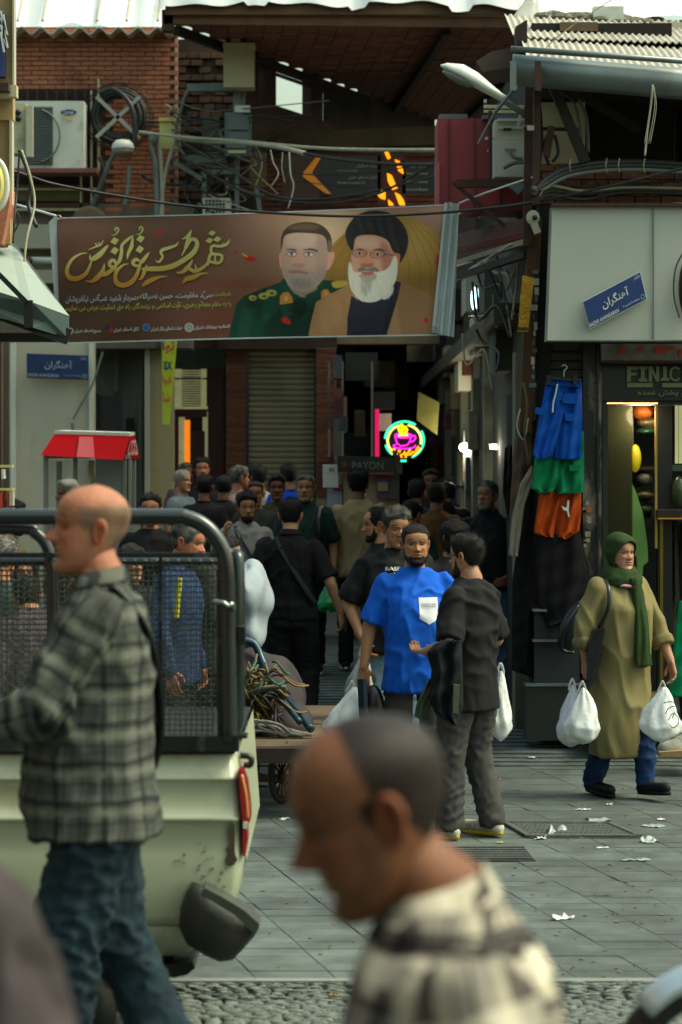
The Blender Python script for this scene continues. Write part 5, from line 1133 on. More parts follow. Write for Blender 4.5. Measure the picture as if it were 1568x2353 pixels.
def headmesh(nu=72, nv=64, seed=0, fat=0, nose=1.0, female=False):
    r = np.random.default_rng(seed)
    zz = -.12+.24*(np.linspace(0, 1, nv)); 
    a = np.linspace(-math.pi, math.pi, nu, endpoint=False)
    # concentrate columns at the face (angle 0 = front)
    a = a-.35*np.sin(a)
    A_, Z = np.meshgrid(a, zz); w = interp(Z, HZ, HWD); yf = interp(Z, HZ, HYF); yb = interp(Z, HZ, HYB)
    w = w*(1+fat*.12*G(Z, -.06, .05))*(1+r.normal()*.02)
    cy = yb-(yb-yf)*.52; ca = np.cos(A_); sa = np.sin(A_)
    # front half narrower so that the face turns at the cheekbones
    X = w*np.sign(sa)*np.abs(sa)**.86
    Y = np.where(ca > 0, cy-(cy-yf)*np.abs(ca)**.92, cy+(yb-cy)*np.abs(ca)**.95)
    fr = sstep(.25, .85, ca)
    dy = np.zeros_like(X)
    nl = .7+.3*nose
    ramp_ = np.clip((.022-Z)/.045, 0, 1)*(Z > -.045)
    nb = .004+.026*nose*ramp_**1.2; nb = nb*np.where(Z < -.024, np.clip(1-(-.024-Z)/.016, 0, 1)**.8, 1)
    wid = .0075+.006*ramp_
    dy -= nb*np.exp(-(np.abs(X)/wid)**2.2)*(Z < .03)*(Z > -.042)
    for s in (-1, 1):
        dy -= .009*G(X, s*.0145, .0065)*G(Z, -.028, .0075)
        dy += .0125*G(X, s*.032, .014)*G(Z, .008, .0105)
        dy += .004*G(X, s*.013, .007)*G(Z, .012, .012)
        dy -= .0045*G(X, s*.028, .018)*G(Z, .029, .008)
        dy -= .0045*G(X, s*.045, .016)*G(Z, -.018, .018)
        dy += .003*G(X, s*.036, .012)*G(Z, -.048, .02)
        dy += .0022*G(X, s*(.024), .005)*G(Z, -.038, .012)
    dy -= .0045*G(X, 0, .020)*G(Z, -.0505, .0042)
    dy += .0045*G(X, 0, .024)*G(Z, -.0575, .0024)
    dy -= .0055*G(X, 0, .017)*G(Z, -.0645, .0048)
    dy += .004*G(X, 0, .022)*G(Z, -.076, .006)
    dy -= .005*G(X, 0, .018)*G(Z, -.095, .012)
    dy += .0018*G(X, 0, .004)*G(Z, -.044, .005)
    Y = Y+dy*fr
    V = np.stack([X, Y, Z], -1).reshape(-1, 3)
    F = [(j*nu+i, j*nu+(i+1) % nu, (j+1)*nu+(i+1) % nu, (j+1)*nu+i) for j in range(nv-1) for i in range(nu)]
    F += [tuple(range(nu))[::-1], tuple(range((nv-1)*nu, nv*nu))]
    return V, F
def hairf(p, style):
    """> 0 inside the hair (metres, roughly)"""
    x, y, z = p[:, 0], p[:, 1], p[:, 2]
    lo = np.interp(y, [-.11, -.085, -.062, -.05, -.03, -.012, .012, .03, .06, .11], [.086, .078, .062, .030, -.004, -.006, .012, -.03, -.078, -.080])
    f = z-lo
    if style == 'bald': f = np.minimum(f, .062-z+np.clip(y-.03, 0, .05)*.25); f = np.minimum(f, (y+.045))
    if style == 'buzz': f = np.minimum(f, np.where(z > .03, (y+.012-.10*np.clip(.085-z, 0, 1)), 1)); f = np.minimum(f, y+.026)
    if style == 'recede': f = np.minimum(f, np.where(z > .06, y+.045+.6*np.abs(x)*0, 1))
    if style == 'fringe': f = np.maximum(f, np.minimum(z-.045, .03-np.abs(x)))
    if style == 'long':
        f = z-np.interp(y, [-.11, -.08, -.06, -.04, .0, .11], [.055, .05, .02, -.085, -.11, -.11])
    return f
def beardf(p, full=1):
    x, y, z = np.abs(p[:, 0]), p[:, 1], p[:, 2]
    up = np.interp(y, [-.12, -.100, -.088, -.075, -.06, -.045, -.035, -.02], [-.0415, -.0415, -.058, -.068, -.066, -.040, .0, -.06])
    f = up-z
    f = np.minimum(f, .02-y*1.0-.0)  # stays in front of the ears
    f = np.minimum(f, -.018-y+.002)
    lips = np.maximum(np.abs(z+.0575)/.0125, x/.028)
    f = np.where(lips < 1, -1, f)
    if full == 0: f = np.where((x > .028) & (z > -.075), -1, f)      # goatee and moustache
    return f
M_skin = mat('skin', (.5, .3, .2), .5, nscale=28, namt=.24, bump=.35, bscale=110, attr='Col', sss=.06, spec=.28)
M_hair = mat('hair', (.5, .3, .2), .6, nscale=90, namt=.45, bump=.8, bscale=260, attr='Col', spec=.25)
SK = {'tan': H('#a07352'), 'light': H('#b08468'), 'dark': H('#7a4e34'), 'ruddy': H('#ac7256'), 'brown': H('#6e4630')}
def addislands(parts):
    V = []; F = []; C = []; n = 0
    for v, f, c in parts:
        v = np.asarray(v, float); V.append(v); F += [tuple(i+n for i in q) for q in f]; n += len(v)
        c = np.asarray(c, float); C.append(np.tile(c, (len(v), 1)) if c.ndim == 1 else c)
    return np.concatenate(V), F, np.concatenate(C)
def build_head(o):
    """list of (V, F, colour) islands for the skin, and dict of hair meshes, all in head space"""
    sk = np.array(SK[o.get('skin', 'tan')]); seed = o.get('seed', 1); q = o.get('q', 1)
    nu, nv = ((112, 100), (64, 56), (40, 36))[2-q] if q < 3 else (112, 100)
    V, F = headmesh(nu, nv, seed, o.get('fat', 0), o.get('nose', 1), o.get('female', False))
    x, y, z = np.abs(V[:, 0]), V[:, 1], V[:, 2]; front = y < -.055
    c = np.tile(sk, (len(V), 1)); red = sk*np.array([1.08, .74, .66])
    def blend(c, t, m): return c*(1-m[:, None])+np.array(t)*m[:, None]
    c = blend(c, red, .55*G(x, .045, .02)*G(z, -.02, .02)*front); c = blend(c, red, .6*G(x, 0, .016)*G(z, -.024, .014)*front)
    lipm = G(x, 0, .021)**.6*((G(z, -.0515, .0042)+G(z, -.0635, .0050)) > .5)*(x < .024)*front
    c = blend(c, sk*np.array([.92, .52, .50]), .85*lipm)
    c = blend(c, sk*.22, np.clip(G(z, -.0575, .0018)*(x < .023)*front, 0, 1))
    hc = np.array(H(o.get('hair', '#15120f')))
    bm_ = (x > .012) & (x < .052) & front
    bz = .0335+.006*np.sin(np.clip((x-.012)/.04, 0, 1)*math.pi)-.05*np.clip(x-.044, 0, 1)
    c = blend(c, hc*.8+sk*.06, (0 if o.get('female') and False else .92)*bm_*G(z, bz, .0042 if not o.get('female') else .0028))
    st = o.get('stubble', .35)*sstep(-.008, .010, beardf(V)+.003*wavenoise(V, 120, 8)); c = blend(c, sk*.35+hc*.25, st*.8)
    c = blend(c, hc*.5+sk*.25, .6*sstep(-.012, .006, hairf(V, o.get('style', 'short')))*(o.get('style', 'short') in ('short', 'recede')))
    if o.get('style') == 'buzz': c = blend(c, hc*.8+sk*.05, sstep(-.004, .010, hairf(V, 'buzz')))
    if o.get('style') == 'bald': c = blend(c, (hc*.8+sk*.12)*(1+.35*wavenoise(V, 70, 3))[:, None], np.clip(.8*sstep(-.014, .016, hairf(V, 'bald')+.004*wavenoise(V, 90, 4)), 0, 1))
    parts = [(V, F, c)]
    # ears
    for s in (-1, 1):
        b = MB(); c0 = Vector((s*.0725, .012, -.004))
        R = Matrix.Rotation(s*math.radians(-22), 3, 'Z') @ Matrix.Rotation(math.radians(-10), 3, 'X')
        b.tube([c0+R @ Vector((s*(.008+.004*math.cos(t)), .0155*math.sin(t)*(1 if math.cos(t) > -.2 else .7), .030*math.cos(t))) for t in np.linspace(0, 2*math.pi, 14, endpoint=False)], .0062, 6, closed=True)
        b.ell(c0+Vector((s*.001, 0, -.002)), (.007, .013, .026), R, 10, 7)
        parts.append((b.v, b.f, sk*np.array([1.02, .80, .72])))
    # eyes
    gaze = o.get('gaze', 0)
    for s in (-1, 1):
        n, m = (16, 12) if q > 1 else (10, 8)
        b = MB(); cc = Vector((s*.0315, -.0640, .0075)); b.ell(cc, (.0125, .0125, .0125), Matrix.Rotation(math.pi/2, 3, 'X'), n, m)
        ev = np.array(b.v); d = ev-np.array(cc); gd = np.array([math.sin(gaze), -math.cos(gaze), -.05]); ang = d@gd/.0125
        ec = np.where(ang[:, None] > .88, np.array([[.012, .009, .007]]), np.array([[.20, .165, .14]]))
        parts.append((ev, b.f, ec))
        # lids
        for (t0, t1, rad, cl) in ((6, 78, .0142, sk*.86), (-80, -22, .0138, sk*.84)):
            b = MB(); rings = []
            for t in np.linspace(t0, t1, 5):
                t = math.radians(t); rings.append([cc+Vector((rad*math.sin(u)*math.cos(t)*1.12, -rad*math.cos(u)*math.cos(t), rad*math.sin(t))) for u in np.linspace(-1.2, 1.2, 11)])
            b.loft(rings, cap=False); parts.append((b.v, b.f, cl))
        b = MB(); b.tube([cc+Vector((.0146*math.sin(u)*1.12*.98, -.0146*math.cos(u)*.98, .0030+.0012*math.cos(u))) for u in np.linspace(-1.25, 1.25, 9)], .0010, 5); parts.append((b.v, b.f, np.array([.015, .01, .008])))
    res = {'skin': parts}
    # hair shell : faces of the head inside the mask, pushed out
    def shell(f, th, col, seed2, nz=.3, fr=60, lift=None, tufts=0, comb=1):
        no = V-np.array([0, .01, -.01]); no[:, 2] *= .9; no /= np.linalg.norm(no, axis=1)[:, None]
        f = f+.0035*wavenoise(V, 130, seed2+1); m = sstep(-.003, .030, f); n1 = wavenoise(V, fr, seed2)
        t = th*m*(1+nz*n1)+.0008*(m > .05)-.003*(m <= .05)
        if lift is not None: t = t*lift
        V2 = V+no*t[:, None]; keep = f > -.006
        idx = -np.ones(len(V), int); fs = [q_ for q_ in F if len(q_) <= 4 and all(keep[i] for i in q_)]
        if style_top(f): fs += [q_ for q_ in F if len(q_) > 4 and all(keep[i] for i in q_)]
        used = sorted(set(i for q_ in fs for i in q_)); 
        if not used: return None
        idx[used] = range(len(used))
        cc = np.tile(np.array(col), (len(used), 1))
        g = o.get('grey', 0)
        if g: cc = cc+(np.array([.32, .31, .28])-cc)*np.clip(g*(.55+.5*wavenoise(V2[used], 90, seed2+5))[:, None], 0, 1)
        VO = V2[used]; FO = [tuple(idx[i] for i in q_) for q_ in fs]
        if tufts:
            rr = np.random.default_rng(seed2); mm = np.where((m[used] > .35))[0]
            if len(mm):
                pk_ = rr.choice(mm, tufts); nn = no[used][pk_]; p0 = VO[pk_]+rr.normal(0, .0015, (tufts, 3))-nn*.002
                d = nn*.55+np.array([0, .6, .15 if comb > 0 else -1.0])+rr.normal(0, .38, (tufts, 3)); d /= np.linalg.norm(d, axis=1)[:, None]; ln = th*rr.uniform(.5, 1.5, tufts)[:, None]+.005
                sd2 = np.cross(d, nn); sd2 /= np.linalg.norm(sd2, axis=1)[:, None]+1e-6; w2 = .0026
                tri = np.stack([p0-sd2*w2, p0+sd2*w2, p0+nn*w2, p0+d*ln], 1).reshape(-1, 3); n0 = len(VO); VO = np.concatenate([VO, tri])
                for k_ in range(tufts):
                    q0 = n0+4*k_; FO += [(q0, q0+1, q0+3), (q0+1, q0+2, q0+3), (q0+2, q0, q0+3)]
                cc = np.concatenate([cc, np.repeat(cc[pk_]*rr.uniform(.7, 1.5, (tufts, 1)), 4, 0)])
        return VO, FO, cc
    def style_top(f): return True
    style = o.get('style', 'short')
    if style and style not in ('buzz', 'none', 'bald'):
        th = o.get('hth', .012); p = V
        lift = (.26+.85*sstep(.03, .10, p[:, 2])+.25*sstep(.0, -.07, p[:, 1])*sstep(.05, .08, p[:, 2])) if style != 'bald' else np.full(len(V), .45)
        if style == 'long': lift = lift*0+1.2
        res['hair'] = shell(hairf(V, style), th, hc, seed+20, .30, 75, lift, 900 if q > 1 else 250, -1 if style == 'long' else 1)
    if o.get('beard'):
        res['beard'] = shell(beardf(V, 0 if o['beard'] == 'goatee' else 1), o.get('bth', .006), np.array(H(o.get('bcol', o.get('hair', '#15120f')))), seed+40, .25, 70, None, 260 if q > 1 else 0, -1)
    return res
def hand_islands(wr, fd, pd, sk, S, curl=.6, q=1):
    """palm plus five curled fingers. wr wrist, fd direction to the fingertips, pd palm normal"""
    fd = Vector(fd).normalized(); pd = Vector(pd); pd = (pd-fd*pd.dot(fd)).normalized(); sd_ = fd.cross(pd); wr = Vector(wr)
    b = MB(); k = S; n = 8
    for s_ in (-.026, -.009, .009, .026): b.caps(wr+fd*.01*k+sd_*s_*.6*k, wr+fd*.085*k+sd_*s_*k, .017*k, .0135*k, n)
    L = (.062, .078, .083, .075)
    for i, s_ in enumerate((-.030, -.011, .010, .030)):
        p = wr+fd*.088*k+sd_*s_*k; a = 0; r = (.0078, .0088, .0092, .0088)[i]*k
        for j, fr in enumerate((.45, .32, .26)):
            a += curl*(.5, 1.0, .7)[j]; d = fd*math.cos(a)+pd*math.sin(a); p2 = p+d*L[i]*fr*k; b.caps(p, p2, r, r*.92, n); p = p2; r *= .93
    p = wr+fd*.025*k+sd_*.030*k; d = (fd*.6+sd_*.65+pd*.45*curl*1.3).normalized(); p2 = p+d*.042*k; b.caps(p, p2, .014*k, .0105*k, n)
    d2 = (fd*.9+pd*.7*curl+sd_*.05).normalized(); b.caps(p2, p2+d2*.035*k, .0105*k, .009*k, n)
    return b
def torso_rings(secs, n=28):
    R = []
    for (z, hw, hd, yo) in secs:
        R.append([Vector((hw*math.copysign(abs(math.cos(a))**.82, math.cos(a)), yo+hd*math.copysign(abs(math.sin(a))**.9, math.sin(a)), z)) for a in np.linspace(0, 2*math.pi, n, endpoint=False)])
    return R
def cmat(key, col='#131315', rough=.85, **k):
    kk = dict(nscale=5, namt=.18, bump=.25, bscale=220, spec=.2, wr=.8); kk.update(k)
    return mat(key, col, rough, **kk)
def denim(key, col, col2): return mat(key, col, .85, nscale=3.5, namt=.5, col2=col2, bump=.3, bscale=260, spec=.15, wr=.9)

def person(label, u, D, H_=1.74, yaw=0, v=None, top=None, bottom=None, shoes='#1a1a1a', pose=None, head=None, lean=0, fat=0, vox=.02, sleeve='tee', hemz=.80, headyaw=0, headpitch=0, headroll=0,
           group=None, name='person', z0=None, legs=True, folds=1, twist=0, extra=None, female=False, curl=.6, solecol='#c5c5b8', bag=None, shx=1.0, trw=1.0):
    pose = pose or {}; ho = dict(head or {}); ho.setdefault('q', 1)
    S = H_/1.75; X0 = XU(u, D); z0 = ground(D) if z0 is None else z0
    loc = Vector((X0, D, z0)); Rz = Matrix.Rotation(math.radians(yaw), 4, 'Z')
    def W_(p): return loc+Rz @ (Vector(p)*S)
    lr = math.radians(lean); piv = Vector((0, 0, .93))
    def U(p, full=True):
        p = Vector(p); 
        if lr == 0 and twist == 0: return p
        t = 1 if full else float(sstep(.86, 1.15, p.z))
        q = p-piv; R = Matrix.Rotation(lr*t, 3, 'X') @ Matrix.Rotation(math.radians(twist)*t, 3, 'Z'); return piv+R @ q
    sgn = {'a': -1, 'b': 1}
    J = {}
    for s in 'ab':
        g = sgn[s]
        J['sh'+s] = Vector((g*.168*shx, .012, 1.383)); J['el'+s] = Vector(pose.get('el'+s, (g*.245, .03, 1.14))); J['wr'+s] = Vector(pose.get('wr'+s, (g*.255, -.06, .90)))
        if 'hd'+s in pose: J['hd'+s] = Vector(pose['hd'+s])
        else: J['hd'+s] = (J['wr'+s]-J['el'+s]).normalized()
        J['pd'+s] = Vector(pose.get('pd'+s, (-g, .15, 0)))
        J['hp'+s] = Vector((g*.092, 0, .90)); J['kn'+s] = Vector(pose.get('kn'+s, (g*.105, -.02, .49))); J['an'+s] = Vector(pose.get('an'+s, (g*.11, .03, .085)))
        J['toe'+s] = Vector(pose.get('toe'+s, (g*.14, -.19, .03)))
    F_ = fat
    # ---------- body mesh (skin)
    body = MB()
    secs = [(.84, .15, .10, .01), (.92, .16, .115, .01), (1.02, .145+.02*F_, .10+.03*F_, -.01*F_), (1.15, .15+.02*F_, .105+.03*F_, -.01*F_), (1.28, .165, .115, 0), (1.37, .165, .10, .01), (1.43, .12, .075, .015), (1.47, .066, .06, .012), (1.53, .056, .058, .008)]
    body.loft([[U(p, False) for p in r] for r in torso_rings([(q[0], q[1]*.93, q[2]*.9, q[3]) if q[0] < 1.4 else q for q in secs], 20)])
    fore = 1.0+.15*F_
    for s in 'ab':
        body.caps(U(J['sh'+s]), U(J['el'+s]), .052*fore, .042*fore, 12); body.caps(U(J['el'+s]), U(J['wr'+s]), .043*fore, .027*fore, 12)
        if legs: body.caps(J['hp'+s], J['kn'+s], .078, .055, 10); body.caps(J['kn'+s], J['an'+s], .052, .036, 10)
    bme = remesh(body, max(vox, .012), 3); sk = np.array(SK[ho.get('skin', 'tan')])
    bv = getco(bme); bf = [tuple(p.vertices) for p in bme.polygons]; bpy.data.meshes.remove(bme)
    parts = [(bv, bf, sk)]
    for s in 'ab':
        hb = hand_islands(U(J['wr'+s]), (U(J['wr'+s]+J['hd'+s]*.1)-U(J['wr'+s])), (U(J['wr'+s]+J['pd'+s]*.1)-U(J['wr'+s])), sk, 1.0, pose.get('curl'+s, curl))
        if vox < .015: 
            hm = remesh(hb, .0045, 2); hv = getco(hm); hf = [tuple(p.vertices) for p in hm.polygons]; bpy.data.meshes.remove(hm)
        else: hv, hf = hb.v, hb.f
        parts.append((np.array(hv), hf, sk*np.array([1.0, .93, .9])))
    nb = MB(); neck0 = U((0, .02, 1.44)); 
    hs = build_head(ho)
    hk = ho.get('size', 1.0)/S*1.0
    hc = U((0, -.008, 1.618)); HR = Matrix.Rotation(lr*.35, 3, 'X') @ Matrix.Rotation(math.radians(headyaw), 3, 'Z') @ Matrix.Rotation(math.radians(headpitch), 3, 'X') @ Matrix.Rotation(math.radians(headroll), 3, 'Y')
    pivh = Vector((0, .02, -.10))
    HS = ho.get('size', 1.0)
    def HT(V):
        A_ = np.array(HR); V = (np.asarray(V)-np.array(pivh))*HS; return V@A_.T+np.array(pivh)+np.array(hc)
    nb.tube([neck0, U((0, .022, 1.50)), Vector(HT([(0, .014, -.085)])[0]), Vector(HT([(0, .012, -.05)])[0])], [.064, .057*(1+.1*F_), .054*(1+.1*F_), .050], 20); parts.append((np.array([tuple(p) for p in nb.v]), nb.f, sk*.97))
    for V, F, c in hs['skin']: parts.append((HT(V), F, c))
    V, F, c = addislands(parts); M4 = np.array(Rz.to_3x3())
    V = (V*S)@M4.T+np.array(loc)
    me = bpy.data.meshes.new('person'); me.from_pydata(V.tolist(), [], F); me.update(); colattr(me, c); me.materials.append(M_skin)
    root = addmesh(name, me, None, None, True, loc); tag(root, label, 'person', group)
    def finish(nm, mbv, mf, m, cols=None, parent=None, label_=None, thick=None):
        V = (np.asarray(mbv, float)*S)@M4.T+np.array(loc); me = bpy.data.meshes.new(nm); me.from_pydata(V.tolist(), [], mf); me.update()
        if cols is not None: colattr(me, cols)
        me.materials.append(m); o = addmesh(nm, me, None, parent or root, True)
        return tag(o, label_)
    for k in ('hair', 'beard'):
        if hs.get(k): finish(k, HT(hs[k][0]), hs[k][1], M_hair, hs[k][2])
    def garment(nm, mb, m, vx, amp, k, seed, squash=(1, 1, .45), hemfn=None, plaid=False, smooth=3):
        g = remesh(mb, vx, smooth); co = getco(g); no = getno(g)
        if amp: 
            n1 = wavenoise(co, k, seed, 7, squash); n2 = wavenoise(co, k*2.3, seed+3, 7, squash)
            n3 = wavenoise(co, 9, seed+9, 5, squash); co = co+no*np.clip(amp*1.4*np.clip(1-np.abs(n1), 0, 1)**1.5*(.75+.4*np.clip(n3, -1, 1))+amp*.16*n2+amp*.3*n3, -.002, .03)[:, None]
        setco(g, co)
        if nm == 'trousers':
            t = .24*sstep(hemz-.02, hemz+.07, co[:, 2]); co[:, :2] *= (1-t)[:, None]; setco(g, co)
        cols = None
        fs = [tuple(p.vertices) for p in g.polygons]
        if plaid:
            # cloth coordinates : round the limb and along it
            segs = [(U(J['sh'+s]), U(J['el'+s])) for s in 'ab']+[(U(J['el'+s]), U(J['wr'+s])) for s in 'ab']
            best = np.full(len(co), 9.); uu = np.zeros(len(co)); vv = np.zeros(len(co))
            tz = co[:, 2]; uu = np.arctan2(co[:, 0], -(co[:, 1]-.0))*.17; vv = tz.copy()
            dt = np.sqrt((co[:, 0]/.20)**2+((co[:, 1]-.01)/.15)**2)
            best = np.where(dt < 1.08, .06, .3)
            for (a, bb) in segs:
                a = np.array(a); bb = np.array(bb); ab = bb-a; L = np.linalg.norm(ab); d = ab/L; t = np.clip((co-a)@d, 0, L); pp = co-(a+t[:, None]*d); ds = np.linalg.norm(pp, axis=1)
                ref = np.cross(d, [0, 1, 0]); ref /= np.linalg.norm(ref); r2 = np.cross(d, ref); an = np.arctan2(pp@r2, pp@ref)*.06
                mk = (ds < best) & (ds < .11); best = np.where(mk, ds, best); uu = np.where(mk, an, uu); vv = np.where(mk, t+.3, vv)
            cols = np.stack([uu+1, vv+1, np.zeros(len(co))], 1)
        return finish(nm, co, fs, m, cols)
    # ---------- trousers
    if bottom is not None:
        tb = MB(); tw = trw
        th_ = min(tw, 1.04); tb.loft(torso_rings([(.80, .165*th_, .12*th_, .012), (.88, .172*th_, .128*th_, .012), (.95, .165, .12, .01), (.97, .145, .10, 0)], 22))
        for s in 'ab':
            tb.caps(J['hp'+s]+Vector((0, .005, -.01)), J['kn'+s], .098*tw, .073*tw, 14); a = J['an'+s].copy(); tb.caps(J['kn'+s], a+Vector((0, 0, .02)), .074*tw, .060*tw, 14)
            tb.tube([J['kn'+s].lerp(a, .5), a+Vector((0, 0, -.02))], [.068*tw, .064*tw], 14)
        garment('trousers', tb, bottom, max(vox, .011), .0105*folds, 42, ho.get('seed', 1)+7, (1, 1, 1.6))
    # ---------- shoes
    for s in 'ab':
        a = J['an'+s]; t = J['toe'+s]; d = (t-a); d.z = t.z-.03; hl = a+Vector((0, 0, -.04)); d = (t-hl); dn = d.normalized()
        b = MB(); heel = hl-dn*.035
        b.caps(heel+Vector((0, 0, .005)), t-Vector((0, 0, -.012)), .042, .036, 12); b.caps(a+Vector((0, 0, .0)), hl+dn*.06+Vector((0, 0, .01)), .044, .042, 12)
        g = remesh(b, .012 if vox < .016 else .02, 3); co = getco(g); fs = [tuple(p.vertices) for p in g.polygons]
        sh = finish('shoe', co, fs, cmat('shoe'+shoes, shoes, .6))
        b = MB(); side = dn.cross(Vector((0, 0, 1))).normalized(); up = side.cross(dn).normalized()
        ring_ = []
        for k in range(18):
            an = 2*math.pi*k/18; c_ = heel.lerp(t, .5); L = (t-heel).length/2+.040; ring_.append(c_+dn*L*math.copysign(abs(math.cos(an))**.8, math.cos(an))+side*.043*math.sin(an)*(1+.12*math.cos(an))-up*.036)
        b.loft([ring_, [p+up*.024 for p in ring_]]); finish('sole', [tuple(p) for p in b.v], b.f, cmat('sole'+solecol, solecol, .7), parent=sh)
        ORG[sh.name] = ORG[root.name]
    # ---------- shirt
    if top is not None:
        sb = MB(); hz = hemz
        hw = .178+.03*F_
        secs = [(hz, hw+.012, .142+.05*F_, .0-.02*F_), (hz+.10, hw-.002, .140+.055*F_, .0-.025*F_), (1.02, hw-.012, .132+.06*F_, -.03*F_), (1.14, .168+.026*F_, .134+.06*F_, -.03*F_), (1.27, .182+.012*F_, .140+.03*F_, -.01*F_), (1.35, .184, .130, .008), (1.405, .165, .112, .014), (1.445, .122, .088, .016), (1.48, .074, .070, .014)]
        sb.loft([[U(p, False) for p in r] for r in torso_rings(secs, 28)])
        for s in 'ab':
            a = U(J['sh'+s]); e = U(J['el'+s]); w_ = U(J['wr'+s])
            if sleeve == 'tee': ee = a.lerp(e, .92); sb.caps(a, a.lerp(e, .6), .068, .068*(1+.1*F_), 14); sb.tube([a.lerp(e, .4), ee], [.068*(1+.1*F_), .076*(1+.1*F_)], 14)
            elif sleeve == 'long': sb.caps(a, e, .070, .064, 14); sb.caps(e, w_, .064, .045, 14); sb.tube([e.lerp(w_, .6), w_.lerp(e, -.0)], [.05, .046], 14)
            elif sleeve == '34': ee = e.lerp(w_, .35); sb.caps(a, e, .080, .068, 14); sb.tube([e, ee], [.066, .068], 14); sb.tube([e.lerp(w_, .22), e.lerp(w_, .38)], [.074, .072], 14)
        pl = top.name.startswith('plaid')
        garment('shirt', sb, top, max(vox, .010), .0125*folds, 38, ho.get('seed', 1), (1, 1, .6), plaid=pl, smooth=2 if vox < .015 else 3)
        nc = MB(); cn = U((0, .013, 1.468)); nrm = (U((0, .012, 1.6))-cn).normalized(); xx = (U((1, .013, 1.468))-cn).normalized(); yy = nrm.cross(xx)
        nc.tube([cn+xx*.074*math.cos(t)+yy*.068*math.sin(t)+nrm*(.004+.010*math.sin(t)) for t in np.linspace(0, 2*math.pi, 24, endpoint=False)], .009 if not ho.get('collar') else .006, 8, closed=True)
        if ho.get('collar'):
            rr = [[cn+xx*(.072+k_*.012)*math.cos(t)+yy*(.066+k_*.012)*math.sin(t)+nrm*(.012+.012*math.sin(t)+h_-(.02 if (k_ and math.sin(t) < -.8) else 0)) for t in np.linspace(-1.35, 4.5, 24)] for (h_, k_) in ((-.015, 0), (.03, .0), (.034, .3), (-.004, 1.7))]
            nc.loft(rr, cap=False)
        finish('collar', [tuple(p) for p in nc.v], nc.f, top if not pl else top)
    root['_x'] = 0; del root['_x']
    ctx = dict(root=root, U=U, W=W_, J=J, HT=HT, S=S, finish=finish, garment=garment, loc=loc, Rz=Rz, WH=lambda p: loc+Rz @ (Vector(HT([p])[0])*S), WU=lambda p: W_(U(p)))
    return ctx
def plaidmat(name, base, base2, dark, mid, period=.13, light=None, soft=1.0, wd=1.0):
    """woven check from two families of stripes laid along the cloth coordinates"""
    m = bpy.data.materials.new('plaid_'+name); m.use_nodes = True; nt = m.node_tree; N = nt.nodes; L = nt.links; b = N['Principled BSDF']
    b.inputs['Roughness'].default_value = .9; b.inputs['Specular IOR Level'].default_value = .15
    at = N.new('ShaderNodeAttribute'); at.attribute_name = 'Col'; sp = N.new('ShaderNodeSeparateColor'); L.new(at.outputs['Color'], sp.inputs[0])
    nz = N.new('ShaderNodeTexNoise'); nz.inputs['Scale'].default_value = 7; tc = N.new('ShaderNodeTexCoord'); L.new(tc.outputs['Object'], nz.inputs['Vector'])
    def M(op, a, bb=None):
        n = N.new('ShaderNodeMath'); n.operation = op
        for i, q in enumerate((a, bb)):
            if q is None: continue
            if hasattr(q, 'links'): L.new(q, n.inputs[i])
            else: n.inputs[i].default_value = q
        return n.outputs[0]
    def stripes(c, T, ranges, off=0):
        w = M('ADD', c, M('MULTIPLY', M('SUBTRACT', nz.outputs['Fac'], .5), .034)); f = M('FRACT', M('MULTIPLY', M('ADD', w, off), 1/T)); o = None
        for (a, bb) in ranges:
            bb = a+(bb-a)*(wd if bb-a < .2 else 1)
            r = M('MULTIPLY', M('GREATER_THAN', f, a), M('LESS_THAN', f, bb)); o = r if o is None else M('MAXIMUM', o, r)
        return o
    def mix(a, bb, f):
        n = N.new('ShaderNodeMix'); n.data_type = 'RGBA'
        for q, i in ((a, 6), (bb, 7)):
            if hasattr(q, 'links'): L.new(q, n.inputs[i])
            else: n.inputs[i].default_value = (*H(q), 1)
        L.new(M('MULTIPLY', f, soft), n.inputs[0]); return n.outputs[2]
    bn = N.new('ShaderNodeBump'); bn.inputs['Strength'].default_value = 0; L.new(bn.outputs[0], b.inputs['Normal']); wrinkle(nt, bn, .9, tc)
    u_, v_ = sp.outputs[0], sp.outputs[1]
    c = mix(base, base2, M('MULTIPLY', stripes(u_, period, [(.35, .75)]), .7))
    c = mix(c, base2, M('MULTIPLY', stripes(v_, period, [(.3, .62)]), .6))
    c = mix(c, mid, M('MULTIPLY', stripes(u_, period, [(0, .16), (.22, .26)]), .75)); c = mix(c, mid, M('MULTIPLY', stripes(v_, period, [(0, .14), (.5, .54)]), .75))
    c = mix(c, dark, M('MULTIPLY', stripes(u_, period, [(.05, .09), (.55, .575)]), .85)); c = mix(c, dark, M('MULTIPLY', stripes(v_, period, [(.02, .055), (.10, .125), (.56, .585)]), .9))
    if light: c = mix(c, light, M('MULTIPLY', stripes(v_, period, [(.72, .9)]), .6))
    L.new(c, b.inputs['Base Color']); return m
M_tblack = cmat('tee_black', '#1a1a1c'); M_tblue = cmat('tee_blue', '#0f58c4', namt=.12); M_tgreen = cmat('tee_dkgreen', '#16302a'); M_tbeige = cmat('tee_beige', '#94825f'); M_tgrey = cmat('tee_grey', '#8d8a86')
M_tbrown = cmat('tee_brown', '#5e4220'); M_char = denim('jean_charcoal', '#4e4c49', '#343536'); M_jblack = cmat('trouser_black', '#121217'); M_jblue = denim('jean_blue', '#4a6a80', '#2c4252'); M_jlt = denim('jean_light', '#7d97a0', '#56707c')
M_jdk = denim('jean_dark', '#25343e', '#141e26'); M_denimdeep = denim('jean_deepblue', '#1c3a63', '#12243f')
def strap(c, pts, r, m, name='bag_strap', flat=.35):
    b = MB(); b.tube(cr([c['W'](c['U'](p)) for p in pts], 5), r, 8, flat=flat); return b.build(name, m, c['root'], smooth=True)
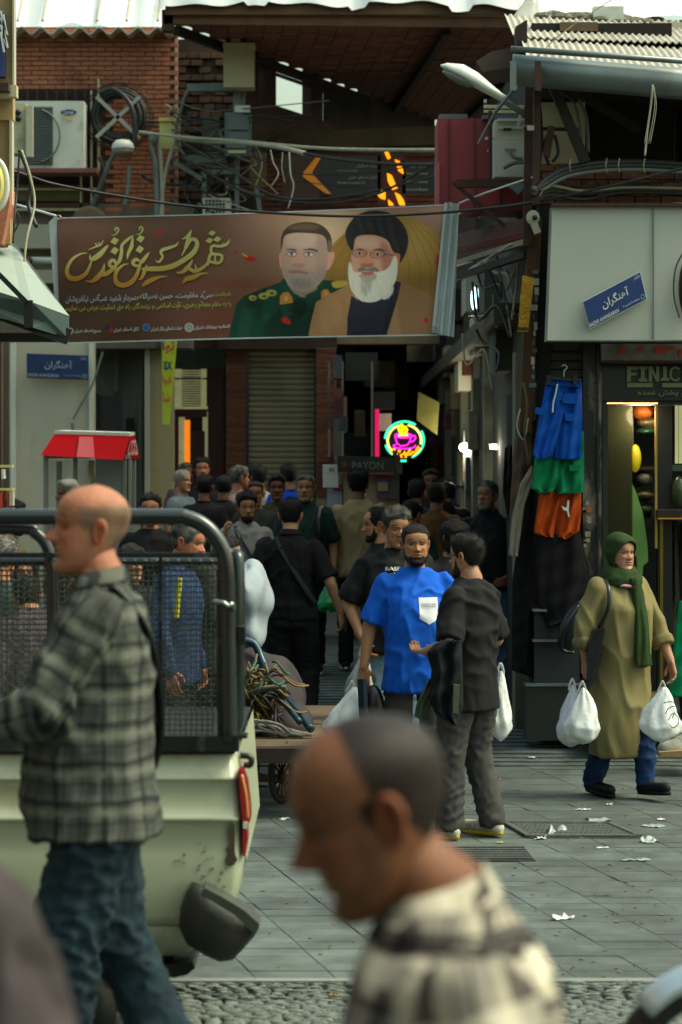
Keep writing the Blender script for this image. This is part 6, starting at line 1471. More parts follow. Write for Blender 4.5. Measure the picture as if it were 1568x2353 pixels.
def plasticbag(label, top, w, h, D, m, depth=.10, seed=1, name='plastic_bag', contents=None):
    """two gathered handles at the hand, pleats running down into a sagging belly"""
    top = Vector(top); rings = []; n = 44; r = np.random.default_rng(seed); ph = r.uniform(0, 6, 6)
    T = thing(name, label, 'plastic bag', top+Vector((0, 0, -h)))
    for t in np.linspace(.10, 1, 30):
        ww = w*np.interp(t, [.1, .16, .3, .5, .75, .9, .97, 1], [.05, .12, .24, .37, .49, .45, .30, .06]); dd = depth*np.interp(t, [.1, .2, .4, .75, .93, 1], [.2, .35, .6, 1, .8, .15])
        ring_ = []
        for k in range(n):
            a = 2*math.pi*k/n; pl_ = (.13*abs(math.sin(a*4+ph[0]+.5*t))+.08*abs(math.sin(a*9+ph[1]-1.2*t)))*(1.15-t)**.7+.05*math.sin(a*3+6*t+ph[2])+.035*math.sin(a*7-9*t+ph[4])+.03*math.sin(17*t+5*a+ph[5])
            ring_.append(top+Vector((ww*math.cos(a)*(1-pl_)+.014*math.sin(5*t+ph[3])*w/.3, dd*math.sin(a)*(1-pl_), -h*t-.018*math.sin(a*2+ph[1])*t)))
        rings.append(ring_)
    MB().loft(rings).build('bag_body', m, T, smooth=True)
    for s_ in (-1, 1):
        b = MB(); b.tube(cr([top+Vector((s_*.03*w/.3, 0, -h*.17)), top+Vector((s_*.014, -.01, -h*.07)), top+Vector((0, -.015, .005))]), [.014, .012]+[.009]*11 if False else .009, 7, flat=.45); b.build('handle', m, T, smooth=True)
    return T
M_bagw = mat('bag_white', '#dfe5e3', .28, nscale=8, namt=.12, bump=.5, bscale=40, alpha=.86); M_baggrey = mat('bag_grey', '#8d9694', .5, nscale=6, namt=.15, bump=.4, bscale=30); M_baggr = mat('bag_green', '#0c8a4e', .5, nscale=6, namt=.15, bump=.4)
M_bagt = mat('bag_lilac', '#bdb6d0', .45, nscale=4, namt=.4, col2='#dfe3df')
# --- the man in the blue pocket T-shirt
D = 14.7
c = person('man in a bright blue T-shirt with a white pocket facing the camera', 954, D, 1.76, yaw=8, top=M_tblue, bottom=M_char, vox=.012, fat=.6, hemz=.74, z0=0.02, twist=0, shx=1.06,
    pose=dict(ela=(-.27, .04, 1.13), wra=(-.315, -.02, .88), hda=(-.02, -.05, -1), pda=(.4, 1, 0), elb=(.27, .02, 1.13), wrb=(.24, -.10, .92)),
    head=dict(q=2, hair='#14110f', style='short', hth=.006, beard='full', bth=.005, bcol='#17120f', skin='tan', seed=3, fat=.6, stubble=.6, gaze=-.25), headyaw=-2, headpitch=2)
def chest(c, x, z, fn=None, yo=-.17): return c['W'](c['U']((x, yo, z)))
def onshirt(c, D, pts, m, nm, th=.006, push=.0): pass
def patch(c, poly, m, nm, yfun, off=.004, nz=10):
    """poly in body x,z ; drawn on the front of the shirt found by casting a ray at the mesh"""
    sh = [o for o in c['root'].children if o.name.split('.')[0] == 'shirt'][0]
    from mathutils.bvhtree import BVHTree
    if 'bvh' not in c:
        me = sh.data; c['bvh'] = BVHTree.FromPolygons([v.co for v in me.vertices], [tuple(p.vertices) for p in me.polygons])
    def f(x, z):
        o = (c['Rz'] @ (Vector((x, yfun*-3, z))*c['S'])); d = (c['Rz'] @ Vector((0, 1 if yfun < 0 or True else -1, 0))); o = c['Rz'] @ (Vector((x, -1.0, z))*c['S'])
        h = c['bvh'].ray_cast(o, c['Rz'].to_3x3() @ Vector((0, 1, 0)))
        p = h[0] if h[0] is not None else c['Rz'] @ (Vector((x, -.18, z))*c['S'])
        return p+c['loc']-(c['Rz'].to_3x3() @ Vector((0, 1, 0)))*off
    return f
f = patch(c, None, None, None, -1)
def inpoly(x, y, P_):
    r = False; n = len(P_)
    for i in range(n):
        a = P_[i]; b = P_[(i+1) % n]
        if (a[1] > y) != (b[1] > y) and x < (b[0]-a[0])*(y-a[1])/(b[1]-a[1])+a[0]: r = not r
    return r
def pocket(f, cx, cz, w, h, mm, root):
    b = MB(); b.grid(lambda s, t: f(cx-w/2+w*s, (cz-h/2-(.035*(1-abs(2*s-1))) )*(1-t)+(cz+h/2)*t), 10, 10); return b.build('chest_pocket', mm, root, smooth=True)
pocket(f, .055, 1.245, .118, .125, cmat('pocket_white', '#cfd2da', namt=.05), c['root'])
f2 = patch(c, None, None, None, -1, .009)
lettering('NOT ME', lambda s, t: f2(.012+.088*s, 1.262+.010*t), M_black, c['root'], .0); lettering('CLOTHES FROM BRAND', lambda s, t: f2(.018+.080*s, 1.250+.008*t), M_black, c['root'], .0)
hp = c['WU']((-.33, -.03, .80))
plasticbag('crumpled white plastic bag held by the man in blue', hp+Vector((-.06, 0, .0)), .36, .36, D, M_bagw, .12, 2)
o = MB(); o.bar(hp+Vector((.0, -.08, .02)), hp+Vector((.02, -.1, -.38)), .03, .05); o = o.build('folder', M_jdk, None, loc=hp); tag(o, 'dark flat folder held beside the white bag of the man in blue', 'folder')
PB = MB().ell(hp+Vector((.07, 0, -.17)), (.07, .06, .15)).build('pouch', M_black, None, smooth=True, loc=hp); tag(PB, 'black leather pouch hanging beside the white bag of the man in blue', 'pouch')
# --- the man in black with the sneakers, seen from behind, turned to the left
D = 13.83
c = person('man in glasses and black T-shirt carrying a dark jacket, white lettered sneakers', 1078, D, 1.74, yaw=-128, top=M_tblack, bottom=M_char, vox=.012, fat=.35, hemz=.74, trw=1.15, shx=.94, shoes='#b9b4a4', solecol='#b59a2a',
    pose=dict(ela=(-.25, .02, 1.13), wra=(-.16, -.20, 1.06), hda=(.5, -.8, 0), elb=(.27, .05, 1.13), wrb=(.15, -.20, 1.07), hdb=(-.4, -.9, 0), pdb=(0, 0, 1),
              kna=(-.12, -.03, .49), ana=(-.13, .08, .085), toea=(-.17, -.14, .03), knb=(.12, -.05, .49), anb=(.14, -.04, .085), toeb=(.12, -.27, .03)),
    head=dict(q=2, hair='#1c1a16', style='short', hth=.015, beard='full', bth=.004, bcol='#3a2c20', skin='light', seed=5, fat=.5), headyaw=4, headpitch=3)
W = c['W']; N_ = c['root']
# glasses
b = MB()
for s in (-1, 1):
    b.tube([c['WH']((s*.033+.022*math.cos(t), -.091, .006+.017*math.sin(t))) for t in np.linspace(0, 2*math.pi, 16, endpoint=False)], .0018, 5, closed=True); b.tube([c['WH']((s*.056, -.087, .01)), c['WH']((s*.076, -.05, .012)), c['WH']((s*.078, .012, .012))], .0022, 5)
b.tube([c['WH']((-.012, -.094, .01)), c['WH']((.012, -.094, .01))], .002, 5); b.build('glasses', M_black, N_, smooth=True)
M_lens = mat('lens_blue', '#7fa6c8', .05, namt=0, alpha=.5)
b = MB()
for s in (-1, 1): b.add([c['WH']((s*.033+.021*math.cos(t), -.0905, .006+.016*math.sin(t))) for t in np.linspace(0, 2*math.pi, 16, endpoint=False)], [tuple(range(16))])
b.build('lens', M_lens, N_)
# shoe lettering 'N'
s_ = P(1082, 1902, D-.12)
b = MB(); 
for (a, bb) in (((1076, 1908), (1079, 1894)), ((1079, 1895), (1089, 1908)), ((1089, 1908), (1092, 1893))): b.bar(P(*a, 13.62), P(*bb, 13.62), .008, .004)
b.build('shoe_letter', mat('dkbrown', '#3a2a20', .6, namt=0), N_)
# green chest print
fb = None
b = MB(); 
for (u0, v0, u1, v1) in ((1028, 1402, 1040, 1398), (1040, 1398, 1054, 1390), (1030, 1410, 1050, 1406)): b.bar(P(u0, v0, 13.62), P(u1, v1, 13.62), .012, .004)
b.build('chest_print', mat('print_green', '#0f7a3a', .7, namt=0), N_)
# jackets over the arm
JK = cloth('dark_jacket', 'dark navy jacket draped over the forearm of the man in glasses', 'jacket', [(1000, 1478), (1030, 1470), (1062, 1470), (1064, 1520), (1066, 1620), (1052, 1668), (1040, 1665), (1000, 1640), (985, 1600), (992, 1540), (980, 1500)], 13.45, .09, cmat('jacket_navy', '#12161b', namt=.3), .018, 21)
cloth('olive_jacket', 'olive sleeve hanging under the dark navy jacket', 'jacket', [(985, 1560), (1004, 1556), (998, 1600), (985, 1640), (968, 1655), (952, 1645), (958, 1615), (972, 1585)], 13.5, .05, cmat('olive_sleeve', '#3f4a34'), .01, 22)
b = MB(); b.prism([P(1043, 1572, 13.32), P(1058, 1574, 13.32), P(1054, 1640, 13.32), P(1041, 1638, 13.32)][::-1], (0, .02, 0)); o = b.build('grey_panel', cmat('olive_panel', '#55594a'), JK)
plasticbag('smooth white carrier bag hanging behind the man in glasses', P(1150, 1525, 14.2), .17, .44, D, M_bagw, .10, 5)
# --- BASED T-shirt man
D = 16.2
c = person('man in a black T-shirt with white words behind the man in blue', 906, D, 1.85, yaw=6, top=M_tblack, bottom=M_jlt, vox=.013, fat=.25, hemz=.84, shx=1.02,
    pose=dict(ela=(-.29, .05, 1.14), wra=(-.22, -.10, .93), hda=(.3, -.2, -.8)), head=dict(q=2, hair='#25211c', style='short', hth=.016, grey=.35, skin='tan', seed=8, nose=1.1, stubble=.4), headyaw=12, headpitch=10)
f = patch(c, None, None, None, -1)
lettering('BASED', lambda s, t: f(-.070+.125*s, 1.352+.024*t), M_wtxt, c['root'], .015); lettering('replay', lambda s, t: f(-.090+.115*s, 1.316+.026*t), M_wtxt, c['root'], .0, .35)
plasticbag('tall grey plastic bag held by the man behind the man in blue', P(832, 1485, 15.7), .22, .42, D, M_baggrey, .10, 7)
# --- profile man, long haired youth
person('bearded man in profile looking left behind the men in front', 872, 18.2, 1.74, yaw=-80, top=M_tblack, bottom=M_jblack, vox=.018, head=dict(q=2, hair='#15110e', style='recede', hth=.012, beard='full', bth=.006, skin='tan', seed=11, nose=1.2), headpitch=8)
person('dark haired youth with a long fringe behind the man in glasses', 1040, 17.3, 1.72, yaw=30, top=M_tblack, bottom=M_jblack, vox=.018, head=dict(q=2, hair='#171210', style='long', hth=.016, skin='tan', seed=12), headyaw=10, headpitch=8)
# --- strap man from behind
c = person('man in black seen from behind with a cross body strap', 668, 18.3, 1.80, yaw=172, top=cmat('polo_black', '#101012'), bottom=M_jblack, vox=.014, fat=.3, hemz=.86, trw=1.15, shx=1.05,
    pose=dict(ela=(-.30, .05, 1.14), wra=(-.36, -.08, .90), hda=(-.1, -.3, -1), pda=(.8, -.2, 0), knb=(.10, -.04, .50), kna=(-.12, -.10, .50), ana=(-.12, .0, .085), toea=(-.14, -.2, .03)), head=dict(q=2, hair='#100e0d', style='short', hth=.012, skin='light', seed=14, collar=1), headpitch=4, headyaw=6)
strap(c, [(.09, .075, 1.46), (.05, .13, 1.38), (-.05, .15, 1.22), (-.14, .14, 1.08), (-.20, .08, .98)], .022, cmat('strap_grey', '#232629'))
o = MB(); hp = c['WU']((-.385, -.14, .82)); o.box(tuple(hp-Vector((.012, .03, .06))), tuple(hp+Vector((.012, .03, .05)))); o = o.build('phone', M_black, None, loc=hp); tag(o, 'dark phone in the hand of the man with the cross body strap', 'phone')
# --- black polo man by the alley corner
c = person('grey bearded man in a black polo and jeans by the hanging clothes', 1122, 20.3, 1.80, yaw=-14, top=cmat('polo_blk2', '#202022'), bottom=denim('jean_mid', '#5f8196', '#3c566a'), vox=.015, fat=.7, hemz=.86, trw=1.05, shoes='#8d8a78',
    pose=dict(elb=(.33, .04, 1.16), wrb=(.22, -.16, .98), hdb=(-.5, -.6, -.4)), head=dict(q=2, hair='#3a3530', style='short', hth=.007, grey=.5, beard='goatee', bcol='#6a665e', bth=.010, skin='tan', seed=15, fat=.5, collar=1), headyaw=-18, headpitch=-4)
# --- beige man from behind
c = person('tall man in a beige T-shirt seen from behind by the display stand', 824, 21.7, 1.80, yaw=176, top=M_tbeige, bottom=M_jblack, vox=.015, fat=.35, hemz=.82, shx=1.06,
    pose=dict(elb=(.27, .05, 1.14), wrb=(.30, -.02, .88)), head=dict(q=2, hair='#120f0d', style='short', hth=.018, skin='dark', seed=17))
plasticbag('green plastic bag carried by the man in the beige T-shirt', P(755, 1335, 21.3), .24, .26, 21, M_baggr, .1, 9)
# --- brown shirt from behind, dark heads
person('man in a brown shirt seen from behind deeper in the alley', 1003, 21.5, 1.70, yaw=178, top=M_tbrown, bottom=M_jblack, vox=.018, sleeve='long', fat=.4, head=dict(q=1, hair='#100e0c', style='short', hth=.016, skin='dark', seed=18))
person('dark haired man bowing his head in the crowd left of the brown shirt', 940, 20.0, 1.66, yaw=150, top=cmat('tee_green2', '#0d3326'), bottom=M_jblack, vox=.02, head=dict(q=1, hair='#0e0c0b', style='short', hth=.018, skin='tan', seed=19), headpitch=20)
person('man facing forward half hidden in the alley behind the brown shirt', 990, 24.0, 1.74, yaw=0, top=M_tblack, bottom=M_jblack, vox=.025, head=dict(q=1, hair='#0e0c0b', style='short', skin='dark', seed=20))
person('person with a dark hood at the left of the alley crowd', 958, 23.0, 1.66, yaw=160, top=M_tblack, bottom=M_jblack, vox=.025, head=dict(q=1, hair='#0e0c0b', style='short', hth=.02, skin='dark', seed=21))
# --- grey T-shirt man with strap
c = person('bearded man in a grey T-shirt with a bag strap across his chest', 566, 20.5, 1.68, yaw=4, top=M_tgrey, bottom=M_jdk, vox=.015, fat=.15, shx=1.02,
    pose=dict(ela=(-.25, -.06, 1.20), wra=(-.19, -.16, 1.38), hda=(.1, -.1, 1), curla=1.2), head=dict(q=2, hair='#15110e', style='short', hth=.022, beard='full', bth=.004, skin='tan', seed=23, stubble=.5), headyaw=8, headpitch=4)
strap(c, [(-.10, -.06, 1.46), (-.06, -.15, 1.36), (.02, -.17, 1.22), (.10, -.165, 1.08), (.16, -.12, .96)], .016, M_black)
f = patch(c, None, None, None, -1)
b = MB()
for k in range(7):
    p = f(.085+random.uniform(-.02, .02), 1.27+random.uniform(-.018, .018)); b.ell(p, (.010, .003, .007), n=6, m=4)
b.build('leaf_print', mat('leafg', '#4ac81a', .7, namt=0), c['root'])
# --- green polo man
c = person('grey haired man in a dark green polo with a backpack strap', 702, 21.6, 1.77, yaw=-4, top=M_tgreen, bottom=M_jblack, vox=.015, fat=.5, shx=1.05, head=dict(q=2, hair='#2c2a26', style='short', hth=.007, grey=.5, skin='tan', seed=24, collar=1, fat=.3), headyaw=0)
strap(c, [(.13, .0, 1.47), (.13, -.13, 1.38), (.135, -.16, 1.22), (.16, -.10, 1.05)], .022, M_black)
# --- the rest of the crowd
crowd = [
 ('man in a charcoal T-shirt with short light brown hair behind the grey T-shirt man', 588, 1102, 22.5, 0, cmat('tee_char', '#33342f'), dict(hair='#3a2e22', skin='ruddy', hth=.010)),
 ('curly haired man facing the camera near the shutter', 636, 1090, 23.5, 4, cmat('tee_olv', '#3d3c2c'), dict(hair='#14100d', skin='brown', hth=.024)),
 ('man in a royal blue shirt turned away by the shutter', 664, 1063, 25.0, 200, cmat('tee_royal', '#0d3fae'), dict(hair='#14120f', skin='tan', hth=.014)),
 ('man in a white shirt seen from behind by the shutter', 596, 1068, 25.5, 190, cmat('tee_white', '#a9a495'), dict(hair='#0f0d0c', skin='tan', hth=.014)),
 ('grey haired man in a pink shirt looking right by the shutter', 549, 1066, 24.5, 120, cmat('tee_pink', '#9d7d75'), dict(hair='#2a2724', grey=.5, skin='ruddy', hth=.012)),
 ('dark man with thinning hair seen from behind in the crowd', 514, 1088, 24.0, 176, M_tblack, dict(hair='#120f0c', skin='brown', style='recede', hth=.008)),
 ('man with thick black hair seen from behind before the doorway', 470, 1088, 23.5, 172, M_tblack, dict(hair='#0c0b0a', skin='dark', hth=.018)),
 ('white haired old man in grey blue looking right by the ochre pillar', 418, 1077, 26.0, 60, cmat('tee_slate', '#5b666c'), dict(hair='#8a8676', grey=.8, skin='tan', hth=.012, stubble=.1)),
 ('young man with swept hair looking out in front of the red doorway', 464, 1049, 27.5, 10, cmat('tee_dk2', '#1b1a1c'), dict(hair='#15120f', skin='ruddy', hth=.020)),
 ('man in a plum checked shirt behind the white haired old man', 427, 1060, 27.5, 40, cmat('tee_plum', '#5d3e46', namt=.5, nscale=40), dict(hair='#2a2722', grey=.3, skin='dark', hth=.01)),
 ('black haired man facing the camera left of the white haired man', 347, 1130, 19.0, 0, M_tblack, dict(hair='#12100e', skin='ruddy', hth=.014)),
 ('dark haired person far back beside the shutter', 577, 1066, 27.0, 180, M_tblack, dict(hair='#0c0b0a', skin='dark', hth=.014)),
 ('person with a light shirt in the gap of the alley mouth', 1030, 1105, 25.0, 180, cmat('tee_dkg', '#2a2c22'), dict(hair='#14120f', skin='dark', hth=.018)),
 ('grey curly haired person under the red topped cart', 158, 1100, 21.0, -60, cmat('tee_brn3', '#4a3a30'), dict(hair='#807c70', grey=.7, skin='dark', hth=.02)),
]
for (lab, u, vt, D, yaw, top, hd) in crowd:
    zg = ground(D); ztop = ZV(vt, D)
    Hh = (ztop-zg)/1.0; hd.setdefault('style', 'short'); hd['q'] = 1; hd['seed'] = len(lab)+int(u)
    z0 = zg
    Hp = max(1.58, min(1.86, Hh)); 
    if abs(Hp-Hh) > .01: z0 = ztop-Hp
    if z0 < zg-.02 or z0 > zg+.02:
        # move along the line of sight to where a person of that height stands on the ground
        best = None
        for dd in np.linspace(17, 29, 121):
            e = abs(ZV(vt, dd)-ground(dd)-1.72)
            if best is None or e < best[0]: best = (e, dd)
        D = min(max(best[1], D-3), D+3); zg = ground(D); Hp = ZV(vt, D)-zg; z0 = zg
    person(lab, u, D, Hp*1.75/1.762, yaw=yaw, top=top, bottom=random.choice([M_jblack, M_jdk, M_char]), vox=.026, sleeve='long' if 'shirt' in lab and 'T-' not in lab else 'tee', head=hd, folds=.8)
# --- woman with the green scarf
D = 15.55
M_coat = cmat('coat_olive', '#78704a', namt=.15)
c = person('woman in an olive coat and green headscarf walking with white plastic bags', 1425, D, 1.69, yaw=30, top=None, bottom=M_denimdeep, vox=.012, shoes='#16181a', solecol='#121314', fat=.5,
    pose=dict(ela=(-.28, .03, 1.12), wra=(-.27, .02, .92), hda=(0, -.1, -1), elb=(.28, -.04, 1.12), wrb=(.30, -.16, .90), hdb=(.05, -.25, -1),
        kna=(-.10, .0, .47), ana=(-.11, .16, .095), toea=(-.12, -.06, .045), knb=(.09, -.14, .50), anb=(.06, -.20, .11), toeb=(.08, -.39, .085)),
    head=dict(q=2, hair='#2a1d16', style='short', hth=.004, skin='light', seed=31, fat=.5, stubble=0, nose=.75, female=True), headyaw=0, headpitch=2)
U = c['U']; J = c['J']
sb = MB(); sb.loft(torso_rings([(.28, .215, .19, -.01), (.34, .215, .19, -.01), (.55, .198, .175, -.01), (.80, .192, .168, 0), (.98, .190, .160, -.015), (1.12, .195, .165, -.02), (1.25, .20, .165, -.02), (1.33, .19, .14, 0), (1.40, .165, .11, .012), (1.45, .11, .085, .016), (1.475, .08, .07, .014)], 30))
for s in 'ab':
    a, e, w_ = J['sh'+s], J['el'+s], J['wr'+s]; sb.caps(a, e, .068, .064, 14); sb.tube([e, e.lerp(w_, .5)], [.064, .062], 14); sb.tube([e.lerp(w_, .32), e.lerp(w_, .55)], [.078, .076], 14)
c['garment']('coat', sb, M_coat, .011, .014, 28, 33, (1, 1, .35))
# scarf : shell round the head, wrap round the neck, long tail
M_scarf = cmat('scarf_green', '#273d1a', namt=.25); V, F = headmesh(64, 56, 31)
V2 = V.copy(); ctr = np.array([0, .01, -.01]); no = V2-ctr; no /= np.linalg.norm(no, axis=1)[:, None]
Vs, Fs = headmesh(64, 56, 1); smooth_yf = np.minimum(Vs[:, 1], 99)
V2 = V2+no*(.020+.012*sstep(.0, .09, V[:, 1]))[:, None]
V2[:, 2] = np.where(V2[:, 2] < -.08, V2[:, 2]-.02, V2[:, 2])
mask = ((V[:, 0]/.066)**2+((V[:, 2]+.022)/.094)**2 > 1) | (V[:, 1] > -.030)
fs = [q for q in F if all(mask[i] for i in q)]
V2 += no*(.004*wavenoise(V2, 40, 3, 6, (.5, .5, 1.5)))[:, None]
HV = c['HT'](V2)
o = c['finish']('headscarf', HV, fs, M_scarf)
sm = o.modifiers.new('s', 'SOLIDIFY'); sm.thickness = .006
nb = MB()
for k, (z, rx, ry, yo, r) in enumerate(((1.515, .078, .078, .008, .028), (1.49, .092, .092, .0, .034), (1.46, .110, .103, -.004, .032), (1.432, .118, .11, -.01, .024))):
    nb.tube([Vector((rx*math.cos(t), yo+ry*math.sin(t)-.01, z-.014*math.sin(t)*-1)) for t in np.linspace(0, 2*math.pi, 22, endpoint=False)], r, 8, closed=True)
c['garment']('scarf_wrap', nb, M_scarf, .012, .006, 30, 35, (1, 1, 2))
tl = MB(); rings = []
for t in np.linspace(0, 1, 16):
    z = 1.46-.58*t; y0 = -.125-.075*math.sin(min(t*2.2, 1.6))+.0*t; w2 = .035+.035*t; x0 = .015+.02*t
    rings.append([Vector((x0+w2*math.cos(a)*(1+.12*math.sin(3*a+6*t)), y0-.018-.022*math.sin(a)*(1+.4*math.sin(5*a)), z)) for a in np.linspace(0, 2*math.pi, 18, endpoint=False)])
tl.loft(rings); c['garment']('scarf_tail', tl, M_scarf, .010, .006, 30, 36, (3, 1, .3))
col = MB(); col.tube([Vector((.115*math.cos(t), -.02+.13*math.sin(t), 1.435-.03*abs(math.sin(t)))) for t in np.linspace(math.pi*1.05, math.pi*1.75, 10)], .012, 6); c['finish']('inner_collar', [tuple(p) for p in col.v], col.f, mat('pinkcollar', '#c03a6a', .8, namt=.5, nscale=30, col2='#d8c8d0'))
for z in (.935, .925): 
    b = MB(); b.tube([J['wra']+Vector((.031*math.cos(t), .031*math.sin(t), z-.92+.03)) for t in np.linspace(0, 2*math.pi, 14, endpoint=False)], .003, 5, closed=True); c['finish']('bracelet', [tuple(p) for p in b.v], b.f, mat('gold', '#c8a04a', .3, metal=.8, namt=0))
# handbag
HB = thing('handbag', 'black leather handbag hanging from the shoulder of the woman in olive', 'handbag', P(1385, 1540, 15.5))
b = MB(); b.tube(cr([P(1391, 1332, 15.36), P(1399, 1352, 15.27), P(1399, 1390, 15.24), P(1386, 1425, 15.26), P(1376, 1442, 15.3)]), .013, 8, flat=.5); b.build('strap', M_black, HB, smooth=True)
b = MB(); b.prism([P(1367, 1448, 15.28), P(1390, 1444, 15.28), P(1370, 1560, 15.3), P(1352, 1590, 15.3), P(1352, 1480, 15.3)][::-1], (0, .10, 0)); b.build('bag', mat('leather', '#14181b'), HB)
plasticbag('bulging white plastic bag nearest the woman, one of two in her hand', P(1338, 1566, 15.3), .26, .38, D, M_bagw, .11, 11)
plasticbag('thin plastic bag with lilac and yellow contents held by the woman', P(1315, 1560, 15.45), .20, .42, D, M_bagt, .08, 12)
TB = plasticbag('white plastic bag with blue print in the forward hand of the woman', P(1522, 1565, 15.25), .30, .37, D, M_bagw, .11, 13)
b = MB()
for k, pts in enumerate(([(1530, 1640), (1536, 1628), (1552, 1622), (1560, 1630)], [(1536, 1655), (1545, 1640), (1556, 1645), (1560, 1660), (1548, 1672), (1538, 1664)], [(1545, 1650), (1550, 1636)], [(1526, 1615), (1538, 1612), (1552, 1614)])): b.tube(cr([P(u, v, 15.10) for u, v in pts]), .007, 5, flat=.4)
b.build('blue_print', mat('blueprint', '#1c2c80', .6, namt=0), TB, smooth=True)
# ================================================================== people behind the truck cage
c = person('grey haired man bent in talk behind the truck cage', 400, 14.4, 1.82, yaw=75, top=cmat('shirt_navy', '#2a4068', namt=.3, nscale=9), bottom=M_jblack, vox=.018, sleeve='long', head=dict(q=2, hair='#3a3935', grey=.55, style='short', hth=.012, skin='ruddy', seed=41), headpitch=12, z0=0, lean=4)
person('balding man facing the grey haired man behind the truck cage', 462, 15.2, 1.80, yaw=-75, top=cmat('shirt_dk', '#232826'), bottom=M_jblack, vox=.018, sleeve='long', head=dict(q=2, hair='#2a2824', grey=.4, style='recede', hth=.010, skin='ruddy', seed=42), headpitch=10, z0=0, lean=3)
person('woman with dark hair and a red lipped smile seen past the bald man', 300, 15.5, 1.62, yaw=35, top=cmat('tee_dk5', '#1d1d22'), bottom=M_jblack, vox=.02, head=dict(q=2, hair='#120f0d', style='long', hth=.018, skin='light', seed=43, stubble=0, female=True))
person('grey haired man cut by the left edge behind the truck cage', 2, 14.0, 1.72, yaw=170, top=cmat('shirt_slate', '#3a4a4c'), bottom=M_jblack, vox=.02, sleeve='long', head=dict(q=2, hair='#5a5a54', grey=.6, style='short', hth=.015, skin='ruddy', seed=44), headpitch=12)
c = person('woman in a dark headscarf behind the truck cage at the left', 55, 14.2, 1.60, yaw=15, top=cmat('coat_plum', '#2c2530', namt=.3), bottom=M_jblack, vox=.02, sleeve='long', hemz=.5, fat=.5, head=dict(q=2, hair='#3a2a1c', style='short', skin='light', seed=45, stubble=0, female=True), headpitch=-6)
V2 = V+no*.022; HV = c['HT'](V2); c['finish']('headscarf', HV, [q for q in F if all(((V[i, 0]/.056)**2+((V[i, 2]+.01)/.085)**2 > 1) or V[i, 1] > -.035 for i in q)], cmat('scarf_black', '#14161a'))
person('man in a grey plum shirt leaning into the truck cage at the left', 95, 13.2, 1.62, yaw=200, top=cmat('shirt_plumgrey', '#4a4248', namt=.3), bottom=M_jblack, vox=.02, sleeve='long', fat=.8, lean=32, head=dict(q=1, hair='#1a1816', style='short', skin='tan', seed=46), z0=0)
YT = wire('yellow measuring tape hanging behind the truck cage', [(413, 1328, 14.0), (412, 1350, 14.0), (408, 1390, 14.0), (405, 1420, 14.0)], .016, M_yelsign, 'measuring_tape', 'tape measure')
person('bearded vendor in profile at the left edge by the cream wall', 22, 18.5, 1.77, yaw=88, top=cmat('tee_olive5', '#5d5540'), bottom=M_jblack, vox=.02, head=dict(q=2, hair='#100e0c', style='short', hth=.016, beard='full', bth=.006, skin='tan', seed=47), headpitch=8)
DS = thing('goods_rack', 'small rack of red and white packets in front of the vendor at the left edge', 'rack', P(8, 1180, 17.8))
for (u0, v0, u1, v1, m) in ((-20, 1068, 28, 1074, M_yel), (-20, 1122, 30, 1127, M_yel), (4, 1078, 10, 1100, M_wtxt), (16, 1128, 22, 1165, MC['sticker_red']), (22, 1130, 30, 1162, M_cream), (-4, 1132, 6, 1166, MC['sticker_red']), (-20, 1166, 30, 1172, M_alu)): MB().fb(u0, v0, u1, v1, 17.8-.01*(u0 % 5), .1).build('packet' if v1-v0 > 10 else 'rail', m, DS)
# ================================================================== pickup truck
DT = 9.0
TR = thing('pickup_truck', 'pale green pickup truck with a black mesh cargo cage and a dented rear corner', 'pickup truck', P(200, 2300, 9.6))
M_truck = mat('truck_paint', '#a9b094', .35, nscale=1.6, namt=.14, dirt=.3, dcol='#7d7757', coat=.3, spec=.5, dscale=2.2)
def side(v):   # outline in dp of the rear edge of the bed side as a function of v, and the bulge towards the street
    return np.interp(v, [1730, 1790, 1900, 1990, 2060, 2120, 2160, 2200], [546, 556, 562, 564, 550, 520, 490, 430])
prof = [(1730, .06), (1738, .01), (1785, .0), (1790, -.012), (1794, .0), (1850, -.02), (1873, -.030), (1879, -.052), (1885, -.030), (1960, -.045), (2040, -.045), (2100, -.025), (2122, -.01), (2126, .012), (2132, -.004), (2170, .05), (2212, .13)]
b = MB(); rings = []
for v, dy in prof:
    e = side(v); us = list(np.linspace(-240, e-24, 16))+[e-14, e-6, e]; dd = [0]*16+[.012, .05, .12]
    rings.append([P(u, v, DT) + Vector((0, dy+q, 0)) for u, q in zip(us, dd)])
b.loft(rings, cap=False); b.build('bed_side', M_truck, TR, smooth=True)
b = MB(); b.add([P(546, 1730, DT)+Vector((0, .12, 0)), P(564, 1990, DT)+Vector((0, .12, 0)), P(520, 2120, DT)+Vector((0, .12, 0)), P(520, 2120, DT)+Vector((0, 1.6, 0)), P(564, 1990, DT)+Vector((0, 1.6, 0)), P(546, 1730, DT)+Vector((0, 1.6, 0))], [(0, 1, 2, 3, 4, 5)]); b.build('tailgate', M_truck, TR)
b = MB(); b.fb(-300, 1724, 540, 1732, DT+.02, 1.6); b.build('bed_floor', M_black, TR)
b = MB(); b.fb(-300, 2125, 400, 2225, DT+.2, 1.4); b.build('underbody', M_black, TR)
